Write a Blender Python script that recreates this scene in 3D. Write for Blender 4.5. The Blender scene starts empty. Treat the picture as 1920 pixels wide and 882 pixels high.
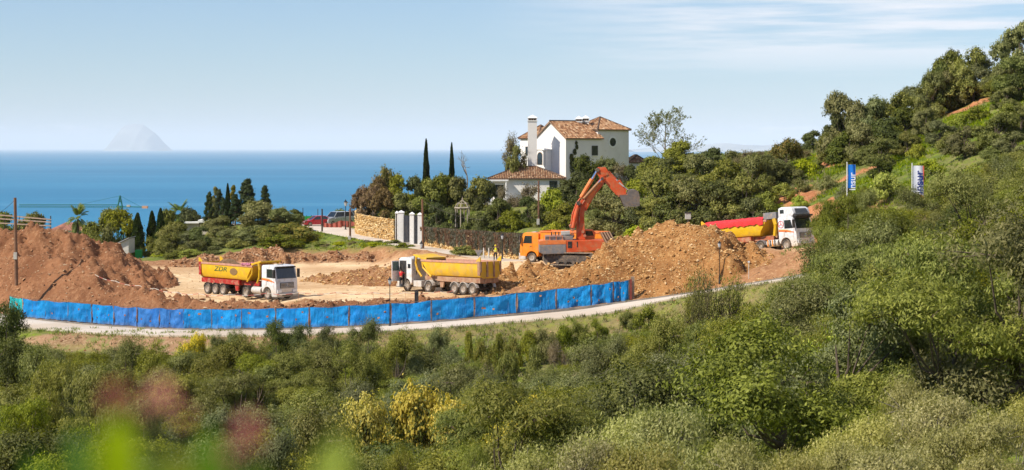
import bpy, math, random
import numpy as np
from mathutils import Vector, Matrix

# ---------------------------------------------------------------- camera, world, sun, exposure
S = bpy.context.scene
COL = S.collection
FPX = 3375.0            # focal length in photo pixels (photo 1920 wide)
CX, HY = 960.0, 278.0   # principal column and horizon row
CZ = 17.0               # camera height above the front road

cam_d = bpy.data.cameras.new("camera")
cam = bpy.data.objects.new("camera", cam_d)
COL.objects.link(cam)
cam.location = (0, 0, CZ)
cam.rotation_euler = (math.radians(90), 0, 0)
cam_d.sensor_width = 36.0
cam_d.lens = 36.0 * FPX / 1920.0
cam_d.shift_y = -(441.0 - HY) / 1920.0
cam_d.clip_start = 0.1
cam_d.clip_end = 600000.0
cam_d.dof.use_dof = True
cam_d.dof.focus_distance = 185.0
cam_d.dof.aperture_fstop = 3.2
S.camera = cam

SUN_AZ = Vector((-0.90, -0.44)).normalized()
SUN_EL = math.radians(44)
sun_dir = Vector((SUN_AZ.x * math.cos(SUN_EL), SUN_AZ.y * math.cos(SUN_EL), math.sin(SUN_EL)))

W = bpy.data.worlds.new("World")
S.world = W
W.use_nodes = True
nt = W.node_tree
nt.nodes.clear()
w_out = nt.nodes.new("ShaderNodeOutputWorld")
w_bg = nt.nodes.new("ShaderNodeBackground")
w_sky = nt.nodes.new("ShaderNodeTexSky")
w_sky.sky_type = 'NISHITA'
w_sky.sun_disc = False
w_sky.sun_elevation = SUN_EL
w_sky.sun_rotation = math.atan2(SUN_AZ.x, SUN_AZ.y)
w_sky.altitude = 60
w_sky.air_density = 1.0
w_sky.dust_density = 0.35
w_sky.ozone_density = 3.0
w_bg.inputs['Strength'].default_value = 0.092
# thin high cloud and a low bank of cumulus, drawn on the sky by direction
geo = nt.nodes.new("ShaderNodeTexCoord")
sep = nt.nodes.new("ShaderNodeSeparateXYZ")
nt.links.new(geo.outputs['Generated'], sep.inputs[0])
def wmath(op, a, b=None, c=None, clamp=False):
    n = nt.nodes.new("ShaderNodeMath"); n.operation = op; n.use_clamp = clamp
    for i, v in enumerate((a, b, c)):
        if v is None: continue
        if isinstance(v, (int, float)): n.inputs[i].default_value = v
        else: nt.links.new(v, n.inputs[i])
    return n.outputs[0]
def wnoise(vec, scale, detail, rough):
    n = nt.nodes.new("ShaderNodeTexNoise")
    n.inputs['Scale'].default_value = scale; n.inputs['Detail'].default_value = detail
    n.inputs['Roughness'].default_value = rough
    nt.links.new(vec, n.inputs['Vector']); return n.outputs['Fac']
def wmap(vec, sc, loc=(0, 0, 0), rot=(0, 0, 0)):
    n = nt.nodes.new("ShaderNodeMapping")
    n.inputs['Scale'].default_value = sc; n.inputs['Location'].default_value = loc
    n.inputs['Rotation'].default_value = rot
    nt.links.new(vec, n.inputs[0]); return n.outputs[0]
def wramp(v, a, b):
    n = nt.nodes.new("ShaderNodeMapRange"); n.interpolation_type = 'SMOOTHSTEP'
    n.inputs['From Min'].default_value = a; n.inputs['From Max'].default_value = b
    nt.links.new(v, n.inputs['Value']); return n.outputs['Result']
ZD = sep.outputs['Z']
# high cirrus streaks, tilted a little
v1 = wmap(geo.outputs['Generated'], (6.0, 2.0, 95.0), (0.35, 0, 1.9), (0, 0.035, 0))
cir = wramp(wnoise(v1, 1.0, 7, 0.58), 0.36, 0.64)
v1b = wmap(geo.outputs['Generated'], (3.0, 1.0, 18.0), (1.1, 0, 0.35))
cir = wmath('MULTIPLY', cir, wramp(sep.outputs['X'], -0.03, 0.14))
cir = wmath('MULTIPLY', cir, wramp(ZD, 0.030, 0.066))
# low cumulus line close to the horizon
v2 = wmap(geo.outputs['Generated'], (26.0, 8.0, 150.0), (0.9, 0, 0.2))
cum_n = wnoise(v2, 1.0, 6, 0.6)
low = wmath('MULTIPLY', wramp(ZD, 0.0045, 0.0095), wramp(ZD, 0.0145, 0.0105))
cum = wmath('MULTIPLY', wramp(cum_n, 0.50, 0.60), low)
v3 = wmap(geo.outputs['Generated'], (3.2, 1.0, 1.0), (0.15, 0, 0))
cum = wmath('MULTIPLY', cum, wramp(wnoise(v3, 1.0, 1, 0.5), 0.46, 0.60))
fac = wmath('MAXIMUM', wmath('MULTIPLY', cir, 0.85), wmath('MULTIPLY', cum, 0.75), clamp=True)
mixc = nt.nodes.new("ShaderNodeMix"); mixc.data_type = 'RGBA'
nt.links.new(fac, mixc.inputs[0])
tint = nt.nodes.new("ShaderNodeMix"); tint.data_type = 'RGBA'; tint.blend_type = 'MULTIPLY'
tint.inputs[0].default_value = 1.0
tint.inputs[7].default_value = (0.72, 0.87, 1.07, 1)
nt.links.new(w_sky.outputs[0], tint.inputs[6])
nt.links.new(tint.outputs[2], mixc.inputs[6])
mixc.inputs[7].default_value = (8.6, 8.4, 8.7, 1)
nt.links.new(mixc.outputs[2], w_bg.inputs['Color'])
nt.links.new(w_bg.outputs[0], w_out.inputs['Surface'])

sun_d = bpy.data.lights.new("sun", 'SUN')
sun_d.energy = 5.0
sun_d.angle = math.radians(0.53)
sun_d.color = (1.0, 0.92, 0.78)
sun = bpy.data.objects.new("sun", sun_d)
COL.objects.link(sun)
sun.location = sun_dir * 300
sun.rotation_euler = sun_dir.to_track_quat('Z', 'Y').to_euler()

S.view_settings.view_transform = 'Standard'
S.view_settings.look = 'None'
S.view_settings.exposure = 0.35
S.view_settings.gamma = 1.0
S.cycles.max_bounces = 6
S.cycles.diffuse_bounces = 3
S.cycles.glossy_bounces = 2
S.cycles.transmission_bounces = 4
S.cycles.transparent_max_bounces = 8
S.cycles.volume_bounces = 2
S.cycles.volume_step_rate = 1.0
S.cycles.use_denoising = True
S.cycles.caustics_reflective = False
S.cycles.caustics_refractive = False
S.render.use_persistent_data = False

# ---------------------------------------------------------------- helpers
def PW(px, py, D):
    """photo pixel at depth D (metres along +Y) -> world point"""
    return Vector(((px - CX) * D / FPX, D, CZ - (py - HY) * D / FPX))

def PX(px, D): return (px - CX) * D / FPX
def ZW(py, D): return CZ - (py - HY) * D / FPX

def tag(o, label=None, cat=None, group=None, kind=None):
    if label: o['label'] = label
    if cat: o['category'] = cat
    if group: o['group'] = group
    if kind: o['kind'] = kind
    return o

def empty(name, loc=(0, 0, 0), rot=(0, 0, 0), parent=None):
    o = bpy.data.objects.new(name, None)
    COL.objects.link(o)
    o.location = loc; o.rotation_euler = rot
    o.empty_display_size = 0.3
    if parent: o.parent = parent
    return o

def np_mesh(name, verts, faces, mats, smooth=False, fattr=None, midx=None):
    """verts (N,3); faces (M,k) array or list of lists"""
    me = bpy.data.meshes.new(name)
    verts = np.asarray(verts, dtype=np.float32)
    if isinstance(faces, np.ndarray):
        M, k = faces.shape
        me.vertices.add(len(verts)); me.vertices.foreach_set('co', verts.ravel())
        me.loops.add(M * k); me.loops.foreach_set('vertex_index', faces.astype(np.int32).ravel())
        me.polygons.add(M)
        me.polygons.foreach_set('loop_start', np.arange(0, M * k, k, dtype=np.int32))
        me.polygons.foreach_set('loop_total', np.full(M, k, dtype=np.int32))
        me.update(calc_edges=True)
    else:
        me.from_pydata([tuple(v) for v in verts], [], faces)
    me.polygons.foreach_set('use_smooth', np.full(len(me.polygons), bool(smooth)))
    if midx is not None:
        me.polygons.foreach_set('material_index', np.asarray(midx, dtype=np.int32))
    if fattr is not None:
        for an, dom, typ, data in fattr:
            at = me.attributes.new(an, typ, dom)
            at.data.foreach_set('color' if typ == 'FLOAT_COLOR' else 'value', np.asarray(data, dtype=np.float32).ravel())
    for m in (mats if isinstance(mats, (list, tuple)) else [mats]):
        me.materials.append(m)
    me.update()
    return me

def link(name, me, parent=None, loc=None):
    o = bpy.data.objects.new(name, me)
    COL.objects.link(o)
    if parent: o.parent = parent
    if loc is not None: o.location = loc
    return o

class MB:
    """collects shapes into one mesh"""
    def __init__(s): s.v = []; s.f = []
    def poly(s, pts, faces):
        b = len(s.v); s.v += [tuple(p) for p in pts]
        s.f += [[b + i for i in f] for f in faces]; return s
    def box(s, x0, x1, y0, y1, z0, z1):
        x0, x1 = min(x0, x1), max(x0, x1); y0, y1 = min(y0, y1), max(y0, y1); z0, z1 = min(z0, z1), max(z0, z1)
        return s.poly([(x0,y0,z0),(x1,y0,z0),(x1,y1,z0),(x0,y1,z0),(x0,y0,z1),(x1,y0,z1),(x1,y1,z1),(x0,y1,z1)],
                      [(0,3,2,1),(4,5,6,7),(0,1,5,4),(1,2,6,5),(2,3,7,6),(3,0,4,7)])
    def tube(s, a, b, r0, r1=None, n=8, cap=True):
        a = Vector(a); b = Vector(b); r1 = r0 if r1 is None else r1
        d = (b - a)
        if d.length < 1e-6: return s
        q = d.to_track_quat('Z', 'Y'); u = q @ Vector((1,0,0)); w = q @ Vector((0,1,0))
        base = len(s.v)
        for c, r in ((a, r0), (b, r1)):
            for i in range(n):
                t = 2*math.pi*i/n
                s.v.append(tuple(c + u*(math.cos(t)*r) + w*(math.sin(t)*r)))
        for i in range(n):
            j = (i+1) % n
            s.f.append([base+i, base+j, base+n+j, base+n+i])
        if cap:
            s.f.append([base+i for i in reversed(range(n))]); s.f.append([base+n+i for i in range(n)])
        return s
    def path(s, pts, r0, r1=None, n=6):
        r1 = r0 if r1 is None else r1
        k = len(pts) - 1
        for i in range(k):
            s.tube(pts[i], pts[i+1], r0+(r1-r0)*i/k, r0+(r1-r0)*(i+1)/k, n)
        return s
    def prism(s, poly, axis, c0, c1):
        """polygon in the plane normal to axis ('x','y','z'), extruded c0..c1"""
        def mk(p, c):
            return {'x': (c, p[0], p[1]), 'y': (p[0], c, p[1]), 'z': (p[0], p[1], c)}[axis]
        n = len(poly); b = len(s.v)
        s.v += [mk(p, c0) for p in poly] + [mk(p, c1) for p in poly]
        s.f.append([b+i for i in range(n)]); s.f.append([b+n+i for i in reversed(range(n))])
        for i in range(n):
            j = (i+1) % n
            s.f.append([b+i, b+n+i, b+n+j, b+j])
        return s
    def lathe(s, prof, n=12, c=(0,0,0), axis='z'):
        b = len(s.v); m = len(prof)
        for i in range(n):
            t = 2*math.pi*i/n
            for r, h in prof:
                x, y = math.cos(t)*r, math.sin(t)*r
                p = {'z': (x, y, h), 'y': (x, h, y), 'x': (h, x, y)}[axis]
                s.v.append((p[0]+c[0], p[1]+c[1], p[2]+c[2]))
        for i in range(n):
            j = (i+1) % n
            for k in range(m-1):
                s.f.append([b+i*m+k, b+j*m+k, b+j*m+k+1, b+i*m+k+1])
        return s
    def build(s, name, mat, parent=None, smooth=False, bevel=0.0, kind=None, label=None, me_only=False):
        me = bpy.data.meshes.new(name)
        me.from_pydata(s.v, [], s.f)
        for m in (mat if isinstance(mat, (list, tuple)) else [mat]): me.materials.append(m)
        if me_only: return me
        import bmesh
        bm = bmesh.new(); bm.from_mesh(me)
        bmesh.ops.recalc_face_normals(bm, faces=bm.faces)
        if bevel:
            bmesh.ops.remove_doubles(bm, verts=bm.verts, dist=1e-4)
            es = [e for e in bm.edges if len(e.link_faces) == 2 and e.calc_face_angle(0) > 0.6]
            bmesh.ops.bevel(bm, geom=es, offset=bevel, segments=2, profile=0.7, affect='EDGES', clamp_overlap=True)
        bm.to_mesh(me); bm.free()
        if smooth:
            me.polygons.foreach_set('use_smooth', np.ones(len(me.polygons), dtype=bool))
            me.set_sharp_from_angle(angle=math.radians(35))
        me.update()
        o = link(name, me, parent)
        if kind: o['kind'] = kind
        if label: o['label'] = label
        return o

def copy_tree(o, parent=None):
    c = o.copy(); COL.objects.link(c)
    if parent:
        c.parent = parent
    for ch in list(o.children):
        copy_tree(ch, c)
    return c

def text_mesh(txt, size, mat, extrude=0.01, shear=0.0, bold=0.0):
    cu = bpy.data.curves.new("lettering", 'FONT')
    cu.body = txt; cu.size = size; cu.extrude = extrude; cu.shear = shear; cu.offset = bold
    cu.align_x = 'CENTER'; cu.align_y = 'CENTER'
    o = bpy.data.objects.new("tmp_text", cu); COL.objects.link(o)
    dg = bpy.context.evaluated_depsgraph_get()
    me = bpy.data.meshes.new_from_object(o.evaluated_get(dg))
    bpy.data.objects.remove(o); bpy.data.curves.remove(cu)
    me.materials.clear(); me.materials.append(mat)
    return me

# ---------------------------------------------------------------- numpy noise
def _hash(ix, iy, seed):
    h = (ix.astype(np.int64) * 374761393 + iy.astype(np.int64) * 668265263 + seed * 2147483647) & 0xffffffff
    h = ((h ^ (h >> 13)) * 1274126177) & 0xffffffff
    h = h ^ (h >> 16)
    return (h & 0xffffff) / float(0xffffff)
def vnoise(x, y, seed=0):
    ix = np.floor(x); iy = np.floor(y); fx = x - ix; fy = y - iy
    u = fx*fx*(3-2*fx); v = fy*fy*(3-2*fy)
    a = _hash(ix, iy, seed); b = _hash(ix+1, iy, seed); c = _hash(ix, iy+1, seed); d = _hash(ix+1, iy+1, seed)
    return (a*(1-u)+b*u)*(1-v)+(c*(1-u)+d*u)*v - 0.5
def fbm(x, y, oct=4, seed=0, gain=0.5):
    s = 0; a = 1
    for i in range(oct):
        s = s + a*vnoise(x, y, seed+i*17); x = x*2.03+5.1; y = y*2.03+1.7; a *= gain
    return s
def sstep(a, b, x):
    t = np.clip((x-a)/(b-a), 0, 1); return t*t*(3-2*t)
def seg_dist(X, Y, pts, vals=None):
    """distance to polyline; optional interpolated value, signed side"""
    best = np.full(np.shape(X), 1e9); val = np.zeros(np.shape(X))
    for i in range(len(pts)-1):
        ax, ay = pts[i][0], pts[i][1]; bx, by = pts[i+1][0], pts[i+1][1]
        dx, dy = bx-ax, by-ay; L2 = dx*dx+dy*dy+1e-9
        t = np.clip(((X-ax)*dx+(Y-ay)*dy)/L2, 0, 1)
        d = np.hypot(X-(ax+t*dx), Y-(ay+t*dy))
        m = d < best
        best = np.where(m, d, best)
        if vals is not None: val = np.where(m, vals[i]*(1-t)+vals[i+1]*t, val)
    return best, val
def poly_sd(X, Y, poly):
    d, _ = seg_dist(X, Y, poly + [poly[0]])
    ins = np.zeros(np.shape(X), dtype=bool)
    n = len(poly)
    for i in range(n):
        x0, y0 = poly[i]; x1, y1 = poly[(i+1) % n]
        if y0 == y1: continue
        c = ((y0 > Y) != (y1 > Y)) & (X < (x1-x0)*(Y-y0)/(y1-y0)+x0)
        ins ^= c
    return np.where(ins, -d, d)

# ---------------------------------------------------------------- materials
MATS = {}
def new_mat(name):
    m = bpy.data.materials.new(name); m.use_nodes = True
    n = m.node_tree; n.nodes.clear()
    out = n.nodes.new("ShaderNodeOutputMaterial")
    return m, n, out
class NB:
    def __init__(s, n): s.n = n
    def link(s, a, b): s.n.links.new(a, b)
    def node(s, t): return s.n.nodes.new(t)
    def noise(s, scale, detail=4, rough=0.55, vec=None, dist=0.0):
        k = s.node("ShaderNodeTexNoise"); k.inputs['Scale'].default_value = scale
        k.inputs['Detail'].default_value = detail; k.inputs['Roughness'].default_value = rough
        k.inputs['Distortion'].default_value = dist
        s.link(vec if vec is not None else s.coord(), k.inputs['Vector']); return k.outputs['Fac']
    def coord(s, which='Object'):
        if not hasattr(s, '_tc'): s._tc = s.node("ShaderNodeTexCoord")
        return s._tc.outputs[which]
    def pos(s):
        if not hasattr(s, '_g'): s._g = s.node("ShaderNodeNewGeometry")
        return s._g.outputs['Position']
    def mapping(s, vec, scale=(1,1,1), rot=(0,0,0), loc=(0,0,0)):
        k = s.node("ShaderNodeMapping"); k.inputs['Scale'].default_value = scale
        k.inputs['Rotation'].default_value = rot; k.inputs['Location'].default_value = loc
        s.link(vec, k.inputs[0]); return k.outputs[0]
    def rng(s, v, a, b, c=0.0, d=1.0, smooth=True):
        k = s.node("ShaderNodeMapRange"); k.interpolation_type = 'SMOOTHSTEP' if smooth else 'LINEAR'
        for i, q in zip(('From Min','From Max','To Min','To Max'), (a,b,c,d)): k.inputs[i].default_value = q
        s.link(v, k.inputs['Value']); return k.outputs['Result']
    def mix(s, f, a, b, mode='MIX'):
        k = s.node("ShaderNodeMix"); k.data_type = 'RGBA'; k.blend_type = mode
        for i, q in ((0, f), (6, a), (7, b)):
            if isinstance(q, (int, float)): k.inputs[i].default_value = q
            elif isinstance(q, tuple): k.inputs[i].default_value = (q + (1,))[:4]
            else: s.link(q, k.inputs[i])
        return k.outputs[2]
    def math(s, op, a, b=None):
        k = s.node("ShaderNodeMath"); k.operation = op
        for i, q in enumerate((a, b)):
            if q is None: continue
            if isinstance(q, (int, float)): k.inputs[i].default_value = q
            else: s.link(q, k.inputs[i])
        return k.outputs[0]
    def attr(s, name, out='Fac'):
        k = s.node("ShaderNodeAttribute"); k.attribute_name = name; return k.outputs[out]
    def bump(s, h, strength=0.5, dist=0.05):
        k = s.node("ShaderNodeBump"); k.inputs['Strength'].default_value = strength
        k.inputs['Distance'].default_value = dist
        s.link(h, k.inputs['Height']); return k.outputs['Normal']
    def bsdf(s, out, color, rough=0.7, metal=0.0, spec=0.4, normal=None, coat=0.0):
        k = s.node("ShaderNodeBsdfPrincipled")
        if isinstance(color, tuple): k.inputs['Base Color'].default_value = (color + (1,))[:4]
        else: s.link(color, k.inputs['Base Color'])
        if isinstance(rough, (int, float)): k.inputs['Roughness'].default_value = rough
        else: s.link(rough, k.inputs['Roughness'])
        k.inputs['Metallic'].default_value = metal
        k.inputs['Specular IOR Level'].default_value = spec
        k.inputs['Coat Weight'].default_value = coat
        if normal is not None: s.link(normal, k.inputs['Normal'])
        s.link(k.outputs[0], out.inputs['Surface'])
        return k

def M(name, col=None, rough=0.6, metal=0.0, spec=0.4, var=0.12, vscale=3.0, dirt=None, dirt_amt=0.35, coat=0.0, bump=0.0, bscale=20.0, low_dirt=None):
    """generic painted / solid material with colour variation and grime"""
    if name in MATS: return MATS[name]
    m, n, out = new_mat(name); b = NB(n)
    c = b.mix(b.rng(b.noise(vscale, 5, 0.6), 0.3, 0.7), tuple(x*(1-var) for x in col), tuple(min(1, x*(1+var)) for x in col))
    if dirt:
        c = b.mix(b.rng(b.noise(vscale*0.7+0.4, 6, 0.7, dist=0.6), 0.62-dirt_amt*0.4, 0.78-dirt_amt*0.1, 0, 0.85), c, dirt)
    if low_dirt:   # dust that has settled on the lower sides (height in the object's own space)
        sp = b.node("ShaderNodeSeparateXYZ"); b.link(b.coord(), sp.inputs[0])
        h = b.math('ADD', sp.outputs['Z'], b.math('MULTIPLY', b.noise(2.0, 4, 0.6), 0.9))
        c = b.mix(b.rng(h, low_dirt[0], low_dirt[1], 0.8, 0.0), c, low_dirt[2])
    nrm = b.bump(b.noise(bscale, 4, 0.6), bump, 0.02) if bump else None
    r = b.rng(b.noise(vscale*2, 3, 0.5), 0.3, 0.7, max(0.02, rough-0.1), min(1, rough+0.12))
    b.bsdf(out, c, r, metal, spec, nrm, coat)
    MATS[name] = m
    return m

def leaf_mat(name, cols, hue_var=0.5, trans=0.34, rough=0.6):
    """cols: three leaf colours (dark, mid, light), chosen per leaf by attribute v and per plant"""
    if name in MATS: return MATS[name]
    m, n, out = new_mat(name); b = NB(n)
    v = b.attr('v')
    oi = b.node("ShaderNodeObjectInfo")
    cr = b.node("ShaderNodeValToRGB")
    els = cr.color_ramp.elements
    els[0].position = 0.0; els[0].color = cols[0] + (1,)
    els[1].position = 1.0; els[1].color = cols[2] + (1,)
    e = els.new(0.5); e.color = cols[1] + (1,)
    b.link(v, cr.inputs[0])
    hsv = b.node("ShaderNodeHueSaturation")
    b.link(cr.outputs[0], hsv.inputs['Color'])
    b.link(b.rng(oi.outputs['Random'], 0, 1, 0.5-0.035*hue_var, 0.5+0.03*hue_var, False), hsv.inputs['Hue'])
    r2 = b.math('FRACT', b.math('MULTIPLY', oi.outputs['Random'], 7.13))
    b.link(b.rng(r2, 0, 1, 0.80, 1.18, False), hsv.inputs['Value'])
    r3 = b.math('FRACT', b.math('MULTIPLY', oi.outputs['Random'], 13.7))
    b.link(b.rng(r3, 0, 1, 0.82, 1.12, False), hsv.inputs['Saturation'])
    p = b.node("ShaderNodeBsdfPrincipled"); b.link(hsv.outputs[0], p.inputs['Base Color'])
    p.inputs['Roughness'].default_value = rough; p.inputs['Specular IOR Level'].default_value = 0.25
    t = b.node("ShaderNodeBsdfTranslucent")
    tc = b.mix(1.0, hsv.outputs[0], (1.25, 1.35, 0.55), 'MULTIPLY'); b.link(tc, t.inputs['Color'])
    mx = b.node("ShaderNodeMixShader"); mx.inputs[0].default_value = trans
    b.link(p.outputs[0], mx.inputs[1]); b.link(t.outputs[0], mx.inputs[2])
    b.link(mx.outputs[0], out.inputs['Surface'])
    MATS[name] = m
    return m
# ---------------------------------------------------------------- land: control points (px, py|None, D, z_rel)
FENCE = [(18,592,184),(44,597.5,182),(86,601.5,180.5),(128,605,179),(172,609,177.5),(214,612.5,176),(258,615.5,174.5),(300,617.5,173),(345,619,171.7),(397,620,170.3),(453,619.5,169),(517,619,167.5),(580,617.5,166.5),(655,614.5,165.8),(733,610.5,165.2),(809,605,165),(889,598.5,165.2),(969,591,165.6),(1043,583.5,166),(1108,575.5,166.2),(1150,570,166.3),(1180,566.5,166.3)]
ROADEDGE = [(-260,560,206),(-60,580,190)] + FENCE[::2] + [(1240,558.5,165.4),(1300,550,164.2),(1400,534,162),(1520,514,159),(1640,493,157),(1800,468,155),(2000,440,153)]
CP = []
def cp(px, py, D): CP.append(((px-CX)*D/FPX, D, -(py-HY)*D/FPX))
def cz(px, D, z): CP.append(((px-CX)*D/FPX, D, z))
for a in ROADEDGE: cp(*a)
# road lower edge and slope below
for px, py, D in ROADEDGE[::2]:
    z = -(py-HY)*D/FPX
    cz(px, D-6.0, z-0.15); 
for px, D, z in ((0,165,-19.5),(200,160,-19),(400,156,-18.6),(600,152,-18.2),(800,150,-17.8),(1000,148,-17.3),(1200,146,-16.0),(1400,142,-14),(1600,138,-10.0),(1800,136,-7.5),(1950,136,-5.5),
                 (-100,140,-22),(100,138,-21.5),(300,135,-21.5),(500,132,-21.5),(700,130,-21),(900,128,-20.5),(1100,126,-19),(1300,122,-16.5),(1500,118,-13.0),(1650,115,-10),(1800,112,-8),(1950,110,-6),
                 (-100,105,-22),(200,105,-22),(500,102,-22),(800,100,-21),(1100,97,-18.5),(1400,93,-15),(1700,88,-10.5),(1950,85,-7.5),
                 (-100,75,-18),(300,75,-18.5),(700,72,-17.5),(1100,70,-15.5),(1500,68,-12),(1900,64,-8.5),
                 (0,45,-12),(600,45,-12),(1200,45,-10.8),(1900,42,-8),(0,22,-6.5),(900,22,-6.5),(1900,22,-5.6),(0,8,-3.0),(1900,8,-3.0),(300,2.5,-1.9),(960,0,-1.6),(1500,2.5,-1.8)):
    cz(px, D, z)
for X, Y, z in ((-6,-10,0),(6,-10,0),(-60,0,-3),(60,0,0),(-60,40,-12),(60,40,-5),(0,-60,8),(-90,-40,4),(90,-40,10),(-80,90,-20),(80,90,-3),(-110,140,-21),(110,140,2),(-120,180,-18),(-140,230,-17),(130,200,20),(140,260,24)):
    CP.append((X, Y, z))
# pad
for px, py, D in ((300,560,176),(560,562,174),(740,556,174.5),(940,549,174.5),(385,553,186),(545,560,179),(300,520,200),(420,499,222),(560,497,221),(740,493,219),(650,530,196),(800,540,188),(860,515,196),(900,552,178)):
    cp(px, py, D)
cz(250,185,-15.3); cz(150,190,-15.4); cz(20,195,-15.2); cz(-60,200,-15.2); cz(100,215,-15.2); cz(260,225,-14.8); cz(0,225,-15); cz(-100,230,-16)
# excavator plateau, back road
for px, py, D in ((1000,490,193),(1080,489,190),(1150,488,188),(1150,484,197),(1000,486,200),(975,491,204),(920,481,209.5),(860,471.5,216),(800,462,223),(740,452.5,231),(660,438,243),(600,427,253),(560,421,262),(480,424,262),(940,505,192)):
    cp(px, py, D)
# between berm and back road
for px, py, D in ((600,470,232),(680,462,229),(740,468,224),(800,476,217),(860,486,211),(520,462,236),(440,465,240),(360,480,240),(640,447,240),(560,440,245)):
    cp(px, py, D)
# left back: drop towards the sea
for px, D, z in ((0,260,-15.5),(150,262,-16.5),(300,262,-17),(450,270,-15),(-150,270,-17),(0,320,-24),(200,320,-26),(400,320,-26),(560,300,-18),(650,300,-18),(0,420,-36),(300,420,-38),(600,420,-36),(900,420,-30),(640,275,-11.3),(560,276,-11.5),(700,268,-10.9)):
    cz(px, D, z)
# garden, villa terrace
for px, D, z in ((700,250,-9.5),(760,240,-9.6),(830,236,-9.6),(900,228,-9.6),(980,215,-9.6),(800,255,-8.5),(900,250,-8.2),(760,275,-9),(960,245,-8),(1060,245,-7.2),(1130,245,-6.5),(1180,262,-5),(1250,262,-3.8),(1000,265,-7.5),(1100,262,-6.5),(900,285,-10),(1050,285,-8),(1150,290,-6),(1000,340,-22),(850,330,-22),
                 (1000,225,-9.8),(1080,218,-9.5),(1150,212,-9.2),(1060,205,-11.3),(1180,200,-11.0)):
    cz(px, D, z)
# haul road to truck on the right and slopes
for px, py, D in ((1200,478,192),(1300,474,184),(1400,478,182),(1480,469,175),(1540,463,170),(1640,450,166),(1250,470,186),
                  (1410,505,168),(1500,500,163.5),(1330,440,196),(1250,418,205),(1300,395,212),(1400,380,205),(1460,372,198),(1540,398,182),
                  (1480,330,212),(1400,335,222),(1540,345,200),(1300,330,240),(1200,330,245),(1440,305,245),(1530,300,232),(1570,275,232),(1500,283,262),(1400,291,280),(1310,293,285),(1230,305,280),
                  (1600,335,195),(1600,300,215),(1600,262,240),(1640,415,172),(1700,345,178),(1750,310,182),(1700,270,205),(1760,222,222),(1820,198,218),(1890,178,212),(1920,160,214),(1800,280,185),(1880,260,180),(1900,330,160),(1800,380,155),(1700,420,152),(2050,120,205),(2050,220,170),(1700,235,232),(1560,285,224),(1980,100,240),(1900,138,246),(1800,184,252),(1700,233,262),(1640,260,262)):
    cp(px, py, D)
for px, D, z in ((1250,330,-12),(1450,330,-11),(1600,320,-7),(1800,320,3),(1300,420,-30),(1600,420,-24),(1900,420,-10),(2100,300,22),(1500,300,-3.5),(1400,305,-5)):
    cz(px, D, z)
for X, Y, z in ((-60,560,-52),(0,560,-52),(60,560,-48),(-160,560,-54),(160,560,-40),(-160,800,-72),(0,800,-72),(200,800,-70),(-400,300,-40),(-400,0,-10),(-400,700,-74),(420,0,30),(420,300,60),(420,700,-20),(0,-300,40),(-300,-300,25),(300,-300,60),(0,1100,-92),(-500,1100,-92),(600,1100,-92)):
    CP.append((X, Y, z))
CPA = np.array(CP)
# thin duplicates that lie too close together
keep = []
for i in range(len(CPA)):
    if all(np.hypot(CPA[i,0]-CPA[j,0], CPA[i,1]-CPA[j,1]) > 1.2 for j in keep): keep.append(i)
CPA = CPA[keep]
def _phi(r2): return np.sqrt(r2 + 9.0)
_n = len(CPA)
_K = _phi((CPA[:,None,0]-CPA[None,:,0])**2 + (CPA[:,None,1]-CPA[None,:,1])**2)
_A = np.zeros((_n+3, _n+3)); _A[:_n,:_n] = _K - np.eye(_n)*0.6
_A[:_n,_n] = 1; _A[:_n,_n+1] = CPA[:,0]; _A[:_n,_n+2] = CPA[:,1]; _A[_n:,:_n] = _A[:_n,_n:].T
_w = np.linalg.solve(_A, np.concatenate([CPA[:,2], np.zeros(3)]))
def rbf(X, Y):
    sh = np.shape(X); x = np.ravel(X).astype(float); y = np.ravel(Y).astype(float); out = np.empty(len(x))
    for s in range(0, len(x), 20000):
        xx = x[s:s+20000, None]; yy = y[s:s+20000, None]
        out[s:s+20000] = _phi((xx-CPA[None,:,0])**2+(yy-CPA[None,:,1])**2) @ _w[:_n] + _w[_n] + _w[_n+1]*xx[:,0] + _w[_n+2]*yy[:,0]
    return out.reshape(sh)

def resample(pts, step):
    out = [pts[0]]
    for i in range(len(pts)-1):
        a = np.array(pts[i], float); b = np.array(pts[i+1], float)
        k = max(1, int(np.hypot(*(b-a)[:2])/step))
        for j in range(1, k+1): out.append(tuple(a+(b-a)*j/k))
    return out
def smooth_line(pts, it=6):
    p = np.array(pts, float)
    for _ in range(it):
        q = p.copy(); q[1:-1] = (p[:-2]+2*p[1:-1]+p[2:])/4; p = q
    return [tuple(x) for x in p]
def offset_line(pts, d):
    p = np.array(pts, float); t = np.gradient(p[:, :2], axis=0); t /= np.linalg.norm(t, axis=1)[:, None]+1e-9
    nrm = np.stack([t[:,1], -t[:,0]], 1)     # right-hand side of travel
    q = p.copy(); q[:, :2] += nrm*np.reshape(np.broadcast_to(np.asarray(d, float), (len(p),)), (-1, 1))
    return [tuple(x) for x in q]
def world_line(lst):
    return [((px-CX)*D/FPX, D, -(py-HY)*D/FPX) for px, py, D in lst]
EDGE = smooth_line(resample(world_line(ROADEDGE), 1.5), 8)
ROAD_W = 5.4
def road_hw(x): return ROAD_W/2 + 1.75*sstep(-2, 9, np.asarray(x, float))
EDGE_X = np.array([p[0] for p in EDGE])
ROAD_C = offset_line(EDGE, 0.6+road_hw(EDGE_X))            # +: towards the camera when travelling right
BACK = [(430,421,272),(500,418.5,268),(560,421,262),(600,427,253.5),(660,438,243),(740,452.5,231),(800,462,223),(860,471.5,216),(920,481,209.5),(975,490,204),(1030,487,200),(1100,486,197)]
BACK_C = smooth_line(resample(world_line(BACK), 1.5), 5)
HAUL = [(1100,486,197),(1200,479,190),(1300,478,184),(1400,477.5,180),(1480,468.5,174.5),(1540,462,170),(1640,452,166)]
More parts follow.
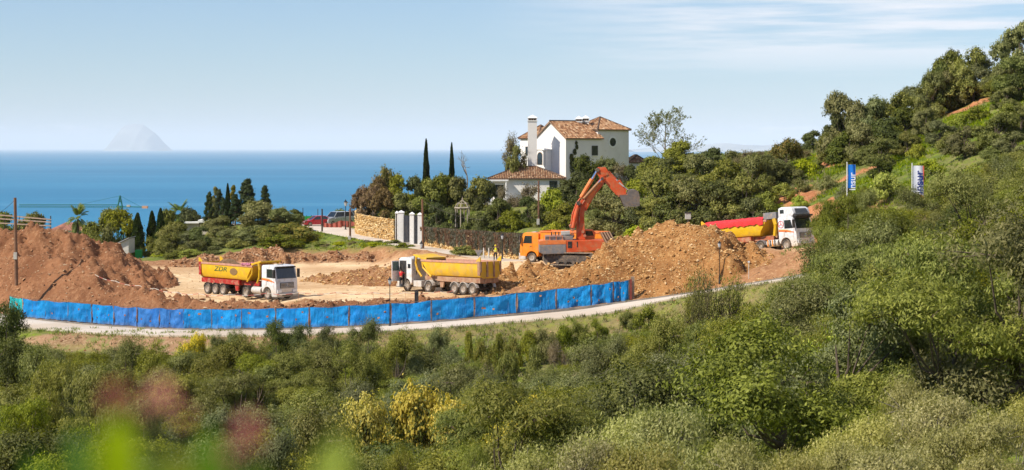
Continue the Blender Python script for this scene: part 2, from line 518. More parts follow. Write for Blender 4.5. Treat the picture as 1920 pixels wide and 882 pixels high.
HAUL_C = smooth_line(resample(world_line(HAUL), 1.5), 5)

def ground_rel(X, Y):
    z = rbf(X, Y)
    for line, w, soft in ((ROAD_C, ROAD_W/2+0.9, 3.0), (BACK_C, 3.6, 3.5), (HAUL_C, 3.0, 4.0)):
        d, v = seg_dist(X, Y, line, [p[2] for p in line])
        wq = w + (road_hw(X)-ROAD_W/2 if line is ROAD_C else 0)
        k = 1 - sstep(0, soft, d-wq)
        z = z*(1-k) + (v-0.06)*k
    return z
def G(x, y):
    return float(ground_rel(np.array([x]), np.array([y]))[0]) + CZ

def pxpoly(lst): return [((px-CX)*D/FPX, D) for px, D in lst]
PAD = pxpoly([(225,180),(420,176),(600,173.5),(800,172.5),(945,173),(960,184),(1160,184),(1240,188),(1210,200),(1010,203),(880,207),(740,217),(560,223),(400,224),(260,224),(225,200)])
SOILP = pxpoly([(-260,186),(30,177.5),(400,170),(700,166.5),(1000,166.5),(1300,165),(1500,160),(1640,160),(1640,176),(1530,184),(1380,190),(1290,200),(1200,203),(1010,206),(900,209),(740,222),(560,233),(330,234),(200,240),(-200,245)])
CUTS = [(1575,294,224,4.2),(1557,312,214,2.4),(1608,326,198,2.6),(1440,382,200,2.6),(1470,378,198,2.8),(1505,377,194,3.0),(1540,388,186,3.4),(1580,412,178,2.6),(1775,212,221,2.6),(1800,203,219,3.0),(1832,192,218,3.4),(1862,182,217,3.6),(1750,219,222,2.0),(1892,174,215,3.0),(1640,318,198,2.2),(1690,300,200,1.6),(1358,318,236,1.6)]

# non-uniform grid
def axis_pts(segs):
    out = []
    for a, b, st in segs: out += list(np.arange(a, b, st))
    out.append(segs[-1][1]); return np.array(out)
gx = axis_pts([(-1500,-500,100),(-500,-160,20),(-160,-60,3.0),(-60,60,0.52),(60,160,2.5),(160,500,20),(500,1500,100)])
gy = axis_pts([(-400,-40,30),(-40,100,3.5),(100,148,1.5),(148,230,0.52),(230,300,1.2),(300,420,5),(420,1150,20)])
GX, GY = np.meshgrid(gx, gy)
GZ = ground_rel(GX, GY)
sd_soil = poly_sd(GX, GY, SOILP); sd_pad = poly_sd(GX, GY, PAD)
m_soil = 1 - sstep(-1.0, 1.8, sd_soil + 2.5*fbm(GX*0.3, GY*0.3, 3, 5))
m_pad = 1 - sstep(-1.5, 1.5, sd_pad + 3.0*fbm(GX*0.2, GY*0.2, 3, 9))
dh, _ = seg_dist(GX, GY, HAUL_C); m_pad = np.maximum(m_pad, 1-sstep(2.0, 4.0, dh+1.5*fbm(GX*.3, GY*.3, 2, 4)))
dr, _ = seg_dist(GX, GY, ROAD_C); dr = dr-(road_hw(GX)-ROAD_W/2); db, _ = seg_dist(GX, GY, BACK_C)
m_cut = np.zeros_like(GX)
for px, py, D, r in CUTS:
    x0 = PX(px, D)
    d = np.hypot(GX-x0, (GY-D)*0.75)
    m_cut = np.maximum(m_cut, 1-sstep(r*0.55, r*1.05, d + r*0.9*fbm(GX*0.35, GY*0.35, 3, 31)))
near_road = (1-sstep(ROAD_W/2+0.3, ROAD_W/2+1.2, dr)) + (1-sstep(3.2, 4.2, db))
dn = np.clip(1-near_road, 0, 1)
mask_far = sstep(130, 140, GY)*(1-sstep(300, 420, GY))
rough = fbm(GX*0.5, GY*0.5, 4, 3)*0.45 + fbm(GX*1.7, GY*1.7, 3, 8)*0.22
rough_amt = (0.35 + 0.9*m_soil)*(1-0.86*m_pad)*dn*mask_far + m_cut*1.2
GZ = GZ + rough*rough_amt + m_cut*(np.abs(fbm(GX*0.7, GY*0.25, 3, 77))*1.1-0.25)
# tyre tracks pressed in the pad
for k, (a, b, c) in enumerate(((-30,180,0.35),(-18,186,-0.2),(-25,205,0.1),(-8,200,-0.35),(-15,178,0.12),(-30,190,0.0),(-12,212,0.2),(-35,198,-0.15))):
    for off in (-1.0, 1.0):
        yy = b + off + (GX-a)*c*0.3 + 2.2*np.sin((GX-a)*0.09+k)
        GZ -= m_pad*(0.13*np.exp(-((GY-yy)/0.42)**2)-0.06*np.exp(-((GY-yy-0.9)/0.35)**2))
slope_b = sstep(0.0, 0.6, 1-sstep(3.5, 10, dr + 4*fbm(GX*.15, GY*.15, 3, 21))) * (GY < 170)
leftb = 1 - sstep(-22, -8, GX)
m_bank = slope_b*(0.35+0.65*leftb)*(1-sstep(40,60,GX))
NX, NY = len(gx), len(gy)
idx = np.arange(NX*NY).reshape(NY, NX)
quads = np.stack([idx[:-1,:-1].ravel(), idx[:-1,1:].ravel(), idx[1:,1:].ravel(), idx[1:,:-1].ravel()], 1)
maskc = np.stack([np.clip(m_soil,0,1).ravel(), np.clip(m_pad,0,1).ravel(), np.clip(m_bank,0,1).ravel(), np.clip(m_cut,0,1).ravel()], 1)

def soil_color(b, P, dark, mid, light, scale=1.0):
    n1 = b.noise(0.35*scale, 6, 0.65, P); n2 = b.noise(2.4*scale, 5, 0.7, P); n3 = b.noise(9*scale, 3, 0.7, P)
    c = b.mix(b.rng(n1, 0.32, 0.68), dark, mid)
    c = b.mix(b.rng(n2, 0.45, 0.72), c, light)
    return b.mix(b.rng(n3, 0.56, 0.74, 0, 0.6), c, tuple(min(1, x*1.25) for x in light))

m, n, out = new_mat("land"); b = NB(n); P = b.pos()
mk = b.node("ShaderNodeAttribute"); mk.attribute_name = "mask"
sp = b.node("ShaderNodeSeparateColor"); b.link(mk.outputs['Color'], sp.inputs[0])
nf = b.noise(6, 4, 0.7, P)
grass = b.mix(b.rng(b.noise(0.12, 4, 0.6, P), 0.35, 0.62), (0.085,0.125,0.022), (0.21,0.19,0.07))
grass = b.mix(b.rng(b.noise(0.9, 5, 0.7, P), 0.42, 0.64), grass, (0.19,0.25,0.02))
grass = b.mix(b.rng(b.noise(2.2, 5, 0.7, P), 0.52, 0.68), grass, (0.26,0.20,0.10))
grass = b.mix(b.rng(nf, 0.4, 0.7, 0, 0.5), grass, (0.05,0.075,0.02))
bank = soil_color(b, P, (0.22,0.13,0.07), (0.34,0.20,0.11), (0.42,0.28,0.17))
bank = b.mix(b.rng(b.noise(0.7, 4, 0.7, P), 0.52, 0.64, 0, 0.8), bank, (0.16,0.19,0.05))
c = b.mix(sp.outputs[2], grass, bank)
soil = soil_color(b, P, (0.24,0.115,0.055), (0.36,0.18,0.085), (0.46,0.27,0.14))
c = b.mix(sp.outputs[0], c, soil)
padc = soil_color(b, P, (0.56,0.38,0.21), (0.72,0.52,0.31), (0.78,0.60,0.39), 0.35)
trk = b.noise(1.0, 5, 0.65, b.mapping(P, (0.22, 1.3, 1), (0,0,0.12)), 1.6)
padc = b.mix(b.rng(trk, 0.50, 0.66, 0, 0.5), padc, (0.40,0.26,0.14))
for (rz, sc_, lo, am) in ((0.35,2.2,0.56,0.5),(-0.25,2.8,0.58,0.45)):
    tk = b.noise(1.0, 3, 0.6, b.mapping(P, (0.10, sc_*0.8, 1), (0,0,rz)), 1.2)
    padc = b.mix(b.rng(tk, lo, lo+0.1, 0, am), padc, (0.36,0.22,0.11))
padc = b.mix(b.rng(b.noise(0.09, 3, 0.5, P), 0.5, 0.68, 0, 0.55), padc, (0.44,0.25,0.12))
c = b.mix(sp.outputs[1], c, padc)
cut = soil_color(b, P, (0.30,0.11,0.045), (0.48,0.20,0.09), (0.56,0.29,0.15))
c = b.mix(mk.outputs['Alpha'], c, cut)
hb = b.math('ADD', b.noise(3, 6, 0.7, P), b.math('MULTIPLY', b.noise(14, 4, 0.7, P), 0.4))
b.bsdf(out, c, 0.93, 0, 0.15, b.bump(hb, 0.55, 0.18))
MATS['land'] = m
ter = link("terrain", np_mesh("terrain", np.stack([GX.ravel(), GY.ravel(), GZ.ravel()+CZ], 1), quads, m, True,
        [("mask", 'POINT', 'FLOAT_COLOR', maskc)]))
tag(ter, "grassy and bare earth hillside running down to the sea", kind='structure')

# ---------------------------------------------------------------- sea
SEA_Z = CZ - 92.0
m, n, out = new_mat("sea"); b = NB(n); P = b.pos()
c = b.mix(b.rng(b.noise(0.0008, 4, 0.6, b.mapping(P, (0.35,1,1))), 0.35, 0.65), (0.016,0.165,0.315), (0.026,0.20,0.36))
streak = b.noise(0.0045, 5, 0.6, b.mapping(P, (0.12, 1.0, 1), (0,0,0.06)))
c = b.mix(b.rng(streak, 0.56, 0.72, 0, 0.5), c, (0.085,0.27,0.43))
st2 = b.noise(0.02, 4, 0.7, b.mapping(P, (0.10, 1.0, 1), (0,0,-0.1)))
c = b.mix(b.rng(st2, 0.55, 0.75, 0, 0.35), c, (0.010,0.13,0.26))
n1 = b.noise(0.05, 5, 0.65, b.mapping(P, (0.5, 1.0, 1)))
n2 = b.noise(0.6, 4, 0.6, P)
hh = b.math('ADD', n1, b.math('MULTIPLY', n2, 0.06))
k = b.bsdf(out, c, 0.55, 0, 0.22, b.bump(hh, 1.0, 5.0))
MATS['sea'] = m
me = MB().poly([(-250000,500,SEA_Z),(250000,500,SEA_Z),(250000,300000,SEA_Z),(-250000,300000,SEA_Z)], [(0,1,2,3)]).build("sea", m, me_only=True)
tag(link("sea", me), "calm deep blue sea stretching to the horizon", kind='structure')

# distant mountain islands beyond the sea
def ridge(name, prof, D, depth, label, seed):
    vs = []; fs = []
    pr = []
    for i in range(len(prof)-1):
        for t in np.linspace(0, 1, 12, endpoint=False):
            x = prof[i][0]*(1-t)+prof[i+1][0]*t; y = prof[i][1]*(1-t)+prof[i+1][1]*t
            pr.append((x, y))
    pr.append(prof[-1])
    rows = 7
    for j in range(rows):
        u = (j/(rows-1))*2-1
        for x, y in pr:
            X = PX(x, D); zt = (ZW(y, D)-SEA_Z)
            nz = float(vnoise(np.array([x*0.11]), np.array([u*3.0]), seed)[0])
            vs.append((X, D+u*depth, SEA_Z-40+max(0, zt*(1-abs(u)**1.3)*(1+0.25*nz*abs(u)))))
    w = len(pr)
    for j in range(rows-1):
        for i in range(w-1): fs.append([j*w+i, j*w+i+1, (j+1)*w+i+1, (j+1)*w+i])
    o = link(name, np_mesh(name, vs, fs, M("far_rock", (0.30,0.31,0.30), 0.95, var=0.3, vscale=0.0006), True))
    tag(o, label, kind='structure')
ridge("mountain", [(214,278),(220,262),(226,243),(232,234),(245,230),(262,230),(270,232),(280,240),(290,247),(300,262),(306,278)], 63000, 2500, "faint flat topped rock mountain across the sea on the left", 3)
ridge("hills", [(1180,278),(1240,272),(1310,269),(1345,266),(1365,265.5),(1395,269),(1430,270),(1470,266),(1520,268),(1600,262),(1700,268)], 46000, 3000, "faint blue coastal hills beyond the sea behind the olive ridge", 8)

# ---------------------------------------------------------------- road sheets, kerbs
def ribbon(name, line, w, mat, lift, label, kind='structure', sub=4):
    vs = []; fs = []
    offs = [offset_line(line, -w/2 + w*i/sub) for i in range(sub+1)]
    for i in range(len(line)):
        ks = [0]+list(range(sub+1))+[sub]
        for q, k in enumerate(ks): vs.append((offs[k][i][0], offs[k][i][1], line[i][2]+CZ+lift-(0.7 if q in (0, len(ks)-1) else 0)))
    W2 = sub+3
    for i in range(len(line)-1):
        for k in range(W2-1):
            a = i*W2+k; fs.append([a, a+W2, a+W2+1, a+1])
    o = link(name, np_mesh(name, vs, fs, mat, False)); tag(o, label, kind=kind); return o
m, n, out = new_mat("concrete_road"); b = NB(n); P = b.pos()
c = b.mix(b.rng(b.noise(0.25, 5, 0.6, P), 0.35, 0.65), (0.52,0.45,0.38), (0.62,0.54,0.46))
c = b.mix(b.rng(b.noise(2.0, 5, 0.7, P), 0.55, 0.72, 0, 0.6), c, (0.42,0.33,0.26))
c = b.mix(b.rng(b.noise(0.06, 3, 0.6, P), 0.45, 0.6, 0, 0.7), c, (0.50,0.40,0.30))
b.bsdf(out, c, 0.85, 0, 0.2, b.bump(b.noise(20, 3, 0.6, P), 0.2, 0.02)); MATS['concrete_road'] = m
i0 = 0
ribbon("road", ROAD_C, 2*road_hw(np.array([p_[0] for p_ in ROAD_C])), m, 0.02, "pale concrete road running below the blue fence")
ribbon("back_road", BACK_C, 5.8, m, 0.02, "pale concrete road climbing past the stone wall and white gate")
def kerb(line, w, h, name, mat, label):
    vs = []; fs = []
    A = offset_line(line, -w/2); B = offset_line(line, w/2)
    for i in range(len(line)):
        z = line[i][2]+CZ
        vs += [(A[i][0],A[i][1],z-0.3),(A[i][0],A[i][1],z+h),(B[i][0],B[i][1],z+h),(B[i][0],B[i][1],z-0.3)]
    for i in range(len(line)-1):
        a = i*4
        for k in range(3): fs.append([a+k, a+4+k, a+5+k, a+1+k])
    o = link(name, np_mesh(name, vs, fs, mat)); tag(o, label, kind='structure')
kerb_m = M("kerb_concrete", (0.20,0.18,0.16), 0.9, var=0.25, vscale=1.5, dirt=(0.35,0.24,0.15))
kerb(offset_line(EDGE, 0.45), 0.35, 0.13, "kerb", kerb_m, "dark low kerb between the blue fence and the road")
kerb(offset_line(ROAD_C, road_hw(np.array([p_[0] for p_ in ROAD_C]))+0.12), 0.22, 0.08, "road_edge_kerb", M("kerb_pale", (0.5,0.43,0.33), 0.9), "pale low kerb along the lower edge of the road")
kerb(offset_line(BACK_C, -3.05), 0.3, 0.13, "back_road_kerb", M("kerb_mid", (0.40,0.34,0.28), 0.9), "grey kerb at the foot of the creeper covered wall")
# ---------------------------------------------------------------- spoil heaps, berms: loose earth with stones
_t = (1+5**0.5)/2
ICO_V = np.array([(-1,_t,0),(1,_t,0),(-1,-_t,0),(1,-_t,0),(0,-1,_t),(0,1,_t),(0,-1,-_t),(0,1,-_t),(_t,0,-1),(_t,0,1),(-_t,0,-1),(-_t,0,1)])/math.sqrt(1+_t*_t)
ICO_F = np.array([(0,11,5),(0,5,1),(0,1,7),(0,7,10),(0,10,11),(1,5,9),(5,11,4),(11,10,2),(10,7,6),(7,1,8),(3,9,4),(3,4,2),(3,2,6),(3,6,8),(3,8,9),(4,9,5),(2,4,11),(6,2,10),(8,6,7),(9,8,1)])
def rocks_mesh(name, pts, sizes, mat, seed=1):
    rng = np.random.default_rng(seed)
    N = len(pts)
    V = ICO_V[None] * (1 + rng.uniform(-0.38, 0.38, (N, 12, 1)))
    sc = np.stack([rng.uniform(0.8, 1.5, N), rng.uniform(0.6, 1.1, N), rng.uniform(0.45, 0.9, N)], 1)
    V = V * sc[:, None] * sizes[:, None, None] * 0.5
    a = rng.uniform(0, 6.28, N); ca, sa = np.cos(a)[:, None], np.sin(a)[:, None]
    X = V[..., 0]*ca - V[..., 1]*sa; Y = V[..., 0]*sa + V[..., 1]*ca
    tl = rng.uniform(-0.7, 0.7, N)[:, None]
    Z = V[..., 2]*np.cos(tl) + X*np.sin(tl); X = X*np.cos(tl) - V[..., 2]*np.sin(tl)
    V = np.stack([X, Y, Z], 2) + pts[:, None]
    F = (ICO_F[None] + (np.arange(N)*12)[:, None, None]).reshape(-1, 3)
    return np_mesh(name, V.reshape(-1, 3), F, mat, False, [("v", 'POINT', 'FLOAT', np.repeat(rng.uniform(0, 1, N), 12))])

OCT_V = np.array([(1,0,0),(0,1,0),(-1,0,0),(0,-1,0),(0,0,1),(0,0,-1)], float)
OCT_F = np.array([(0,1,4),(1,2,4),(2,3,4),(3,0,4),(1,0,5),(2,1,5),(3,2,5),(0,3,5)])
def clods_mesh(name, pts, sizes, mat, seed=1):
    rng = np.random.default_rng(seed); N = len(pts)
    V = OCT_V[None]*(1+rng.uniform(-.45,.45,(N,6,1))) + rng.uniform(-.25,.25,(N,6,3))
    V = V*sizes[:, None, None]*0.55*np.stack([rng.uniform(.8,1.4,N),rng.uniform(.7,1.1,N),rng.uniform(.5,.9,N)],1)[:,None]
    a = rng.uniform(0,6.28,N); ca, sa = np.cos(a)[:,None], np.sin(a)[:,None]
    V = np.stack([V[...,0]*ca-V[...,1]*sa, V[...,0]*sa+V[...,1]*ca, V[...,2]],2)+pts[:,None]
    F = (OCT_F[None]+(np.arange(N)*6)[:,None,None]).reshape(-1,3)
    return np_mesh(name, V.reshape(-1,3), F, mat, False, [("v",'POINT','FLOAT',np.repeat(rng.uniform(0,1,N)**1.3,6))])

def stone_mat(name, cols):
    if name in MATS: return MATS[name]
    m, n, out = new_mat(name); b = NB(n)
    cr = b.node("ShaderNodeValToRGB"); els = cr.color_ramp.elements
    els[0].color = cols[0]+(1,); els[1].color = cols[-1]+(1,)
    for i, c in enumerate(cols[1:-1]): els.new((i+1)/(len(cols)-1)).color = c+(1,)
    b.link(b.attr('v'), cr.inputs[0])
    c = b.mix(b.rng(b.noise(8, 4, 0.6, b.pos()), 0.4, 0.7, 0, 0.4), cr.outputs[0], (0.25,0.14,0.07))
    b.bsdf(out, c, 0.92, 0, 0.15)
    MATS[name] = m; return m
ROCK_R = stone_mat("stone_red", [(0.20,0.09,0.045),(0.33,0.16,0.08),(0.42,0.24,0.13),(0.52,0.38,0.25)])
ROCK_G = stone_mat("stone_gold", [(0.28,0.13,0.04),(0.46,0.25,0.09),(0.58,0.36,0.15),(0.68,0.50,0.29)])
def earth_mat(name, d, mi, l):
    if name in MATS: return MATS[name]
    m, n, out = new_mat(name); b = NB(n); P = b.pos()
    c = soil_color(b, P, d, mi, l, 1.0)
    c = b.mix(b.rng(b.noise(0.16, 4, 0.6, P), 0.48, 0.66, 0, 0.75), c, tuple(x*y for x, y in zip(d, (0.85,0.8,0.8))))
    c = b.mix(b.rng(b.noise(1.1, 5, 0.75, P), 0.58, 0.70, 0, 0.7), c, tuple(x*0.6 for x in d))
    hb = b.math('ADD', b.noise(2.2, 6, 0.75, P), b.math('MULTIPLY', b.noise(9, 4, 0.7, P), 0.5))
    b.bsdf(out, c, 0.94, 0, 0.12, b.bump(hb, 0.8, 0.3)); MATS[name] = m; return m
E_RED = earth_mat("earth_red", (0.20,0.085,0.04), (0.32,0.145,0.07), (0.40,0.21,0.11))
E_GOLD = earth_mat("earth_gold", (0.24,0.105,0.035), (0.42,0.20,0.07), (0.58,0.34,0.14))
E_MIX = earth_mat("earth_mix", (0.24,0.11,0.05), (0.38,0.19,0.09), (0.48,0.29,0.16))
HEAPS = []
def heap_z(X, Y, ridges, seed, amp=0.5):
    z = np.full(np.shape(X), -1e3)
    wx = X + 1.6*fbm(X*0.22, Y*0.22, 3, seed+3); wy = Y + 1.6*fbm(X*0.22, Y*0.22, 3, seed+9)
    for pts, slope in ridges:
        d, v = seg_dist(wx, wy, [(p[0], p[1]) for p in pts], [p[2] for p in pts])
        zz = v - slope*(np.sqrt(d*d+1.2)-1.0)
        z = np.maximum(z, zz) + 0.25*np.exp(-np.abs(z-zz)*1.5)
    gl = fbm((X+0.35*Y)*0.85, Y*0.16, 4, seed+40)        # gullies running down the face
    ch = fbm(X*1.3, Y*1.3, 4, seed)
    rg = 1-np.abs(fbm(X*0.55, Y*0.55, 3, seed+60))*2.2
    return z - 0.12 + amp*1.3*fbm(X*0.30+seed, Y*0.22, 2, seed+90) + amp*(gl*1.5 + ch*0.85 + 0.7*rg - 0.35)
def heap(ridges_px, bounds, mat, rmat, label, nrock, seed, amp=0.5, step=0.26, rs=(0.10, 0.40), cat="dirt pile"):
    ridges = [([((px-CX)*D/FPX, D, -(py-HY)*D/FPX) for px, py, D in pts], s) for pts, s in ridges_px]
    x0, x1, y0, y1 = bounds
    xs = np.arange(x0, x1, step); ys = np.arange(y0, y1, step)
    X, Y = np.meshgrid(xs, ys)
    ox = 0.5*step*(_hash(np.round(X/step), np.round(Y/step), seed)-0.5); oy = 0.5*step*(_hash(np.round(X/step), np.round(Y/step), seed+1)-0.5)
    X = X+ox; Y = Y+oy
    z = heap_z(X, Y, ridges, seed, amp); g = ground_rel(X, Y)
    lump = np.maximum(0, fbm(X*1.15, Y*1.15, 2, seed+80)-0.12)*1.3; z = z + lump*amp*1.6
    ex_ = np.array([p[0] for p in EDGE]); ey_ = np.array([p[1] for p in EDGE]); beh = Y-np.interp(X, ex_, ey_)
    z = np.minimum(z, g-0.5+np.maximum(0, beh-0.1)*0.75)
    e = np.minimum(np.minimum(X-x0, x1-X), np.minimum(Y-y0, y1-Y))
    z = np.where(e < 1.5, np.minimum(z, g-0.6+e*0.4), z)
    z = z + 0.22*fbm(X*2.2, Y*2.2, 3, seed+5)
    ok = z > g - 0.45
    nx = len(xs); idx = np.arange(X.size).reshape(X.shape)
    q = np.stack([idx[:-1,:-1], idx[:-1,1:], idx[1:,1:], idx[1:,:-1]], -1).reshape(-1, 4)
    okq = ok.ravel()[q].all(1); q = q[okq]
    used, inv = np.unique(q, return_inverse=True)
    V = np.stack([X.ravel(), Y.ravel(), z.ravel()+CZ], 1)[used]
    o = link("dirt_pile", np_mesh("dirt_pile", V, inv.reshape(-1, 4), mat, True)); tag(o, label, cat)
    rng = np.random.default_rng(seed+5)
    pick = rng.choice(len(used), min(int(nrock*0.6), len(used)), replace=False)
    P = V[pick] + rng.uniform(-0.12, 0.12, (len(pick), 3))*[1,1,0.3]
    s = rs[0] + (rs[1]-rs[0])*rng.random(len(pick))**4.2
    r = link("stones", rocks_mesh("stones", P, s, rmat, seed), o); r['kind'] = 'stuff'
    nc = int(nrock*3.0); qf = V[inv.reshape(-1, 4)[rng.integers(0, len(inv)//4, nc)]]; w4 = rng.dirichlet((1,1,1,1), nc)
    Pc = (qf*w4[:, :, None]).sum(1); cl = fbm(Pc[:,0]*0.5, Pc[:,1]*0.5, 3, seed+2); kk = cl > rng.uniform(-0.35, 0.35, nc); Pc = Pc[kk]
    r = link("clods", clods_mesh("clods", Pc, 0.07+0.17*rng.random(len(Pc))**2.2, rmat, seed+1), o); r['kind'] = 'stuff'
    HEAPS.append((ridges, seed, amp, bounds))
    return o
def surf(x, y):
    """height of ground or heap, world z"""
    X = np.array([x], float); Y = np.array([y], float)
    z = float(ground_rel(X, Y)[0])
    for ridges, seed, amp, bd in HEAPS:
        if bd[0]+1.5 < x < bd[1]-1.5 and bd[2]+1.5 < y < bd[3]-1.5: z = max(z, float(heap_z(X, Y, ridges, seed, amp)[0]))
    return z + CZ
heap([([(-120,430,206),(0,430,203),(60,430,199),(120,436,197),(163,438,196),(192,447,196)], 0.70), ([(-60,470,192),(60,478,189),(150,492,187),(205,505,187)], 0.55), ([(-20,520,185),(100,530,182.5),(200,535,180.5),(290,548,178.5),(360,560,176)], 0.40)],
     (-76,-27,174,222), E_RED, ROCK_R, "large reddish brown spoil heap at the left behind the blue fence", 5200, 11, 0.62)
heap([([(1190,447,172.5),(1215,432,172.5),(1250,424,172.5),(1297,418,172),(1328,434,171.5),(1352,446,171)], 0.74), ([(1352,446,171),(1384,466,170),(1415,487,169)], 0.7), ([(1215,470,169.5),(1300,482,168.5),(1375,502,167.5)], 0.66)],
     (7.5,29,164.6,184), E_GOLD, ROCK_G, "tall golden brown heap of dug earth in front of the red tarped truck", 4200, 23, 0.72)
heap([([(952,507,183),(1000,499,183.5),(1060,500,184),(1100,494,183),(1139,482,181),(1172,452,178),(1213,434,175)], 0.60), ([(960,525,178),(1060,522,176),(1180,510,173),(1210,505,171)], 0.5)],
     (-3.5,15,166.8,193), E_GOLD, ROCK_G, "long ochre bank of broken earth below the orange excavator", 5200, 37, 0.74)
heap([([(345,487,224),(380,480,224),(420,469,225),(462,461,225),(505,467,225),(545,472,225),(600,475,224),(680,479,223),(735,480,221),(800,490,216)], 0.75)],
     (-47,-8,217,233), E_MIX, ROCK_R, "low rubble berm along the back of the levelled pad", 4200, 41, 0.5, rs=(0.14,0.55))
heap([([(598,512,199),(640,504,198),(700,502,196),(735,503,194),(790,510,191)], 0.62)],
     (-25,-7,189,205), E_MIX, ROCK_G, "small flat heap of pale stones behind the white truck cab", 1600, 53, 0.35, rs=(0.12,0.5))
heap([([(330,566,173.5),(420,566,172.5),(520,566,171.5),(640,566,170.5),(760,560,170.5),(900,556,171.5)], 0.5)],
     (-36,0,167.2,178), E_RED, ROCK_R, "long low ridge of red earth just behind the blue fence", 3200, 61, 0.42, rs=(0.10,0.38))
heap([([(1430,493,170),(1490,498,168),(1540,490,169)], 0.4), ([(1440,516,165),(1520,507,163)], 0.4)],
     (20,32,160.5,174), E_GOLD, ROCK_G, "brown earth slope under the front wheels of the high truck", 1500, 71, 0.18)
# loose stones on bare ground: banks, pad edge, slope under the road
rng = np.random.default_rng(4)
def scatter(n, x0, x1, y0, y1, f):
    X = rng.uniform(x0, x1, n); Y = rng.uniform(y0, y1, n); k = f(X, Y) > rng.random(n); X = X[k]; Y = Y[k]
    return np.stack([X, Y, ground_rel(X, Y)+CZ], 1)
dr_f = lambda X, Y: seg_dist(X, Y, ROAD_C)[0]-(road_hw(X)-ROAD_W/2)
P1 = scatter(9000, -75, 34, 158, 236, lambda X, Y: (poly_sd(X, Y, SOILP) < 0)*(poly_sd(X, Y, PAD) > -1)*(dr_f(X, Y) > 3.4)*(seg_dist(X, Y, BACK_C)[0] > 3.6)*1.0)
P2 = scatter(2600, -45, 2, 172, 224, lambda X, Y: (poly_sd(X, Y, PAD) < 0)*0.5)
P3 = scatter(9000, -60, 30, 150, 176, lambda X, Y: (dr_f(X, Y) > 3.3)*(dr_f(X, Y) < 9)*np.where(X < -8, 0.75, 0.25)*(poly_sd(X, Y, SOILP) > 0))
PP = np.concatenate([P1, P2, P3])
ss = np.concatenate([0.08+0.35*rng.random(len(P1))**3, 0.06+0.16*rng.random(len(P2))**3, 0.06+0.22*rng.random(len(P3))**3])
tag(link("loose_stones", clods_mesh("loose_stones", PP, ss, ROCK_R, 9)), "loose stones scattered on the bare earth", kind='stuff')
for px, D, lab in ((1560,228,0),):
    pass
# ---------------------------------------------------------------- vehicles
DUST = (0.42,0.30,0.19)
m_yel = M("paint_yellow", (0.72,0.44,0.015), 0.45, var=0.10, vscale=1.2, dirt=(0.50,0.28,0.06), dirt_amt=0.45, bump=0.15, bscale=3)
m_red = M("paint_red", (0.36,0.018,0.015), 0.5, var=0.15, dirt=DUST, dirt_amt=0.4)
m_rust = M("paint_rusty_red", (0.40,0.09,0.035), 0.6, var=0.2, dirt=DUST, dirt_amt=0.6)
m_wht = M("paint_white", (0.70,0.71,0.74), 0.35, var=0.05, dirt=(0.52,0.44,0.35), dirt_amt=0.5, coat=0.3, low_dirt=(0.6, 2.0, (0.55,0.43,0.30)))
m_org = M("paint_orange", (0.82,0.24,0.012), 0.45, var=0.08, dirt=(0.50,0.25,0.08), dirt_amt=0.4)
m_exr = M("excavator_red", (0.62,0.085,0.02), 0.5, var=0.12, vscale=1.5, dirt=(0.45,0.22,0.10), dirt_amt=0.5)
m_exo = M("excavator_orange", (0.75,0.20,0.05), 0.5, var=0.1, dirt=(0.5,0.3,0.15), dirt_amt=0.4)
m_gry = M("steel_grey", (0.20,0.20,0.21), 0.5, var=0.12, dirt=DUST, dirt_amt=0.45)
m_lgr = M("steel_pale", (0.50,0.48,0.45), 0.5, var=0.12, dirt=DUST, dirt_amt=0.4)
m_drk = M("dark_plastic", (0.022,0.022,0.024), 0.6, var=0.2, dirt=(0.20,0.15,0.10), dirt_amt=0.4)
m_chs = M("chassis_dusty", (0.07,0.06,0.055), 0.8, var=0.3, dirt=(0.28,0.20,0.13), dirt_amt=0.6)
m_tyr = M("tyre_rubber", (0.045,0.042,0.040), 0.85, var=0.2, dirt=(0.30,0.22,0.15), dirt_amt=0.6)
m_rim = M("rim_dusty", (0.34,0.30,0.26), 0.6, var=0.2, dirt=(0.42,0.30,0.20), dirt_amt=0.5)
m_gls = M("vehicle_glass", (0.012,0.018,0.022), 0.06, spec=0.9, var=0.1)
m_chr = M("chrome", (0.75,0.75,0.77), 0.18, metal=1.0, var=0.05)
m_lmp = M("headlight_glass", (0.75,0.77,0.80), 0.12, spec=0.8, var=0.05)
m_amb = M("amber_lens", (0.85,0.30,0.01), 0.3, var=0.05)
m_grn_txt = M("print_dark_green", (0.03,0.10,0.04), 0.6)
m_brn_dec = M("print_brown", (0.22,0.13,0.05), 0.7)
m_str = M("print_orange", (0.80,0.16,0.02), 0.5)
m_tarp = M("tarp_red", (0.72,0.035,0.035), 0.55, var=0.15, vscale=2.0, bump=0.6, bscale=5)
m_tarpp = M("tarp_pink", (0.42,0.14,0.20), 0.65, var=0.25, vscale=5, bump=0.8, bscale=9)
m_rail = M("rail_pinkish", (0.52,0.25,0.17), 0.6, var=0.15, dirt=DUST, dirt_amt=0.5)
m_emb = M("emblem_red", (0.62,0.06,0.07), 0.5)
m_load = earth_mat("earth_load", (0.16,0.09,0.05), (0.26,0.16,0.09), (0.36,0.24,0.15))

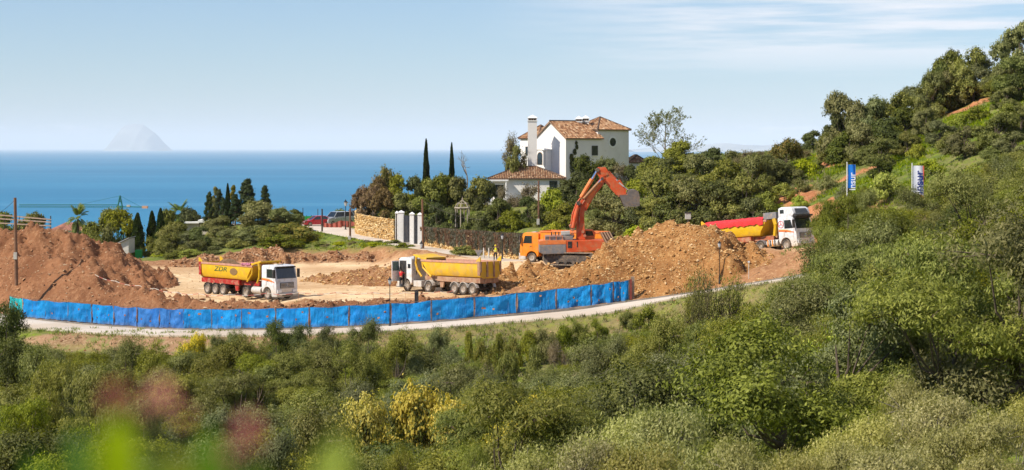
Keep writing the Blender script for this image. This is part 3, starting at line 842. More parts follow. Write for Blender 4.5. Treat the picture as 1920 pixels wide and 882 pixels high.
WHEELS = {}
def wheel_mesh(r, w):
    k = (r, w)
    if k in WHEELS: return WHEELS[k]
    t = MB(); h = w/2
    t.lathe([(r*0.60,-h*0.9),(r*0.80,-h),(r*0.95,-h*0.92),(r,-h*0.65),(r,h*0.65),(r*0.95,h*0.92),(r*0.80,h),(r*0.60,h*0.9)], 24, axis='y')
    for i in range(24):      # tread blocks
        a = 2*math.pi*i/24; c, s = math.cos(a), math.sin(a)
        p = [(c*r*0.985, yy, s*r*0.985) for yy in (-h*0.7, h*0.7)]
        t.tube(p[0], p[1], r*0.045, None, 4)
    tm = t.build("tyre", m_tyr, me_only=True)
    q = MB(); q.lathe([(0.001,-h*0.30),(r*0.16,-h*0.30),(r*0.20,-h*0.55),(r*0.34,-h*0.45),(r*0.52,-h*0.80),(r*0.62,-h*0.90),(r*0.62,-h*0.6),(r*0.55,h*0.2)], 20, axis='y')
    q.lathe([(0.001,-h*0.62),(r*0.12,-h*0.62),(r*0.14,-h*0.30)], 10, axis='y')
    for i in range(8):
        a = 2*math.pi*i/8; q.tube((math.cos(a)*r*0.42,-h*0.72,math.sin(a)*r*0.42),(math.cos(a)*r*0.42,-h*0.45,math.sin(a)*r*0.42), r*0.035, None, 5)
    WHEELS[k] = (tm, q.build("rim", m_rim, me_only=True)); return WHEELS[k]
def wheel(parent, x, y, r=0.52, w=0.32):
    tm, rm = wheel_mesh(r, w)
    o = link("wheel", tm, parent, (x, y, r))
    if y > 0: o.rotation_euler = (0, 0, math.pi)      # outer face is local -y
    link("rim", rm, o)
    return o
def arch(cx, r, z0, z1, n=9, k=1):
    """points of a wheel arch going from rear to front"""
    return [(cx - k*r*math.cos(math.pi*i/(n-1)), z0 + (z1-z0)*math.sin(math.pi*i/(n-1))) for i in range(n)]

def cab(parent, paint, high=False, door_open=False, stripe=None, x0=0.0, glass=m_gls, badge=False):
    """forward control cab, front face near x0, facing +x"""
    c = empty_mesh = None
    fr = [(x0-2.25,0.85),(x0-2.25,3.05),(x0-2.10,3.20),(x0-0.62,3.20),(x0-0.36,3.05),(x0-0.06,1.95),(x0+0.0,1.2),(x0-0.02,0.62),(x0-0.78,0.62)]
    pr = fr + [(p[0], p[1]) for p in reversed(arch(x0-1.42, 0.64, 0.62, 1.20))][:0]
    a = [(x0-1.42+0.64*math.cos(t), 0.62+0.60*math.sin(t)) for t in np.linspace(0, math.pi, 9)]
    poly = [(x0-2.25,3.05),(x0-2.10,3.20),(x0-0.62,3.20),(x0-0.36,3.05),(x0-0.06,1.95),(x0,1.2),(x0-0.02,0.62)] + a + [(x0-2.25,0.85)]
    body = MB().prism(poly, 'y', -1.22, 1.22).build("cab", paint, parent, bevel=0.05, smooth=True)
    # windscreen, following the slope and standing just proud
    w = MB(); 
    w.poly([(x0-0.045,-1.08,2.00),(x0-0.045,1.08,2.00),(x0-0.335,1.02,3.00),(x0-0.335,-1.02,3.00),(x0-0.03,-1.08,2.00),(x0-0.03,1.08,2.00),(x0-0.31,1.02,3.02),(x0-0.31,-1.02,3.02)],
           [(0,3,2,1),(4,5,6,7),(0,1,5,4),(2,3,7,6),(0,4,7,3),(1,2,6,5)])
    ws = w.build("windscreen", glass, body)
    sm = MB(); sm.box(x0-0.40, x0-0.08, -1.1, 1.1, 3.0, 3.10); sm.build("sun_visor", m_drk, body, bevel=0.02)
    for s in (-1, 1):
        g = [(x0-0.42,2.05),(x0-0.62,2.85),(x0-1.45,2.85),(x0-1.45,2.05)]
        MB().prism(g, 'y', s*1.215, s*1.235).build("side_window", glass, body)
        for xs, zs in ((x0-0.36,1.02),(x0-1.52,1.3)): MB().prism([(xs,zs),(xs,2.98),(xs+.018,2.98),(xs+.018,zs)], 'y', s*1.222, s*1.228).build("door_seam", m_drk, body)
        MB().box(x0-1.42, x0-1.22, s*1.22, s*1.26, 1.72, 1.78).build("door_handle", m_drk, body)
        MB().box(x0-0.20, x0-0.02, s*1.30, s*1.52, 2.05, 2.85).build("mirror", m_drk, body, bevel=0.03)
        hl = MB(); hl.prism([(-s*0.0+s*0.62,0.72),(s*1.12,0.70),(s*1.14,0.98),(s*0.66,0.95)], 'x', x0+0.02, x0+0.10); hl.build("headlight", m_lmp, parent, bevel=0.02)
    g = MB(); g.box(x0+0.0, x0+0.035, -0.78, 0.78, 1.10, 1.62); grille = g.build("grille", m_drk, parent)
    for k in range(4):
        MB().box(x0+0.03, x0+0.06, -0.74, 0.74, 1.15+k*0.12, 1.20+k*0.12).build("grille_bar", m_lgr, grille)
    e = MB(); star(e, (x0+0.075, 0, 1.36), 0.15, 'x', 0.012); e.build("emblem", m_chr, grille)
    bp = MB(); bp.prism([(x0-0.72,0.40),(x0-0.70,0.66),(x0+0.06,0.70),(x0+0.14,0.60),(x0+0.10,0.34),(x0-0.60,0.32)], 'y', -1.25, 1.25)
    bp.build("bumper", m_lgr if not high else paint, parent, bevel=0.04, smooth=True)
    MB().box(x0+0.07, x0+0.125, -0.62, 0.62, 0.40, 0.58).build("bumper_grille", m_drk, parent)
    for s in (-1, 1): MB().box(x0-0.70, x0-0.35, s*1.10, s*1.24, 0.42, 0.56).build("cab_step", m_drk, parent)
    if stripe:
        for s in (-1, 1):
            q = MB(); q.prism([(x0-2.20,1.96),(x0-1.2,1.90),(x0-0.30,1.70),(x0-0.30,1.62),(x0-1.3,1.74),(x0-2.20,1.80)], 'y', s*1.222, s*1.232)
            q.build("side_stripe", stripe, body)
            q = MB(); q.prism([(x0-2.20,2.02),(x0-1.2,1.96),(x0-0.70,1.86),(x0-0.70,1.83),(x0-1.2,1.92),(x0-2.20,1.98)], 'y', s*1.222, s*1.231)
            q.build("side_stripe", m_yel, body)
    if high:
        pf = [(x0-2.20,3.20),(x0-2.15,4.00),(x0-1.75,4.12),(x0-0.75,4.08),(x0-0.42,3.90),(x0-0.22,3.42),(x0-0.42,3.20)]
        r = MB().prism(pf, 'y', -1.16, 1.16).build("roof_cap", paint, parent, bevel=0.10, smooth=True)
        MB().poly([(x0-0.24,-0.85,3.46),(x0-0.24,0.85,3.46),(x0-0.42,0.80,3.86),(x0-0.42,-0.80,3.86),(x0-0.20,-0.85,3.48),(x0-0.20,0.85,3.48),(x0-0.39,0.80,3.90),(x0-0.39,-0.80,3.90)],
                  [(0,3,2,1),(4,5,6,7),(0,1,5,4),(2,3,7,6),(0,4,7,3),(1,2,6,5)]).build("roof_window", m_gls, r)
        MB().prism([(x0-0.30,3.10),(x0+0.12,3.16),(x0+0.10,3.30),(x0-0.30,3.34)], 'y', -1.15, 1.15).build("roof_visor", m_drk, r, bevel=0.02)
        MB().box(x0-1.95, x0-1.45, -1.175, -1.155, 3.50, 3.86).build("roof_side_window", m_gls, r)
    else:
        MB().box(x0-1.5, x0-1.0, -0.35, 0.35, 3.19, 3.27).build("roof_hatch", m_lgr, body, bevel=0.02)
    if badge:
        e = MB(); star(e, (x0-1.88, -1.235, 2.48), 0.33, 'y', 0.03); e.build("side_emblem", m_emb, body)
    return body
def star(mb, c, r, ax, t):
    n = 24; c = Vector(c)
    def pt(a, rr): return c + (Vector((0, math.cos(a)*rr, math.sin(a)*rr)) if ax == 'x' else Vector((math.cos(a)*rr, 0, math.sin(a)*rr)))
    for i in range(n): mb.tube(pt(2*math.pi*i/n, r), pt(2*math.pi*(i+1)/n, r), t, None, 4, cap=False)
    for k in range(3): mb.tube(c, pt(math.pi/2+k*2*math.pi/3, r), t*1.4, t*0.4, 4)

def loft(name, rings, mat, parent, smooth=False, close=False):
    vs = []; fs = []; n = len(rings[0])
    for r in rings: vs += [tuple(p) for p in r]
    for i in range(len(rings)-1):
        for j in range(n if close else n-1):
            k = (j+1) % n
            fs.append([i*n+j, (i+1)*n+j, (i+1)*n+k, i*n+k])
    mb = MB(); mb.v = vs; mb.f = fs
    return mb.build(name, mat, parent, smooth=smooth)

def tub(parent, xf, xr, paint, railm, gate, z0=1.56, z1=3.05, hw=1.22, ribs=False, round_=True, ribm=None):
    """half round tipping body, open on top; xf front x at the top, xr rear x"""
    def sec(x, k, inset=0.0):
        pts = []
        hwk = hw-inset; N = 12
        prof = [(-1.0,1.0),(-0.985,0.62),(-0.965,0.30),(-0.80,0.06),(-0.62,0.0),(0,0.0),(0.62,0.0),(0.80,0.06),(0.965,0.30),(0.985,0.62),(1.0,1.0)]
        for u, q in prof:
            z = z0+inset*(1-q)+(z1-z0)*q; pts.append(Vector((x + k*(z-z0)/(z1-z0), u*hwk, z)))
        return [p for p in pts]
        return pts
    lean = 1.25
    outer = [sec(xf-lean, lean), sec((xf+xr)/2, 0.2), sec(xr, 0)]
    inner = [sec(xf-lean-0.08, lean, 0.06), sec((xf+xr)/2, 0.2, 0.06), sec(xr, 0, 0.06)]
    body = loft("dump_body", outer, paint, parent, smooth=True)
    loft("body_lining", inner, m_gry, body, smooth=True)
    fw = MB(); s0 = sec(xf-lean, lean); fw.poly([tuple(p) for p in s0], [list(range(len(s0)))]); fw.build("front_wall", paint, body)
    # top rails
    for s in (-1, 1):
        MB().box(xr-0.02, xf, s*(hw+0.05), s*(hw-0.09), z1-0.16, z1+0.03).build("top_rail", railm, body, bevel=0.02)
    # rear gate
    g = MB(); sr = sec(xr-0.05, 0, -0.03); poly = [(p.y, p.z) for p in sr]; g.prism(poly, 'x', xr-0.16, xr-0.04)
    gt = g.build("tailgate", gate, parent)
    for y in (-1.16, -0.40, 0.40, 1.16):
        zb = z0+0.1 if abs(y) < 0.6 else z0+0.55
        MB().box(xr-0.26, xr-0.15, y-0.09, y+0.09, zb, z1+0.02).build("gate_rib", ribm or railm, gt, bevel=0.01)
    for s in (-1, 1):
        MB().box(xr-0.20, xr+0.14, s*(hw-0.02), s*(hw+0.08), z0+0.25, z1+0.05).build("rear_post", ribm or railm, body, bevel=0.02)
    for s in (-1, 1):     # hinge ears at the rear top
        MB().prism([(xr-0.25,z1),(xr+0.35,z1),(xr+0.25,z1+0.18),(xr-0.15,z1+0.45),(xr-0.28,z1+0.4)], 'y', s*(hw-0.03), s*(hw+0.05)).build("hinge_plate", paint, body)
    return body

def fender(parent, x, y, r=0.62, mat=m_gry):
    vs = MB(); n = 8; w = 0.34
    for i in range(n):
        a0 = math.pi*(0.08+0.84*i/n); a1 = math.pi*(0.08+0.84*(i+1)/n)
        p = [(x+math.cos(a)*rr, 0.52+math.sin(a)*rr) for a, rr in ((a0,r),(a1,r),(a1,r+0.04),(a0,r+0.04))]
        vs.prism(p, 'y', y-w/2, y+w/2)
    return vs.build("mudguard", mat, parent)

def artic_truck(name, label, loc, heading, pitch, frame_mat, stripe=None, high=False, wheels3=True, tarp=None, text=None, badge=False, door=False, fend=m_gry, body_mat=m_yel, kink=0.0, gate=None, hood=True, scale=1.0, paint=m_wht):
    root = empty(name, loc, (0, pitch, heading)); root.scale = (scale,)*3
    tag(root, label, "dump truck")
    cab(root, paint, high, door, stripe, 0.0, badge=badge)
    ch = MB()
    for s in (-0.42, 0.42): ch.box(-6.1, -0.4, s-0.05, s+0.05, 0.72, 0.98)
    for x in (-1.42, -4.75): ch.tube((x, -0.95, 0.52), (x, 0.95, 0.52), 0.11, None, 8)
    ch.box(-5.4, -4.1, -0.5, 0.5, 0.98, 1.12); ch.box(-3.0, -2.3, -1.0, 1.0, 0.62, 1.0)
    ch.build("chassis", m_chs, root)
    for s in (-1, 1):
        wheel(root, -1.42, s*1.06); wheel(root, -4.75, s*1.0, 0.52, 0.58); fender(root, -4.75, s*1.0, mat=fend)
    ft = MB(); ft.tube((-3.9, -0.92, 0.78), (-2.45, -0.92, 0.78), 0.33, None, 14); ft.build("fuel_tank", m_lgr, root, smooth=True)
    tb = MB(); tb.box(-3.7, -2.5, 0.62, 1.20, 0.5, 1.05); tb.build("battery_box", m_lgr, root, bevel=0.03)
    if high:
        for k in range(4): MB().box(-3.75+k*0.3, -3.62+k*0.3, -1.27, -1.255, 0.5, 1.08).build("tank_strap", m_drk if k % 2 else m_org, root)
    # trailer
    fr = MB()
    for s in (-0.5, 0.5): fr.prism([(-3.5,1.12),(-3.5,1.50),(-12.3,1.50),(-12.3,1.05),(-6.4,1.05),(-5.9,1.12)], 'y', s-0.08, s+0.08)
    fr.prism([(-6.9,1.34),(-6.7,0.55),(-6.3,0.55),(-6.2,1.34)], 'y', -1.0, -0.85); fr.prism([(-6.9,1.34),(-6.7,0.55),(-6.3,0.55),(-6.2,1.34)], 'y', 0.85, 1.0)
    fr.box(-12.2, -6.0, -1.10, 1.10, 1.12, 1.55)
    fr.build("trailer_frame", frame_mat, root)
    ax = [-8.55, -9.85, -11.15]
    axm = MB()
    for x in ax: axm.tube((x,-1.0,0.52),(x,1.0,0.52),0.1,None,8)
    axm.build("trailer_axles", m_chs, root)
    for x in ax:
        for s in (-1, 1):
            wheel(root, x, s*1.02, 0.52, 0.40); fender(root, x, s*1.02, 0.60, fend)
    b = tub(root, -3.7, -12.2, body_mat, m_rail, gate or body_mat, ribm=frame_mat)
    # headboard curving forward over the gap behind the cab, braces and tipping ram
    if hood:
        MB().prism([(-4.4,3.03),(-3.7,3.12),(-2.75,3.34),(-2.45,3.44),(-2.45,3.52),(-2.8,3.50),(-3.75,3.30),(-4.5,3.24)], 'y', -1.18, 1.18).build("headboard", body_mat, root, bevel=0.02)
        for s in (-1, 1):
            MB().path([(-2.9, s*1.1, 3.35),(-2.75, s*1.08, 2.7),(-2.95, s*1.0, 2.0),(-3.4, s*0.9, 1.45)], 0.13, 0.10, 6).build("front_brace", body_mat, root)
            MB().path([(-3.75, s*1.15, 3.1),(-3.9, s*1.12, 2.3),(-4.9, s*0.95, 1.5)], 0.09, None, 6).build("corner_brace", body_mat, root)
    MB().box(-3.55, -3.30, -0.3, 0.3, 1.3, 3.3).build("ram_post", frame_mat, root)
    MB().tube((-3.15, 0, 1.2), (-3.2, 0, 3.2), 0.13, 0.10, 10).build("tipping_ram", m_gry, root)
    if tarp == 'roll':
        t = MB(); rg = random.Random(3)
        for s in (-1,):
            pts = [(-4.0-0.22*i, s*(1.2+rg.uniform(-.05,.05)), 3.12+rg.uniform(-.06,.08)) for i in range(7)]
            t.path(pts, 0.16, 0.13, 7)
        t.path([(-4.05, -1.1+0.36*i, 3.22+rg.uniform(-.05,.08)) for i in range(7)], 0.15, None, 7)
        t.build("rolled_tarp", m_tarpp, root, smooth=True)
    if tarp == 'full':
        N = 44; rings = []; rg = random.Random(9)
        for i in range(N+1):
            x = -4.1-8.05*i/N; row = []
            drop = 0.42+0.06*math.sin(i*1.1)+rg.uniform(-.05,.05)
            for y, z in ((-1.32, 3.08-drop),(-1.34, 2.95),(-1.31, 3.16),(-0.9,3.30),(-0.45,3.38),(0,3.42),(0.45,3.38),(0.9,3.30),(1.31,3.16),(1.34,2.95),(1.32,3.08-drop)):
                row.append((x, y+rg.uniform(-.02,.02), z+rg.uniform(-.025,.025)+0.03*math.sin(i*1.6)))
            rings.append(row)
        loft("tarp", rings, m_tarp, root, smooth=True)
        MB().box(-4.15, -2.5, -1.15, 1.15, 3.1, 3.72).build("tarp_housing", m_gry, root, bevel=0.03)
    if text:
        # painted on the right side of the tipping body (local -y)
        me = text_mesh(text, 0.62, m_grn_txt, 0.012, 0.25, 0.0)
        o = link("lettering", me, b, (-8.9, -1.215, 2.50)); o.rotation_euler = (math.radians(89), 0, 0); o.scale = (1.7, 1, 1)
        lens = [(-6.75+0.62*math.cos(2*math.pi*i/16), 2.36+0.33*math.sin(2*math.pi*i/16)) for i in range(16)]
        MB().prism(lens, 'y', -1.218, -1.19).build("round_decal", m_brn_dec, b)
    return root, b

def ang_to(v): return math.atan2(v[1], v[0])
def put_truck(front, rear, **kw):
    """front/rear: (px, py, D) of the ground under the bumper and under the tail, centre line"""
    a = PW(*front); r = PW(*rear); d = a-r
    L = math.hypot(d.x, d.y)
    pitch = -math.atan2(d.z, L)
    return dict(loc=a, heading=math.atan2(d.y, d.x), pitch=pitch)
def heading_truck(px, py, D, th_deg, rise, right=1, away=-1, sc=1.0, fit=0.75):
    """front centre at px, D, th = angle from the view axis; height and pitch follow the ground under the axles"""
    th = math.radians(th_deg)
    hx, hy = right*math.sin(th), away*math.cos(th)
    p = PW(px, py, D)
    zs = []
    for L in (1.4, 10.0):
        zs.append(max(surf(p.x-hx*L*sc+s*hy*1.0, p.y-hy*L*sc-s*hx*1.0) for s in (-1, 1)))
    sl = (zs[0]-zs[1])/(8.6*sc)
    zf = zs[0]+sl*1.4*sc
    print('TRUCK', px, 'want z', round(p.z, 2), 'ground', round(zf, 2), 'rise', round(sl*12.4, 2), 'wanted', rise)
    return dict(loc=Vector((p.x, p.y, zf)), heading=math.atan2(hy, hx), pitch=-math.atan(sl))
T1 = heading_truck(538, 557.5, 176.5, 44, 0.55, 1, -1)
t1, b1 = artic_truck("dump_truck", "yellow tipper with red frame and white cab facing right, green letters on its side", frame_mat=m_red, stripe=m_str, tarp='roll', text="ZDR", fend=m_drk, scale=1.06, **T1)
T3 = heading_truck(1512, 468.5, 173.5, 39, 1.55, 1, -1)
t3, b3 = artic_truck("dump_truck", "tall white cab truck under a bright red tarp, high on the right", frame_mat=m_rust, stripe=m_str, high=True, tarp='full', badge=True, hood=False, scale=1.02, **T3)
for s in (-1, 1):
    MB().path([(-2.8, s*1.1, 3.1),(-2.65, s*1.08, 2.5),(-2.95, s*1.0, 1.5)], 0.22, 0.2, 6).build("front_brace", m_yel, t3)
m_och = M("paint_ochre", (0.68,0.41,0.02), 0.55, var=0.14, vscale=1.0, dirt=(0.50,0.32,0.12), dirt_amt=0.5, bump=0.15, bscale=3)
m_rdd = M("frame_dusty", (0.30,0.12,0.07), 0.75, var=0.25, dirt=DUST, dirt_amt=0.9)
T2 = heading_truck(764, 543.5, 185.0, 41, -0.3, -1, 1)
t2, b2 = artic_truck("dump_truck", "dusty white cab truck facing away left, its door open beside a worker in red", frame_mat=m_rdd, body_mat=m_och, tarp=None, fend=m_lgr, scale=1.07, gate=m_och, **T2)
# sleeper windows and open door of the middle truck
cb = [c for c in t2.children if c.name.startswith('cab')][0]
for x in (-2.05, -1.70): pass
dr = MB().prism([(0,0.95),(0,2.0),(-0.12,2.9),(-1.05,2.9),(-1.05,0.95)], 'y', -0.03, 0.03).build("open_door", m_wht, t2, bevel=0.01)
dr.location = (-0.42, 1.24, 0); dr.rotation_euler = (0, 0, math.radians(-82))
MB().prism([(-0.1,1.95),(-0.2,2.8),(-0.95,2.8),(-0.95,1.95)], 'y', -0.045, 0.045).build("door_window", M("door_glass", (0.10,0.16,0.15), 0.1, spec=0.8), dr)
MB().box(-1.45, -0.45, 1.19, 1.238, 1.0, 2.9).build("doorway_shade_slab", m_drk, t2)  # dark slab over the closed cab side, standing in for interior shade
MB().box(-2.1, -1.7, 1.22, 1.24, 2.2, 2.6).build("sleeper_window", m_gls, t2)
MB().path([(-2.3, 0.9, 3.2),(-2.6, 0.95, 3.0),(-2.6, 0.95, 1.6)], 0.09, None, 8).build("exhaust_stack", m_chs, t2)
# loads
def load(parent_loc, heading, pitch, label, peak, seed, x0=-11.6, x1=-5.2, top=2.9):
    r = np.random.default_rng(seed); n = 26; m_ = 12; vs = []; fs = []
    for i in range(n):
        for j in range(m_):
            x = x0+(x1-x0)*i/(n-1); y = -1.1+2.2*j/(m_-1)
            e = min(1, min(i, n-1-i)/3.0)*min(1, min(j, m_-1-j)/2.5)
            z = top-0.35 + e*(0.22 + peak*math.exp(-((x-(x0+x1)/2+0.9)/1.0)**2)*(0.6+0.4*math.cos(y*1.2)) + r.uniform(-.08,.08))
            vs.append((x, y, z))
    for i in range(n-1):
        for j in range(m_-1): a = i*m_+j; fs.append([a, a+m_, a+m_+1, a+1])
    o = link("soil_load", np_mesh("soil_load", vs, fs, m_load), None, parent_loc); o.rotation_euler = (0, pitch, heading); o.scale = (1.065,)*3; tag(o, label, "load of soil"); return o
load(T1['loc'], T1['heading'], T1['pitch'], "dark brown soil load peaking above the yellow body of the lettered truck", 0.62, 1)
load(T2['loc'], T2['heading'], T2['pitch'], "flat soil load inside the middle truck's yellow body", 0.0, 2, top=2.72)

# ---------------------------------------------------------------- rigid orange truck behind the excavator
def rigid_truck():
    th = math.radians(63)
    loc = PW(984, 490.5, 195.5); hd = math.atan2(math.cos(th), -math.sin(th))
    root = empty("dump_truck", loc, (0, 0, hd)); tag(root, "orange four axle tipper parked behind the excavator, its cab facing left", "dump truck")
    cab(root, m_org, False, False, None, 0.0)
    ch = MB()
    for s in (-0.42, 0.42): ch.box(-9.8, -0.4, s-0.05, s+0.05, 0.75, 1.05)
    ch.box(-9.6, -2.4, -1.0, 1.0, 1.05, 1.2); ch.build("chassis", m_chs, root)
    for x in (-1.42, -3.2, -7.4, -8.75):
        for s in (-1, 1): wheel(root, x, s*1.04, 0.52, 0.34 if x > -4 else 0.55)
    for x in (-7.4, -8.75):
        for s in (-1, 1): fender(root, x, s*1.04)
    MB().tube((-5.9,0.95,0.85),(-4.3,0.95,0.85),0.33,None,12).build("fuel_tank", m_lgr, root, smooth=True)
    b = MB(); side = [(-2.5,1.3),(-2.5,3.35),(-9.4,3.35),(-10.6,1.3)]
    b.prism(side, 'y', -1.26, -1.20); b.prism(side, 'y', 1.20, 1.26); b.box(-10.5,-2.5,-1.2,1.2,1.25,1.35); b.box(-2.58,-2.5,-1.2,1.2,1.35,3.45)
    body = b.build("dump_body", m_org, root)
    for s in (-1, 1):
        MB().box(-9.4,-2.45,s*1.18,s*1.32,3.3,3.44).build("top_rail", m_exo, body)
        for x in (-4.0,-5.6,-7.2,-8.8): MB().box(x-0.06,x+0.06,s*1.255,s*1.31,1.35,3.3).build("side_rib", m_org, body)
    g = MB(); g.poly([(-9.42,-1.2,3.4),(-9.42,1.2,3.4),(-10.62,1.2,1.28),(-10.62,-1.2,1.28),(-9.50,-1.2,3.4),(-9.50,1.2,3.4),(-10.72,1.2,1.28),(-10.72,-1.2,1.28)],[(0,3,2,1),(4,5,6,7),(0,1,5,4),(2,3,7,6),(0,4,7,3),(1,2,6,5)])
    tg = g.build("tailgate", M("gate_brown", (0.22,0.10,0.05), 0.7, dirt=DUST, dirt_amt=0.6), root)
    for y in (-1.05,-0.35,0.35,1.05): MB().tube((-9.55,y,3.4),(-10.76,y,1.32),0.08,None,4).build("gate_rib", M("rib_pale", (0.45,0.30,0.20), 0.7), tg)
rigid_truck()

# ---------------------------------------------------------------- excavator
def excavator():
    D = 187.0; sc = D/FPX
    base = PW(1078, 491, D); base.z = surf(base.x, D)+0.12
    root = empty("excavator", base); tag(root, "big orange red tracked excavator with its arm raised above the dirt bank", "excavator")
    def L(cx, cy):   # crop coordinates (x4.2) -> local x,z
        px = 940+cx/4.2; py = 290+cy/4.2
        return ((px-1078)*sc, (491-py)*sc)
    # tracks, turned a little to the camera
    tr = math.radians(-20)
    def track(yo, name):
        t = MB(); Ln, H, w = 5.9, 1.25, 0.62; n = 40; prof = []
        R = H/2
        per = []
        for i in range(12): a = math.pi/2+math.pi*i/11; per.append((-Ln/2+R+R*math.cos(a), R+R*math.sin(a)))
        for i in range(12): a = -math.pi/2+math.pi*i/11; per.append((Ln/2-R+R*math.cos(a), R+R*math.sin(a)))
        per.append(per[0]); dens = resample([(p[0], p[1]) for p in per], 0.21)
        for i in range(len(dens)-1):
            a = Vector((dens[i][0], 0, dens[i][1])); b_ = Vector((dens[i+1][0], 0, dens[i+1][1])); d = (b_-a)
            if d.length < 0.03: continue
            dn_ = d.normalized(); nn = Vector((dn_.z, 0, -dn_.x)); c = (a+b_)/2; h = d*0.44
            P8 = []
            for off in (-0.05, 0.05):
                for sx, yy in ((-1,-w/2),(1,-w/2),(1,w/2),(-1,w/2)): P8.append(c+h*sx+nn*off+Vector((0,yy,0)))
            t.poly([tuple(p) for p in P8], [(0,3,2,1),(4,5,6,7),(0,1,5,4),(1,2,6,5),(2,3,7,6),(3,0,4,7)])
        o = t.build("track", M("track_steel", (0.20,0.17,0.14), 0.75, dirt=DUST, dirt_amt=0.7, var=0.25), root)
        o.location = (math.sin(-tr)*yo+0.15, math.cos(tr)*yo, 0); o.rotation_euler = (0,0,tr)
        f = MB(); f.box(-Ln/2+0.6, Ln/2-0.6, -w*0.38, w*0.38, 0.3, 0.98)
        for k in range(6): f.tube((-Ln/2+0.7+k*0.85, -w*0.45, 0.3),(-Ln/2+0.7+k*0.85, w*0.45, 0.3), 0.2, None, 10)
        for x in (-Ln/2+R, Ln/2-R): f.tube((x,-w*0.44,R),(x,w*0.44,R), R*0.86, None, 14)
        f.build("track_frame", m_chs, o)
    track(-1.75, 'n'); track(1.75, 'f')
    MB().lathe([(0.01,0.75),(1.0,0.75),(1.0,1.45),(0.01,1.45)], 20).build("slew_ring", m_chs, root)
    # upper structure
    def part(name, pts, mat, y0, y1, bev=0.04, par=None):
        return MB().prism([L(*p) for p in pts], 'y', y0, y1).build(name, mat, par or root, bevel=bev)
    part("house", [(505,650),(505,745),(640,742),(860,718),(830,650)][:0] or [(505,652),(505,748),(650,742),(820,722),(800,652)], m_exr, -1.65, 1.65)
    part("counterweight", [(295,690),(295,745),(330,762),(506,757),(506,684)], m_gry, -1.70, 1.70, 0.08)
    part("counterweight_cap", [(295,660),(297,689),(506,683),(506,652),(330,654)], m_exo, -1.68, 1.68)
    part("engine_cover", [(345,622),(345,653),(560,650),(560,618)], m_gry, -1.45, 1.5)
    part("engine_box", [(560,640),(575,618),(505,612),(500,650)], m_drk, -1.2, 1.3)
    part("exhaust_box", [(470,588),(470,614),(540,612),(540,584)], m_lgr, -0.6, 0.4)
    for cx in (395, 425, 452): MB().tube((L(cx,620)[0], -0.3, L(cx,620)[1]), (L(cx,592)[0], -0.3, L(cx,592)[1]), 0.06, None, 6).build("exhaust_pipe", m_drk, root)
    part("vent_panel", [(520,662),(520,712),(552,711),(552,661)], m_drk, -1.675, -1.66, 0)
    part("door_panel", [(590,662),(590,706),(598,706),(598,662)], m_drk, -1.672, -1.66, 0)
    # walkway rail
    w = MB()
    for cx in (330, 380, 430, 480): w.tube((L(cx,655)[0],-1.55,L(cx,655)[1]),(L(cx,618)[0],-1.55,L(cx,618)[1]),0.03,None,5)
    w.tube((L(330,618)[0],-1.55,L(330,618)[1]),(L(480,618)[0],-1.55,L(480,618)[1]),0.03,None,5); w.build("handrail", m_exo, root)
    # operator cab on the far side
    MB().prism([L(650,590),(L(650,590)[0],L(650,655)[1]),(L(735,655)[0],L(735,655)[1]),(L(745,600)[0],L(745,600)[1]),(L(720,575)[0],L(720,575)[1]),(L(660,575)[0],L(660,575)[1])], 'y', 0.55, 1.65).build("operator_cab", m_exo, root, bevel=0.05)
    MB().prism([(L(665,588)[0],L(665,588)[1]),(L(665,625)[0],L(665,625)[1]),(L(730,625)[0],L(730,625)[1]),(L(718,588)[0],L(718,588)[1])], 'y', 0.54, 0.56).build("cab_window", m_gls, root)
    # boom: lower (vertical) and upper leaning right
    part("boom_foot", [(590,650),(592,560),(590,450),(603,385),(635,345),(672,360),(655,420),(652,480),(655,560),(660,650)], m_exr, -0.42, 0.42, 0.03)
    part("boom", [(612,362),(640,330),(700,262),(760,196),(790,150),(820,170),(806,214),(745,292),(700,365),(668,425),(655,425),(640,385)], m_exr, -0.36, 0.36, 0.03)
    part("boom_web", [(640,365),(700,290),(768,212),(788,205),(735,290),(690,362),(664,405)], m_exo, -0.375, 0.375, 0)
    # boom lift cylinders (left of the boom)
    def cyl(name, a, b, r, ys, mat, mid=0.6, rodm=m_chr):
        for y in ys:
            A = Vector((L(*a)[0], y, L(*a)[1])); B = Vector((L(*b)[0], y, L(*b)[1])); C = A.lerp(B, mid)
            o = MB().tube(A, C, r, None, 10).build(name, mat, root, smooth=True)
            MB().tube(C, B, r*0.55, None, 8).build("rod", rodm, o, smooth=True)
            MB().tube(B+Vector((0,-0.16,0)), B+Vector((0,0.16,0)), r*1.1, None, 8).build("pin", m_chs, o)
    cyl("lift_cylinder", (562,560), (606,365), 0.20, (-0.62, 0.62), m_exr, 0.85, m_exr)
    MB().path([(L(545,560)[0],-0.3,L(545,560)[1]),(L(560,450)[0],-0.3,L(560,450)[1]),(L(590,370)[0],-0.3,L(590,370)[1]),(L(640,300)[0],-0.3,L(640,300)[1])], 0.10, 0.08, 6).build("hydraulic_hose", m_exr, root)
    MB().path([(L(615,560)[0],-0.5,L(615,560)[1]),(L(612,460)[0],-0.5,L(612,460)[1]),(L(622,390)[0],-0.5,L(622,390)[1]),(L(650,350)[0],-0.45,L(650,350)[1]),(L(770,190)[0],-0.42,L(770,190)[1])], 0.07, 0.06, 6).build("hydraulic_hose", m_rust, root)
    cyl("stick_cylinder", (628,320), (757,105), 0.20, (-0.30, 0.30), m_exo, 0.66)
    cyl("boom_cylinder", (648,330), (792,172), 0.14, (-0.52, 0.52), M("cyl_brown", (0.36,0.17,0.07), 0.6, dirt=DUST, dirt_amt=0.4), 0.8)
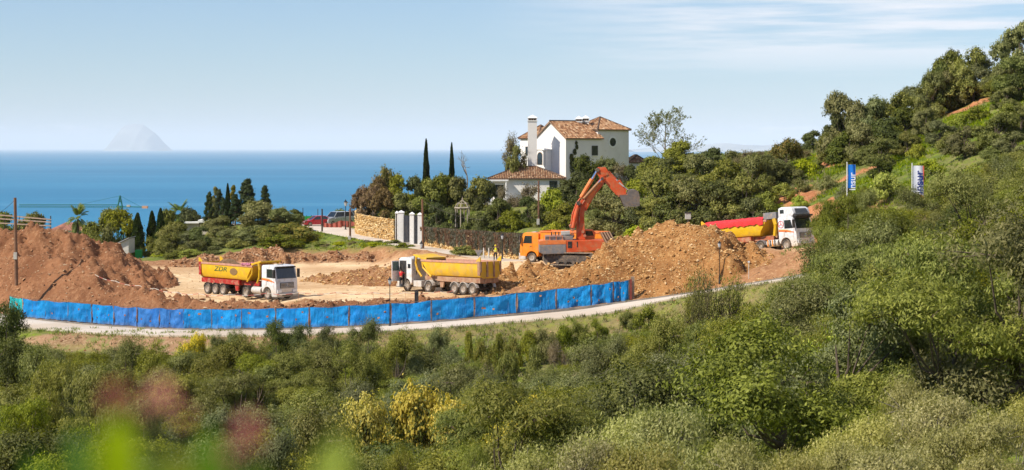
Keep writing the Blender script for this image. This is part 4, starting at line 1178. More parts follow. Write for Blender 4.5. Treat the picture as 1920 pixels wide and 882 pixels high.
    for cx, cy in ((545,545),(560,575),(575,530),(560,610),(640,590),(655,620)):
        MB().tube((L(cx,cy)[0],-0.7,L(cx,cy)[1]),(L(cx,cy)[0],0.7,L(cx,cy)[1]),0.16,None,8).build("pin", m_rust, root)
    part("stick", [(748,96),(765,82),(820,82),(850,130),(905,185),(962,245),(985,285),(965,300),(905,303),(868,262),(820,205),(780,175),(758,140)], m_exr, -0.33, 0.33, 0.03)
    part("stick_head", [(762,100),(810,92),(842,140),(800,160)], m_exr, -0.40, 0.40, 0.02)
    cyl("bucket_cylinder", (842,118), (925,208), 0.15, (0.0,), m_exr, 0.7, m_chr)
    # raise cylinder above the stick
    part("bucket_link", [(915,190),(935,182),(985,262),(970,282)], m_exr, -0.30, 0.30, 0.01)
    cyl("tilt_link", (925,205), (1000,265), 0.08, (-0.3,0.3), m_lgr, 0.5)
    # bucket: curved shell, opening to the left and down
    prof = [(925,302),(985,300),(1000,262),(1045,256),(1075,272),(1086,320),(1083,386)]
    rim = [L(*p) for p in prof]; t = 0.05
    bk = MB(); Y = 0.95
    n = len(rim)
    for i in range(n-1):
        a, b_ = rim[i], rim[i+1]; d = Vector((b_[0]-a[0], b_[1]-a[1])).normalized(); nx, nz_ = d.y*0.07, -d.x*0.07
        bk.prism([a, b_, (b_[0]+nx, b_[1]+nz_), (a[0]+nx, a[1]+nz_)], 'y', -Y, Y)
    side = [L(*p) for p in [(925,302),(985,300),(1000,262),(1045,256),(1075,272),(1086,320),(1083,386),(1040,392),(960,386)]]
    bk.prism(side, 'y', -Y-0.05, -Y-0.005); bk.prism(side, 'y', Y+0.005, Y+0.05)
    bucket = bk.build("bucket", M("bucket_steel", (0.15,0.135,0.125), 0.6, var=0.2, dirt=(0.28,0.19,0.12), dirt_amt=0.5), root)
    part("bucket_lip", [(915,298),(1002,292),(1002,304),(918,314)], m_rust, -Y-0.02, Y+0.02, 0.01, None)
    for k in range(6):
        y = -Y+0.1+k*(2*Y-0.2)/5
        c0 = L(970+18*k, 388)
        MB().poly([(c0[0]-.07,y-.07,c0[1]+.15),(c0[0]+.07,y-.07,c0[1]+.15),(c0[0]+.07,y+.07,c0[1]+.15),(c0[0]-.07,y+.07,c0[1]+.15),(c0[0],y,c0[1]-.3)], [(0,1,2,3),(0,4,1),(1,4,2),(2,4,3),(3,4,0)]).build("tooth", m_lgr, bucket)
excavator()

# ---------------------------------------------------------------- cars
def car(label, px, py, D, hd_deg, paint, L=4.3, H=1.5, Wd=1.78, van=False, cat="car"):
    p = PW(px, py, D); root = empty("parked_car", (p.x, p.y, surf(p.x, D)+0.03), (0,0,math.radians(hd_deg))); tag(root, label, cat)
    h = H; f = L/2
    if van: top = [(f-1.15,0.95*h*0.62+0.1),(f-1.75,h*0.97),(f-2.3,h),(-f+0.5,h),(-f+0.12,h*0.75)]
    else: top = [(f-1.20,h*0.63),(f-1.95,h*0.95),(f-2.5,h),(-f+1.1,h*0.96),(-f+0.30,h*0.66)]
    lower = [(f-0.05,0.30),(f,0.55),(f-0.12,h*0.50)] + [top[0]]
    def arc(c): return [(c+0.36*math.cos(t), 0.25+0.42*math.sin(t)) for t in np.linspace(0, math.pi, 8)]
    # lower body (full width)
    low = [(f-0.03,0.28),(f,0.55),(f-0.10,h*0.50),(f-1.15,h*0.62),(-f+0.25,h*0.66),(-f,h*0.60),(-f+0.02,0.30)]
    poly = low + [(p[0], p[1]) for p in reversed(arc(-f+0.80))] + [(p[0], p[1]) for p in reversed(arc(f-0.85))]
    body = MB().prism(poly, 'y', -Wd/2, Wd/2).build("body", paint, root, bevel=0.05, smooth=True)
    gh = MB(); w0, w1 = Wd/2-0.04, Wd/2-0.22
    ring0 = [(f-1.15,h*0.62),(-f+0.25,h*0.655)]
    a0, a1 = f-1.10, -f+0.22
    b0, b1 = (f-1.95 if not van else f-1.7), (-f+(1.0 if not van else 0.45))
    vs = [(a0,-w0,h*0.61),(a0,w0,h*0.61),(a1,w0,h*0.64),(a1,-w0,h*0.64),(b0,-w1,h*0.97),(b0,w1,h*0.97),(b1,w1,h*0.97),(b1,-w1,h*0.97)]
    gh.poly(vs, [(0,1,5,4),(1,2,6,5),(2,3,7,6),(3,0,4,7)]); gh.build("windows", m_gls, root)
    MB().poly([(b0+0.06,-w1-0.02,h*0.965),(b0+0.06,w1+0.02,h*0.965),(b1-0.06,w1+0.02,h*0.965),(b1-0.06,-w1-0.02,h*0.965),(b0-0.2,-w1+.08,h),(b0-0.2,w1-.08,h),(b1+0.2,w1-.08,h),(b1+0.2,-w1+.08,h)],
              [(0,1,5,4),(1,2,6,5),(2,3,7,6),(3,0,4,7),(4,5,6,7)]).build("roof", paint, root)
    pl = MB()
    for s in (-1, 1):
        for (x0_, z0_), (x1_, z1_) in (((a0,h*0.61),(b0,h*0.97)),((a1,h*0.64),(b1,h*0.97)),(((a0+a1)/2,h*0.62),((b0+b1)/2,h*0.97))):
            pl.tube((x0_, s*(w0+0.005), z0_), (x1_, s*(w1+0.005), z1_), 0.045, None, 5)
    pl.build("pillars", paint, root)
    for x in (f-0.85, -f+0.80):
        for s in (-1, 1): wheel(root, x, s*(Wd/2-0.10), 0.33, 0.22)
    for s in (-1, 1):
        MB().box(f-0.16, f+0.005, s*0.50, s*0.82, 0.58, 0.74).build("headlight", m_lmp, root, bevel=0.02)
        MB().box(-f-0.005, -f+0.1, s*0.58, s*0.84, 0.70, 0.90).build("tail_light", M("tail_red", (0.5,0.01,0.01), 0.3), root)
        MB().box(f-1.35, f-1.15, s*(Wd/2), s*(Wd/2+0.18), 0.92, 1.06).build("mirror", paint, root)
    MB().box(f-0.02, f+0.02, -0.45, 0.45, 0.36, 0.62).build("grille", m_drk, root)
    return root
car("red hatchback car parked by the green hoarding at the top of the road", 593, 421.5, 258, 207, M("car_red", (0.50,0.02,0.035), 0.3, coat=0.6, var=0.05), 4.2, 1.5)
car("silver grey van parked between the red car and the dark car", 634, 420.5, 260, 222, M("car_silver", (0.42,0.44,0.47), 0.3, metal=0.3, coat=0.5, var=0.05), 4.9, 1.95, 1.9, van=True, cat="van")
car("dark blue grey car parked beside the silver van, behind the street lamp", 661, 421, 262, 205, M("car_dark", (0.03,0.045,0.07), 0.3, coat=0.6, var=0.05), 4.5, 1.6)
# ---------------------------------------------------------------- vegetation
LM = {
 'olive': leaf_mat("leaf_olive", [(0.088,0.100,0.017),(0.206,0.210,0.045),(0.371,0.350,0.101)]),
 'grey': leaf_mat("leaf_grey", [(0.077,0.092,0.026),(0.170,0.180,0.054),(0.309,0.310,0.115)]),
 'dark': leaf_mat("leaf_dark", [(0.046,0.058,0.010),(0.103,0.120,0.022),(0.196,0.210,0.047)]),
 'green': leaf_mat("leaf_green", [(0.080,0.092,0.009),(0.191,0.200,0.020),(0.340,0.340,0.047)]),
 'pine': leaf_mat("leaf_pine", [(0.088,0.105,0.010),(0.206,0.215,0.026),(0.371,0.360,0.065)]),
 'lime': leaf_mat("leaf_lime", [(0.154,0.190,0.006),(0.330,0.370,0.011),(0.515,0.520,0.029)]),
 'yellow': leaf_mat("leaf_yellow", [(0.11,0.135,0.015),(0.46,0.39,0.012),(0.72,0.55,0.02)], 0.2),
 'brown': leaf_mat("leaf_brown", [(0.11,0.085,0.045),(0.22,0.175,0.085),(0.33,0.28,0.14)]),
 'red': leaf_mat("leaf_red", [(0.10,0.065,0.030),(0.20,0.125,0.06),(0.30,0.21,0.10)]),
 'rust': leaf_mat("leaf_rust", [(0.09,0.11,0.012),(0.19,0.19,0.025),(0.40,0.28,0.05)]),
 'cypress': leaf_mat("leaf_cypress", [(0.016,0.030,0.007),(0.037,0.060,0.014),(0.088,0.120,0.029)]),
 'pale': leaf_mat("leaf_pale", [(0.165,0.165,0.036),(0.330,0.315,0.083),(0.597,0.550,0.223)]),
 'palm': leaf_mat("leaf_palm", [(0.052,0.085,0.009),(0.124,0.170,0.022),(0.268,0.310,0.058)]),
}
BARK = M("bark", (0.12,0.09,0.065), 0.95, var=0.35, vscale=2.0)
BARK_G = M("bark_grey", (0.22,0.19,0.16), 0.95, var=0.3, vscale=2.0)

def rdir(rng, n):
    v = rng.normal(size=(n, 3)); return v/np.linalg.norm(v, axis=1)[:, None]
def leaf_quads(C, A, Bv, L, Wd, rng, v):
    """diamond leaves: centre, long axis, side axis"""
    a = A*(L*0.5)[:, None]; b = Bv*(Wd*0.5)[:, None]
    V = np.stack([C-a, C+b-a*0.1, C+a, C-b-a*0.1], 1).reshape(-1, 3)
    F = np.arange(len(C)*4).reshape(-1, 4)
    return V, F, np.repeat(v, 4)
def lobes_crown(rng, R, H, base, nl, nc, nleaf, L, Wd, lobe_r=0.42, clump_r=0.16, up=0.5, droop=0.0, shape='round', vm=0.5, spread=1.0, solid=0.3, extra=None):
    """lobes -> clumps -> leaves. returns verts, faces, v, lobe centres"""
    lob = []
    for i in range(nl + (5 if shape == 'round' else 0)):
        t = min(1.0, (i+0.5)/nl); ang = i*2.39996+rng.uniform(-.5,.5)
        if shape == 'round':
            hz = ((i*0.618034) % 1.0); rr = math.sqrt(max(0.0, 1-((hz-0.35)/0.72)**2))*rng.uniform(0.5, 0.85)
            if i == 0: hz, rr = 0.97, 0.1
            if i >= nl: hz, rr = rng.uniform(0.0, 0.18), rng.uniform(0.55, 0.8); ang = (i-nl)*1.2566+0.4
            z = base+(H-base)*(0.10+0.70*hz)
        elif shape == 'cone':
            hz = t; rr = (1-t)**0.8*rng.uniform(0.45, 0.85)+0.04; z = base+(H-base)*(0.10+0.80*hz)
        elif shape == 'dome':
            hz = rng.uniform(0.0, 1.0); rr = math.sqrt(max(0.0, 1-hz**2))*rng.uniform(0.6, 0.85)
            if i == 0: hz, rr = 0.9, 0.0
            z = base+(H-base)*(0.05+0.70*hz)
        lr = lobe_r*rng.uniform(0.5, 1.25)*(1.0 if shape != 'cone' else (1.15-0.7*t))
        lob.append((rr*R*math.cos(ang), rr*R*math.sin(ang), z, lr*R))
    lob = np.array(lob)
    # clumps on the lobes' surface
    CL = []
    for lx, ly, lz, lr in lob:
        d = rdir(rng, nc); d[:, 2] = np.where(d[:, 2] < -0.35, -d[:, 2], d[:, 2])
        rr = lr*(rng.uniform(0.55, 1.05, nc))[:, None]
        p = np.array([lx, ly, lz]) + d*rr*[1, 1, 0.85]
        CL.append(np.concatenate([p, d, rng.uniform(0, 1, (nc, 1))], 1))
    CL = np.concatenate(CL)
    CL = CL[CL[:, 2] > base*0.6]
    k = rng.permutation(len(CL)); CL = CL[k]
    N = len(CL)*nleaf
    ci = np.repeat(np.arange(len(CL)), nleaf)
    d = rdir(rng, N); r = (rng.random(N)**0.45)*clump_r*R*spread*rng.uniform(0.6, 1.35, len(CL))[ci]
    r = r*np.where(rng.random(N) < 0.10, 1.7, 1.0)
    Cc = CL[ci, :3] + d*r[:, None]*[1, 1, 0.8] - np.stack([0*r, 0*r, droop*r*rng.random(N)], 1)
    nn = d*0.7 + CL[ci, 3:6]*0.7 + rdir(rng, N)*0.55 + [0, 0, 0.35]
    A = d*0.5 + rdir(rng, N)*0.8 + [0, 0, up-droop]
    nn /= np.linalg.norm(nn, axis=1)[:, None]
    A = A - nn*(A*nn).sum(1)[:, None]*0.85
    A /= np.linalg.norm(A, axis=1)[:, None]+1e-9
    B2 = np.cross(A, nn); B2 /= np.linalg.norm(B2, axis=1)[:, None]+1e-9
    sz = rng.uniform(0.65, 1.25, N)
    v = np.clip(vm + 0.30*(CL[ci, 6]-0.5) + 0.42*rng.normal(size=N)*0.6 , 0, 1)
    if extra is not None: v = extra(rng, Cc, v)
    V, F, vv = leaf_quads(Cc, A, B2, L*sz, Wd*sz, rng, v)
    return V, F, vv, lob, CL
def limb_mesh(name, rng, lob, CL, H, base, r0, mat, ntw=0, lean=0.15, tw_r=0.018):
    mb = MB()
    top = Vector((rng.uniform(-lean, lean)*H*0.3, rng.uniform(-lean, lean)*H*0.3, H*0.62))
    p0 = Vector((0, 0, -0.6)); p1 = Vector((top.x*0.25, top.y*0.25, H*0.22)); p2 = Vector((top.x*0.6, top.y*0.6, H*0.42))
    mb.path([p0, p1], r0*1.25, r0, 7); mb.path([p1, p2, top], r0*0.95, r0*0.16, 6)
    for lx, ly, lz, lr in lob:
        a = p1.lerp(top, min(0.9, max(0.05, (lz-H*0.3)/H*0.9)))
        e = Vector((lx, ly, lz)); mid = a.lerp(e, 0.5)+Vector((rng.uniform(-.2,.2), rng.uniform(-.2,.2), -0.12*H*rng.random()))
        mb.path([a, mid, e], r0*0.42, r0*0.12, 5)
    if ntw:
        nl = len(lob)
        for i in range(min(ntw, len(CL))):
            c = CL[i]; d2 = ((lob[:, :3]-c[:3])**2).sum(1); j = int(d2.argmin())
            a = Vector(lob[j, :3]); e = Vector(c[:3]); 
            mb.tube(a, a.lerp(e, 0.55)+Vector((rng.uniform(-.1,.1), rng.uniform(-.1,.1), rng.uniform(-.1,.1)))*a.dist_sq(e) if False else a.lerp(e, 1.0), tw_r*1.3, tw_r*0.5, 3, cap=False)
    return mb.build(name, mat, me_only=True)

PROTO = {}
def proto(key, mat, H, R, seed, bark=BARK, r0=0.16, name=('tree', 'crown'), ntw=0, lean=0.15, tw_r=0.018, **kw):
    rng = np.random.default_rng(seed)
    base = kw.pop('base', 0.04*H)
    V, F, vv, lob, CL = lobes_crown(rng, R, H, base, **kw)
    # normalise: top and half width as measured
    zt = np.percentile(V[:, 2], 99.0); xr = np.percentile(np.hypot(V[:, 0], V[:, 1]), 90)
    cr = np_mesh("crown_"+key, V, F, LM[mat], False, [("v", 'POINT', 'FLOAT', vv)])
    tr = limb_mesh("trunk_"+key, rng, lob, CL, H, base, r0, bark, ntw, lean, tw_r)
    PROTO.setdefault(key, []).append((cr, tr, zt, xr))
# --- far (130..300 m)
for s in range(3):
    proto('olive', 'olive' if s != 1 else 'grey', 5.2, 3.0, 100+s, nl=13, nc=34, nleaf=40, L=0.25, Wd=0.12, lobe_r=0.36, clump_r=0.13, shape='round')
for s in range(2):
    proto('dark', 'dark', 5.0, 2.8, 110+s, nl=13, nc=34, nleaf=34, L=0.27, Wd=0.16, lobe_r=0.38, clump_r=0.13, shape='round', base=0.1)
    proto('green', 'green', 5.0, 2.8, 120+s, nl=13, nc=32, nleaf=32, L=0.28, Wd=0.17, lobe_r=0.38, clump_r=0.14, shape='round', base=0.1)
    proto('bush', 'grey' if s else 'olive', 2.2, 1.6, 130+s, nl=8, nc=26, nleaf=26, L=0.20, Wd=0.10, lobe_r=0.45, clump_r=0.2, shape='dome', base=0.0, r0=0.06, name=('shrub','foliage'))
proto('gbush', 'green', 2.2, 1.6, 134, nl=8, nc=26, nleaf=26, L=0.20, Wd=0.11, lobe_r=0.45, clump_r=0.2, shape='dome', base=0.0, r0=0.06)
proto('lbush', 'lime', 2.0, 1.5, 135, nl=8, nc=22, nleaf=26, L=0.19, Wd=0.11, lobe_r=0.42, clump_r=0.2, shape='dome', base=0.0, r0=0.06)
proto('rust', 'rust', 3.0, 2.4, 136, nl=10, nc=28, nleaf=34, L=0.22, Wd=0.12, lobe_r=0.42, clump_r=0.16, shape='dome', base=0.0, r0=0.1)
proto('bbush', 'brown', 2.4, 1.8, 137, nl=8, nc=26, nleaf=18, L=0.16, Wd=0.06, lobe_r=0.42, clump_r=0.2, shape='dome', base=0.0, r0=0.07, ntw=120, tw_r=0.03)
proto('rbush', 'red', 3.0, 2.0, 138, nl=10, nc=26, nleaf=34, L=0.2, Wd=0.13, lobe_r=0.40, clump_r=0.18, shape='dome', base=0.0, r0=0.1)
proto('spruce', 'cypress', 8.0, 2.4, 140, nl=22, nc=26, nleaf=40, L=0.34, Wd=0.10, lobe_r=0.34, clump_r=0.13, shape='cone', base=0.4, up=-0.1, r0=0.2)
proto('brownpine', 'rust', 8.0, 2.2, 141, nl=18, nc=24, nleaf=36, L=0.32, Wd=0.12, lobe_r=0.36, clump_r=0.14, shape='cone', base=0.4, r0=0.2)
# --- middle (70..130 m)
for s in range(2):
    proto('olive_n', ('grey', 'olive')[s], 5.4, 3.0, 200+s, nl=16, nc=40, nleaf=56, L=0.125, Wd=0.044, lobe_r=0.36, clump_r=0.125, shape='round', base=0.2, ntw=160, up=0.7, r0=0.11)
for s in (0, 2):
    proto('pine_n', 'pine', 6.0, 2.9, 210+s, nl=19, nc=38, nleaf=56, L=0.135, Wd=0.034, lobe_r=0.30, clump_r=0.10, shape='round' if s != 1 else 'cone', base=0.3, ntw=160, up=1.1, lean=0.3, r0=0.10)
for s in range(2):
    proto('dark_n', 'dark', 5.0, 2.8, 220+s, nl=16, nc=38, nleaf=50, L=0.12, Wd=0.055, lobe_r=0.36, clump_r=0.125, shape='round', base=0.1, ntw=80, r0=0.11)
    proto('green_n', 'green', 4.6, 2.7, 225+s, nl=16, nc=38, nleaf=50, L=0.12, Wd=0.050, lobe_r=0.36, clump_r=0.13, shape='round', base=0.1, ntw=80, r0=0.11)
proto('brush_n', 'brown', 3.4, 2.3, 230, nl=12, nc=40, nleaf=36, L=0.13, Wd=0.035, lobe_r=0.36, clump_r=0.16, shape='round', base=0.05, ntw=480, tw_r=0.022, bark=BARK_G, r0=0.08)
def _mim(rng, C, v):
    zt = C[:, 2].max(); w = (C[:, 2]/zt) + rng.normal(size=len(v))*0.20 + 0.22*np.sin(C[:, 0]*3.1)*np.cos(C[:, 1]*2.7)
    return np.where(w > 0.57, 0.5+0.5*rng.random(len(v)), 0.06*rng.random(len(v)))
proto('mimosa_n', 'yellow', 4.2, 2.8, 231, nl=14, nc=40, nleaf=46, L=0.15, Wd=0.085, lobe_r=0.36, clump_r=0.13, shape='round', base=0.1, ntw=80, extra=_mim)
proto('lime_n', 'lime', 2.6, 1.9, 239, nl=9, nc=30, nleaf=34, L=0.12, Wd=0.055, lobe_r=0.42, clump_r=0.18, shape='dome', base=0.0, r0=0.06, ntw=40)
proto('shrub_n', 'olive', 1.7, 1.3, 232, nl=8, nc=26, nleaf=34, L=0.13, Wd=0.045, lobe_r=0.42, clump_r=0.2, shape='dome', base=0.0, r0=0.05, ntw=40)
proto('shrub_n', 'green', 1.5, 1.2, 233, nl=8, nc=26, nleaf=34, L=0.13, Wd=0.055, lobe_r=0.42, clump_r=0.2, shape='dome', base=0.0, r0=0.05, ntw=40)
# --- close (20..60 m)
for s in range(2):
    proto('pale_c', 'pale', 3.6, 2.4, 240+s, nl=17, nc=50, nleaf=46, L=0.095, Wd=0.030, lobe_r=0.34, clump_r=0.12, shape='round', base=0.1, ntw=500, tw_r=0.010, up=0.9, bark=BARK_G, r0=0.08)
proto('pine_c', 'pine', 5.0, 2.5, 243, nl=14, nc=44, nleaf=48, L=0.13, Wd=0.022, lobe_r=0.30, clump_r=0.10, shape='round', base=0.2, ntw=400, tw_r=0.012, up=1.1)

def cyp_mesh(seed, H=9.0, R=0.75, n=9000):
    rng = np.random.default_rng(seed)
    t = rng.random(n)**0.9; ang = rng.uniform(0, 6.283, n)
    rad = R*np.minimum(1, (1-t)**0.62*1.25)*np.minimum(1, 0.55+t*5)*(0.78+0.22*rng.random(n))*(1+0.12*np.sin(ang*3+t*14)+0.10*np.sin(ang*5-t*23))
    C = np.stack([rad*np.cos(ang), rad*np.sin(ang), 0.2+t*(H-0.2)], 1)
    A = np.stack([np.cos(ang)*0.35, np.sin(ang)*0.35, np.ones(n)], 1)+rdir(rng, n)*0.3; A /= np.linalg.norm(A, axis=1)[:, None]
    B2 = np.cross(A, rdir(rng, n)); B2 /= np.linalg.norm(B2, axis=1)[:, None]+1e-9
    s = rng.uniform(0.7, 1.3, n)
    V, F, vv = leaf_quads(C, A, B2, 0.32*s, 0.14*s, rng, rng.random(n))
    cr = np_mesh("crown_cypress", V, F, LM['cypress'], False, [("v", 'POINT', 'FLOAT', vv)])
    tr = MB().tube((0,0,-0.6), (0,0,H*0.85), 0.16, 0.03, 6).build("trunk_cypress", BARK, me_only=True)
    PROTO.setdefault('cypress', []).append((cr, tr, H, R))
cyp_mesh(1); cyp_mesh(2)
def bare_proto(key, seed, H, R, leafn, mat, depth=5, fork=3, r0=0.14, L=0.3, Wd=0.2, spread=0.62, bark=BARK_G):
    rng = np.random.default_rng(seed); mb = MB(); tips = []
    def grow(p, d, ln, r, lv):
        q = p + d*ln
        mid = p.lerp(q, 0.5)+Vector(rng.uniform(-.06,.06,3))*ln
        mb.path([p, mid, q], r, r*0.68, 6 if lv < 2 else 4)
        if lv >= depth: tips.append((q, d)); return
        if lv >= depth-1: tips.append((mid, d))
        for i in range(fork if lv else fork+1):
            u = Vector(rdir(rng, 1)[0]); nd = (d + u*spread*(1.1 if lv else 1.0) + Vector((0,0,0.12))).normalized()
            grow(q if i else q, nd, ln*rng.uniform(0.62, 0.86), r*0.62, lv+1)
    grow(Vector((0,0,-0.4)), Vector((0.03,0,1)), H*0.24, r0, 0)
    vs = np.array(mb.v); zt = vs[:, 2].max(); xr = np.percentile(np.hypot(vs[:,0], vs[:,1]), 97)
    tr = mb.build("branches_"+key, bark, me_only=True)
    cr = None
    if leafn:
        T = np.array([list(t[0]) for t in tips]); ci = np.repeat(np.arange(len(T)), leafn); N = len(ci)
        C = T[ci]+rdir(rng, N)*rng.random((N,1))*0.45
        A = rdir(rng, N)+[0,0,0.4]; A /= np.linalg.norm(A, axis=1)[:, None]
        B2 = np.cross(A, rdir(rng, N)); B2 /= np.linalg.norm(B2, axis=1)[:, None]
        s = rng.uniform(0.6, 1.2, N)
        V, F, vv = leaf_quads(C, A, B2, L*s, Wd*s, rng, rng.random(N))
        cr = np_mesh("crown_"+key, V, F, LM[mat], False, [("v", 'POINT', 'FLOAT', vv)])
    PROTO.setdefault(key, []).append((cr, tr, zt, xr))
def sparse_proto():
    rng = np.random.default_rng(77); mb = MB(); tips = []; H = 9.0
    def br(p, d, ln, r, lv):
        q = p; k = 4
        for i in range(k):
            nd = (d + Vector(rdir(rng,1)[0])*0.16 + Vector((0,0,0.10))).normalized(); q2 = q+nd*ln/k
            mb.tube(q, q2, r*(1-i/k*0.6), r*(1-(i+1)/k*0.6), 5 if lv < 2 else 3, cap=False); q = q2; d = nd
            if lv < 3 and i > 0:
                for _ in range(2):
                    u = Vector(rdir(rng,1)[0]); br(q, (d*0.75+u*0.8).normalized(), ln*rng.uniform(.38,.55), r*0.5, lv+1)
            if lv >= 2: tips.append(tuple(q))
        tips.append(tuple(q))
    mb.path([(0,0,-.5),(0.1,0,H*.2),(0,.1,H*.5),(0.1,0,H*.8)], 0.20, 0.05, 7)
    for i in range(19):
        t = 0.16+0.66*i/18; a = i*2.4+rng.uniform(-.3,.3); ln = H*(0.50*(1-t)**0.55+0.04)*rng.uniform(.85,1.1)
        br(Vector((0.05,0.05,H*t*.97)), Vector((math.cos(a)*.85,math.sin(a)*.85,0.35+0.55*t)).normalized(), ln*.95, 0.06*(1.1-t), 1)
    vs = np.array(mb.v); zt = vs[:,2].max(); xr = np.percentile(np.hypot(vs[:,0],vs[:,1]), 95)
    tr = mb.build("branches_sparse", BARK_G, me_only=True); T = np.array(tips); k = rng.random(len(T)) < 0.75; T = T[k]
    T = T[rng.random(len(T)) < 0.55]; ci = np.repeat(np.arange(len(T)), 4); N = len(ci); C = T[ci]+rdir(rng,N)*rng.random((N,1))*0.2
    A = rdir(rng,N)+[0,0,.5]; A /= np.linalg.norm(A,axis=1)[:,None]; B2 = np.cross(A, rdir(rng,N)); B2 /= np.linalg.norm(B2,axis=1)[:,None]
    V, F, vv = leaf_quads(C, A, B2, 0.20*rng.uniform(.6,1.2,N), 0.11*rng.uniform(.6,1.2,N), rng, rng.random(N))
    PROTO['sparse'] = [(np_mesh("crown_sparse", V, F, LM['olive'], False, [("v",'POINT','FLOAT',vv)]), tr, zt, xr)]
    print('sparse leaves', N)
sparse_proto()
bare_proto('bare', 8, 7, 4, 0, None, depth=4, fork=2, r0=0.13, spread=0.8)
bare_proto('twiggy', 12, 5, 3, 5, 'pine', depth=5, fork=3, r0=0.07, L=0.14, Wd=0.05, bark=BARK, spread=0.55)
def palm_proto(seed, H=6.5, nf=34, fl=2.3):
    rng = np.random.default_rng(seed); V = []; F = []; vv = []
    for i in range(nf):
        az = i*2.39996; el = math.radians(rng.uniform(-55, 75)); L = fl*rng.uniform(0.8, 1.1)
        p = Vector((0,0,H)); d = Vector((math.cos(az)*math.cos(el), math.sin(az)*math.cos(el), math.sin(el)))
        seg = 10; side = Vector((-math.sin(az), math.cos(az), 0))
        for k in range(seg):
            q = p + d*(L/seg); d = (d + Vector((0,0,-0.11))).normalized()
            if k > 2:
                for sgn in (-1, 1):
                    ll = 0.75*math.sin((k+1)/(seg+1.5)*math.pi)**0.6
                    e = p + (side*sgn*0.8 + d*0.75 + Vector((0,0,-0.25))).normalized()*ll
                    b0 = len(V); V += [tuple(p - d*0.07), tuple(p + d*0.12), tuple(e)]; F.append([b0, b0+1, b0+2]); vv += [rng.random()]*3
                    e2 = q + (side*sgn*0.9 + d*0.6 + Vector((0,0,-0.35))).normalized()*ll
                    b0 = len(V); V += [tuple(q - d*0.10), tuple(q + d*0.05), tuple(e2)]; F.append([b0, b0+1, b0+2]); vv += [rng.random()]*3
            p = q
    cr = np_mesh("fronds", V, F, LM['palm'], False, [("v", 'POINT', 'FLOAT', vv)])
    mb = MB(); mb.path([(0,0,-1),(0.05,0,H*0.3),(0,0.05,H*0.6),(0,0,H)], 0.26, 0.17, 8)
    for k in range(16): mb.tube((0,0,H*(0.2+0.05*k)), (0,0,H*(0.2+0.05*k)+0.12), 0.26, 0.18, 8)
    PROTO.setdefault('palm', []).append((cr, mb.build("trunk_palm", BARK, me_only=True), H+fl*0.75, fl*0.9))
palm_proto(3); palm_proto(4, nf=44)

NAMES = {'olive':('olive_tree','crown','olive tree'),'olive_n':('olive_tree','crown','olive tree'),'dark':('evergreen_tree','crown','evergreen tree'),'dark_n':('evergreen_tree','crown','evergreen tree'),
 'green':('leafy_tree','crown','leafy tree'),'green_n':('leafy_tree','crown','leafy tree'),'pine_n':('pine_tree','crown','pine tree'),'pine_c':('pine_tree','crown','pine tree'),'bush':('shrub','foliage','shrub'),'gbush':('shrub','foliage','shrub'),'lbush':('shrub','foliage','shrub'),
 'rust':('shrub','foliage','shrub'),'bbush':('dry_shrub','foliage','shrub'),'rbush':('creeper','foliage','creeper'),'spruce':('conifer','crown','conifer'),'brownpine':('conifer','crown','conifer'),'brush_n':('dry_shrub','foliage','shrub'),
 'lime_n':('leafy_bush','foliage','bush'),'mimosa_n':('flowering_bush','crown','flowering bush'),'shrub_n':('shrub','foliage','shrub'),'pale_c':('willowy_bush','crown','bush'),'cypress':('cypress_tree','crown','cypress'),'sparse':('sparse_tree','crown','tree'),'bare':('bare_tree','crown','tree'),'twiggy':('twiggy_tree','crown','tree'),'palm':('palm_tree','fronds','palm')}
_cnt = {}
_vr = random.Random(7)
PLACED = []
def plant(kind, px, top_py, D, w_px, label, group=None, base_z=None, sy=None, sink=0.15):
    if D > 150 and kind not in ('cypress','spruce','brownpine','palm','bare','sparse','twiggy'):
        w_px *= 1.22 if 1180 < px < 1560 else (1.06 if px >= 1560 else 1.15)
        if px > 1180 and base_z is None:      # on the slope: stand where the plant has its natural height
            want = (0.62 if kind in ('bush','gbush','lbush','bbush') else 0.80)*w_px*(1.0 if px < 1560 else 0.92)
            for _ in range(30):
                gpy = HY+(CZ-surf(PX(px, D), D))*FPX/D
                if gpy-top_py >= want: break
                D -= 2.5
                if D < 168: break
    x = PX(px, D); g = base_z if base_z is not None else surf(x, D)
    zt = ZW(top_py, D); lst = PROTO[kind]; i = _cnt.get(kind, 0); _cnt[kind] = i+1
    cr, tr, H, R = lst[i % len(lst)]
    h = max(0.5, zt-g+sink); sz = h/H; sxy = (w_px*D/FPX)/(2*R)
    if D < 150 and kind.endswith('_n') and kind != 'shrub_n': sxy = max(sxy, 0.62*h/(2*R))
    nm, cn, cat = NAMES[kind]
    root = empty(nm, (x, D, g-sink), (0, 0, _vr.uniform(0, 6.28)))
    tag(root, label, cat, group)
    a = link('trunk' if kind not in ('bare','sparse','twiggy') else 'branches', tr, root)
    a.scale = (sxy, sxy, sz)
    if cr:
        c = link(cn, cr, root); c.scale = (sxy, sxy, sz)
    PLACED.append((x, D, w_px*D/FPX/2))
    return root
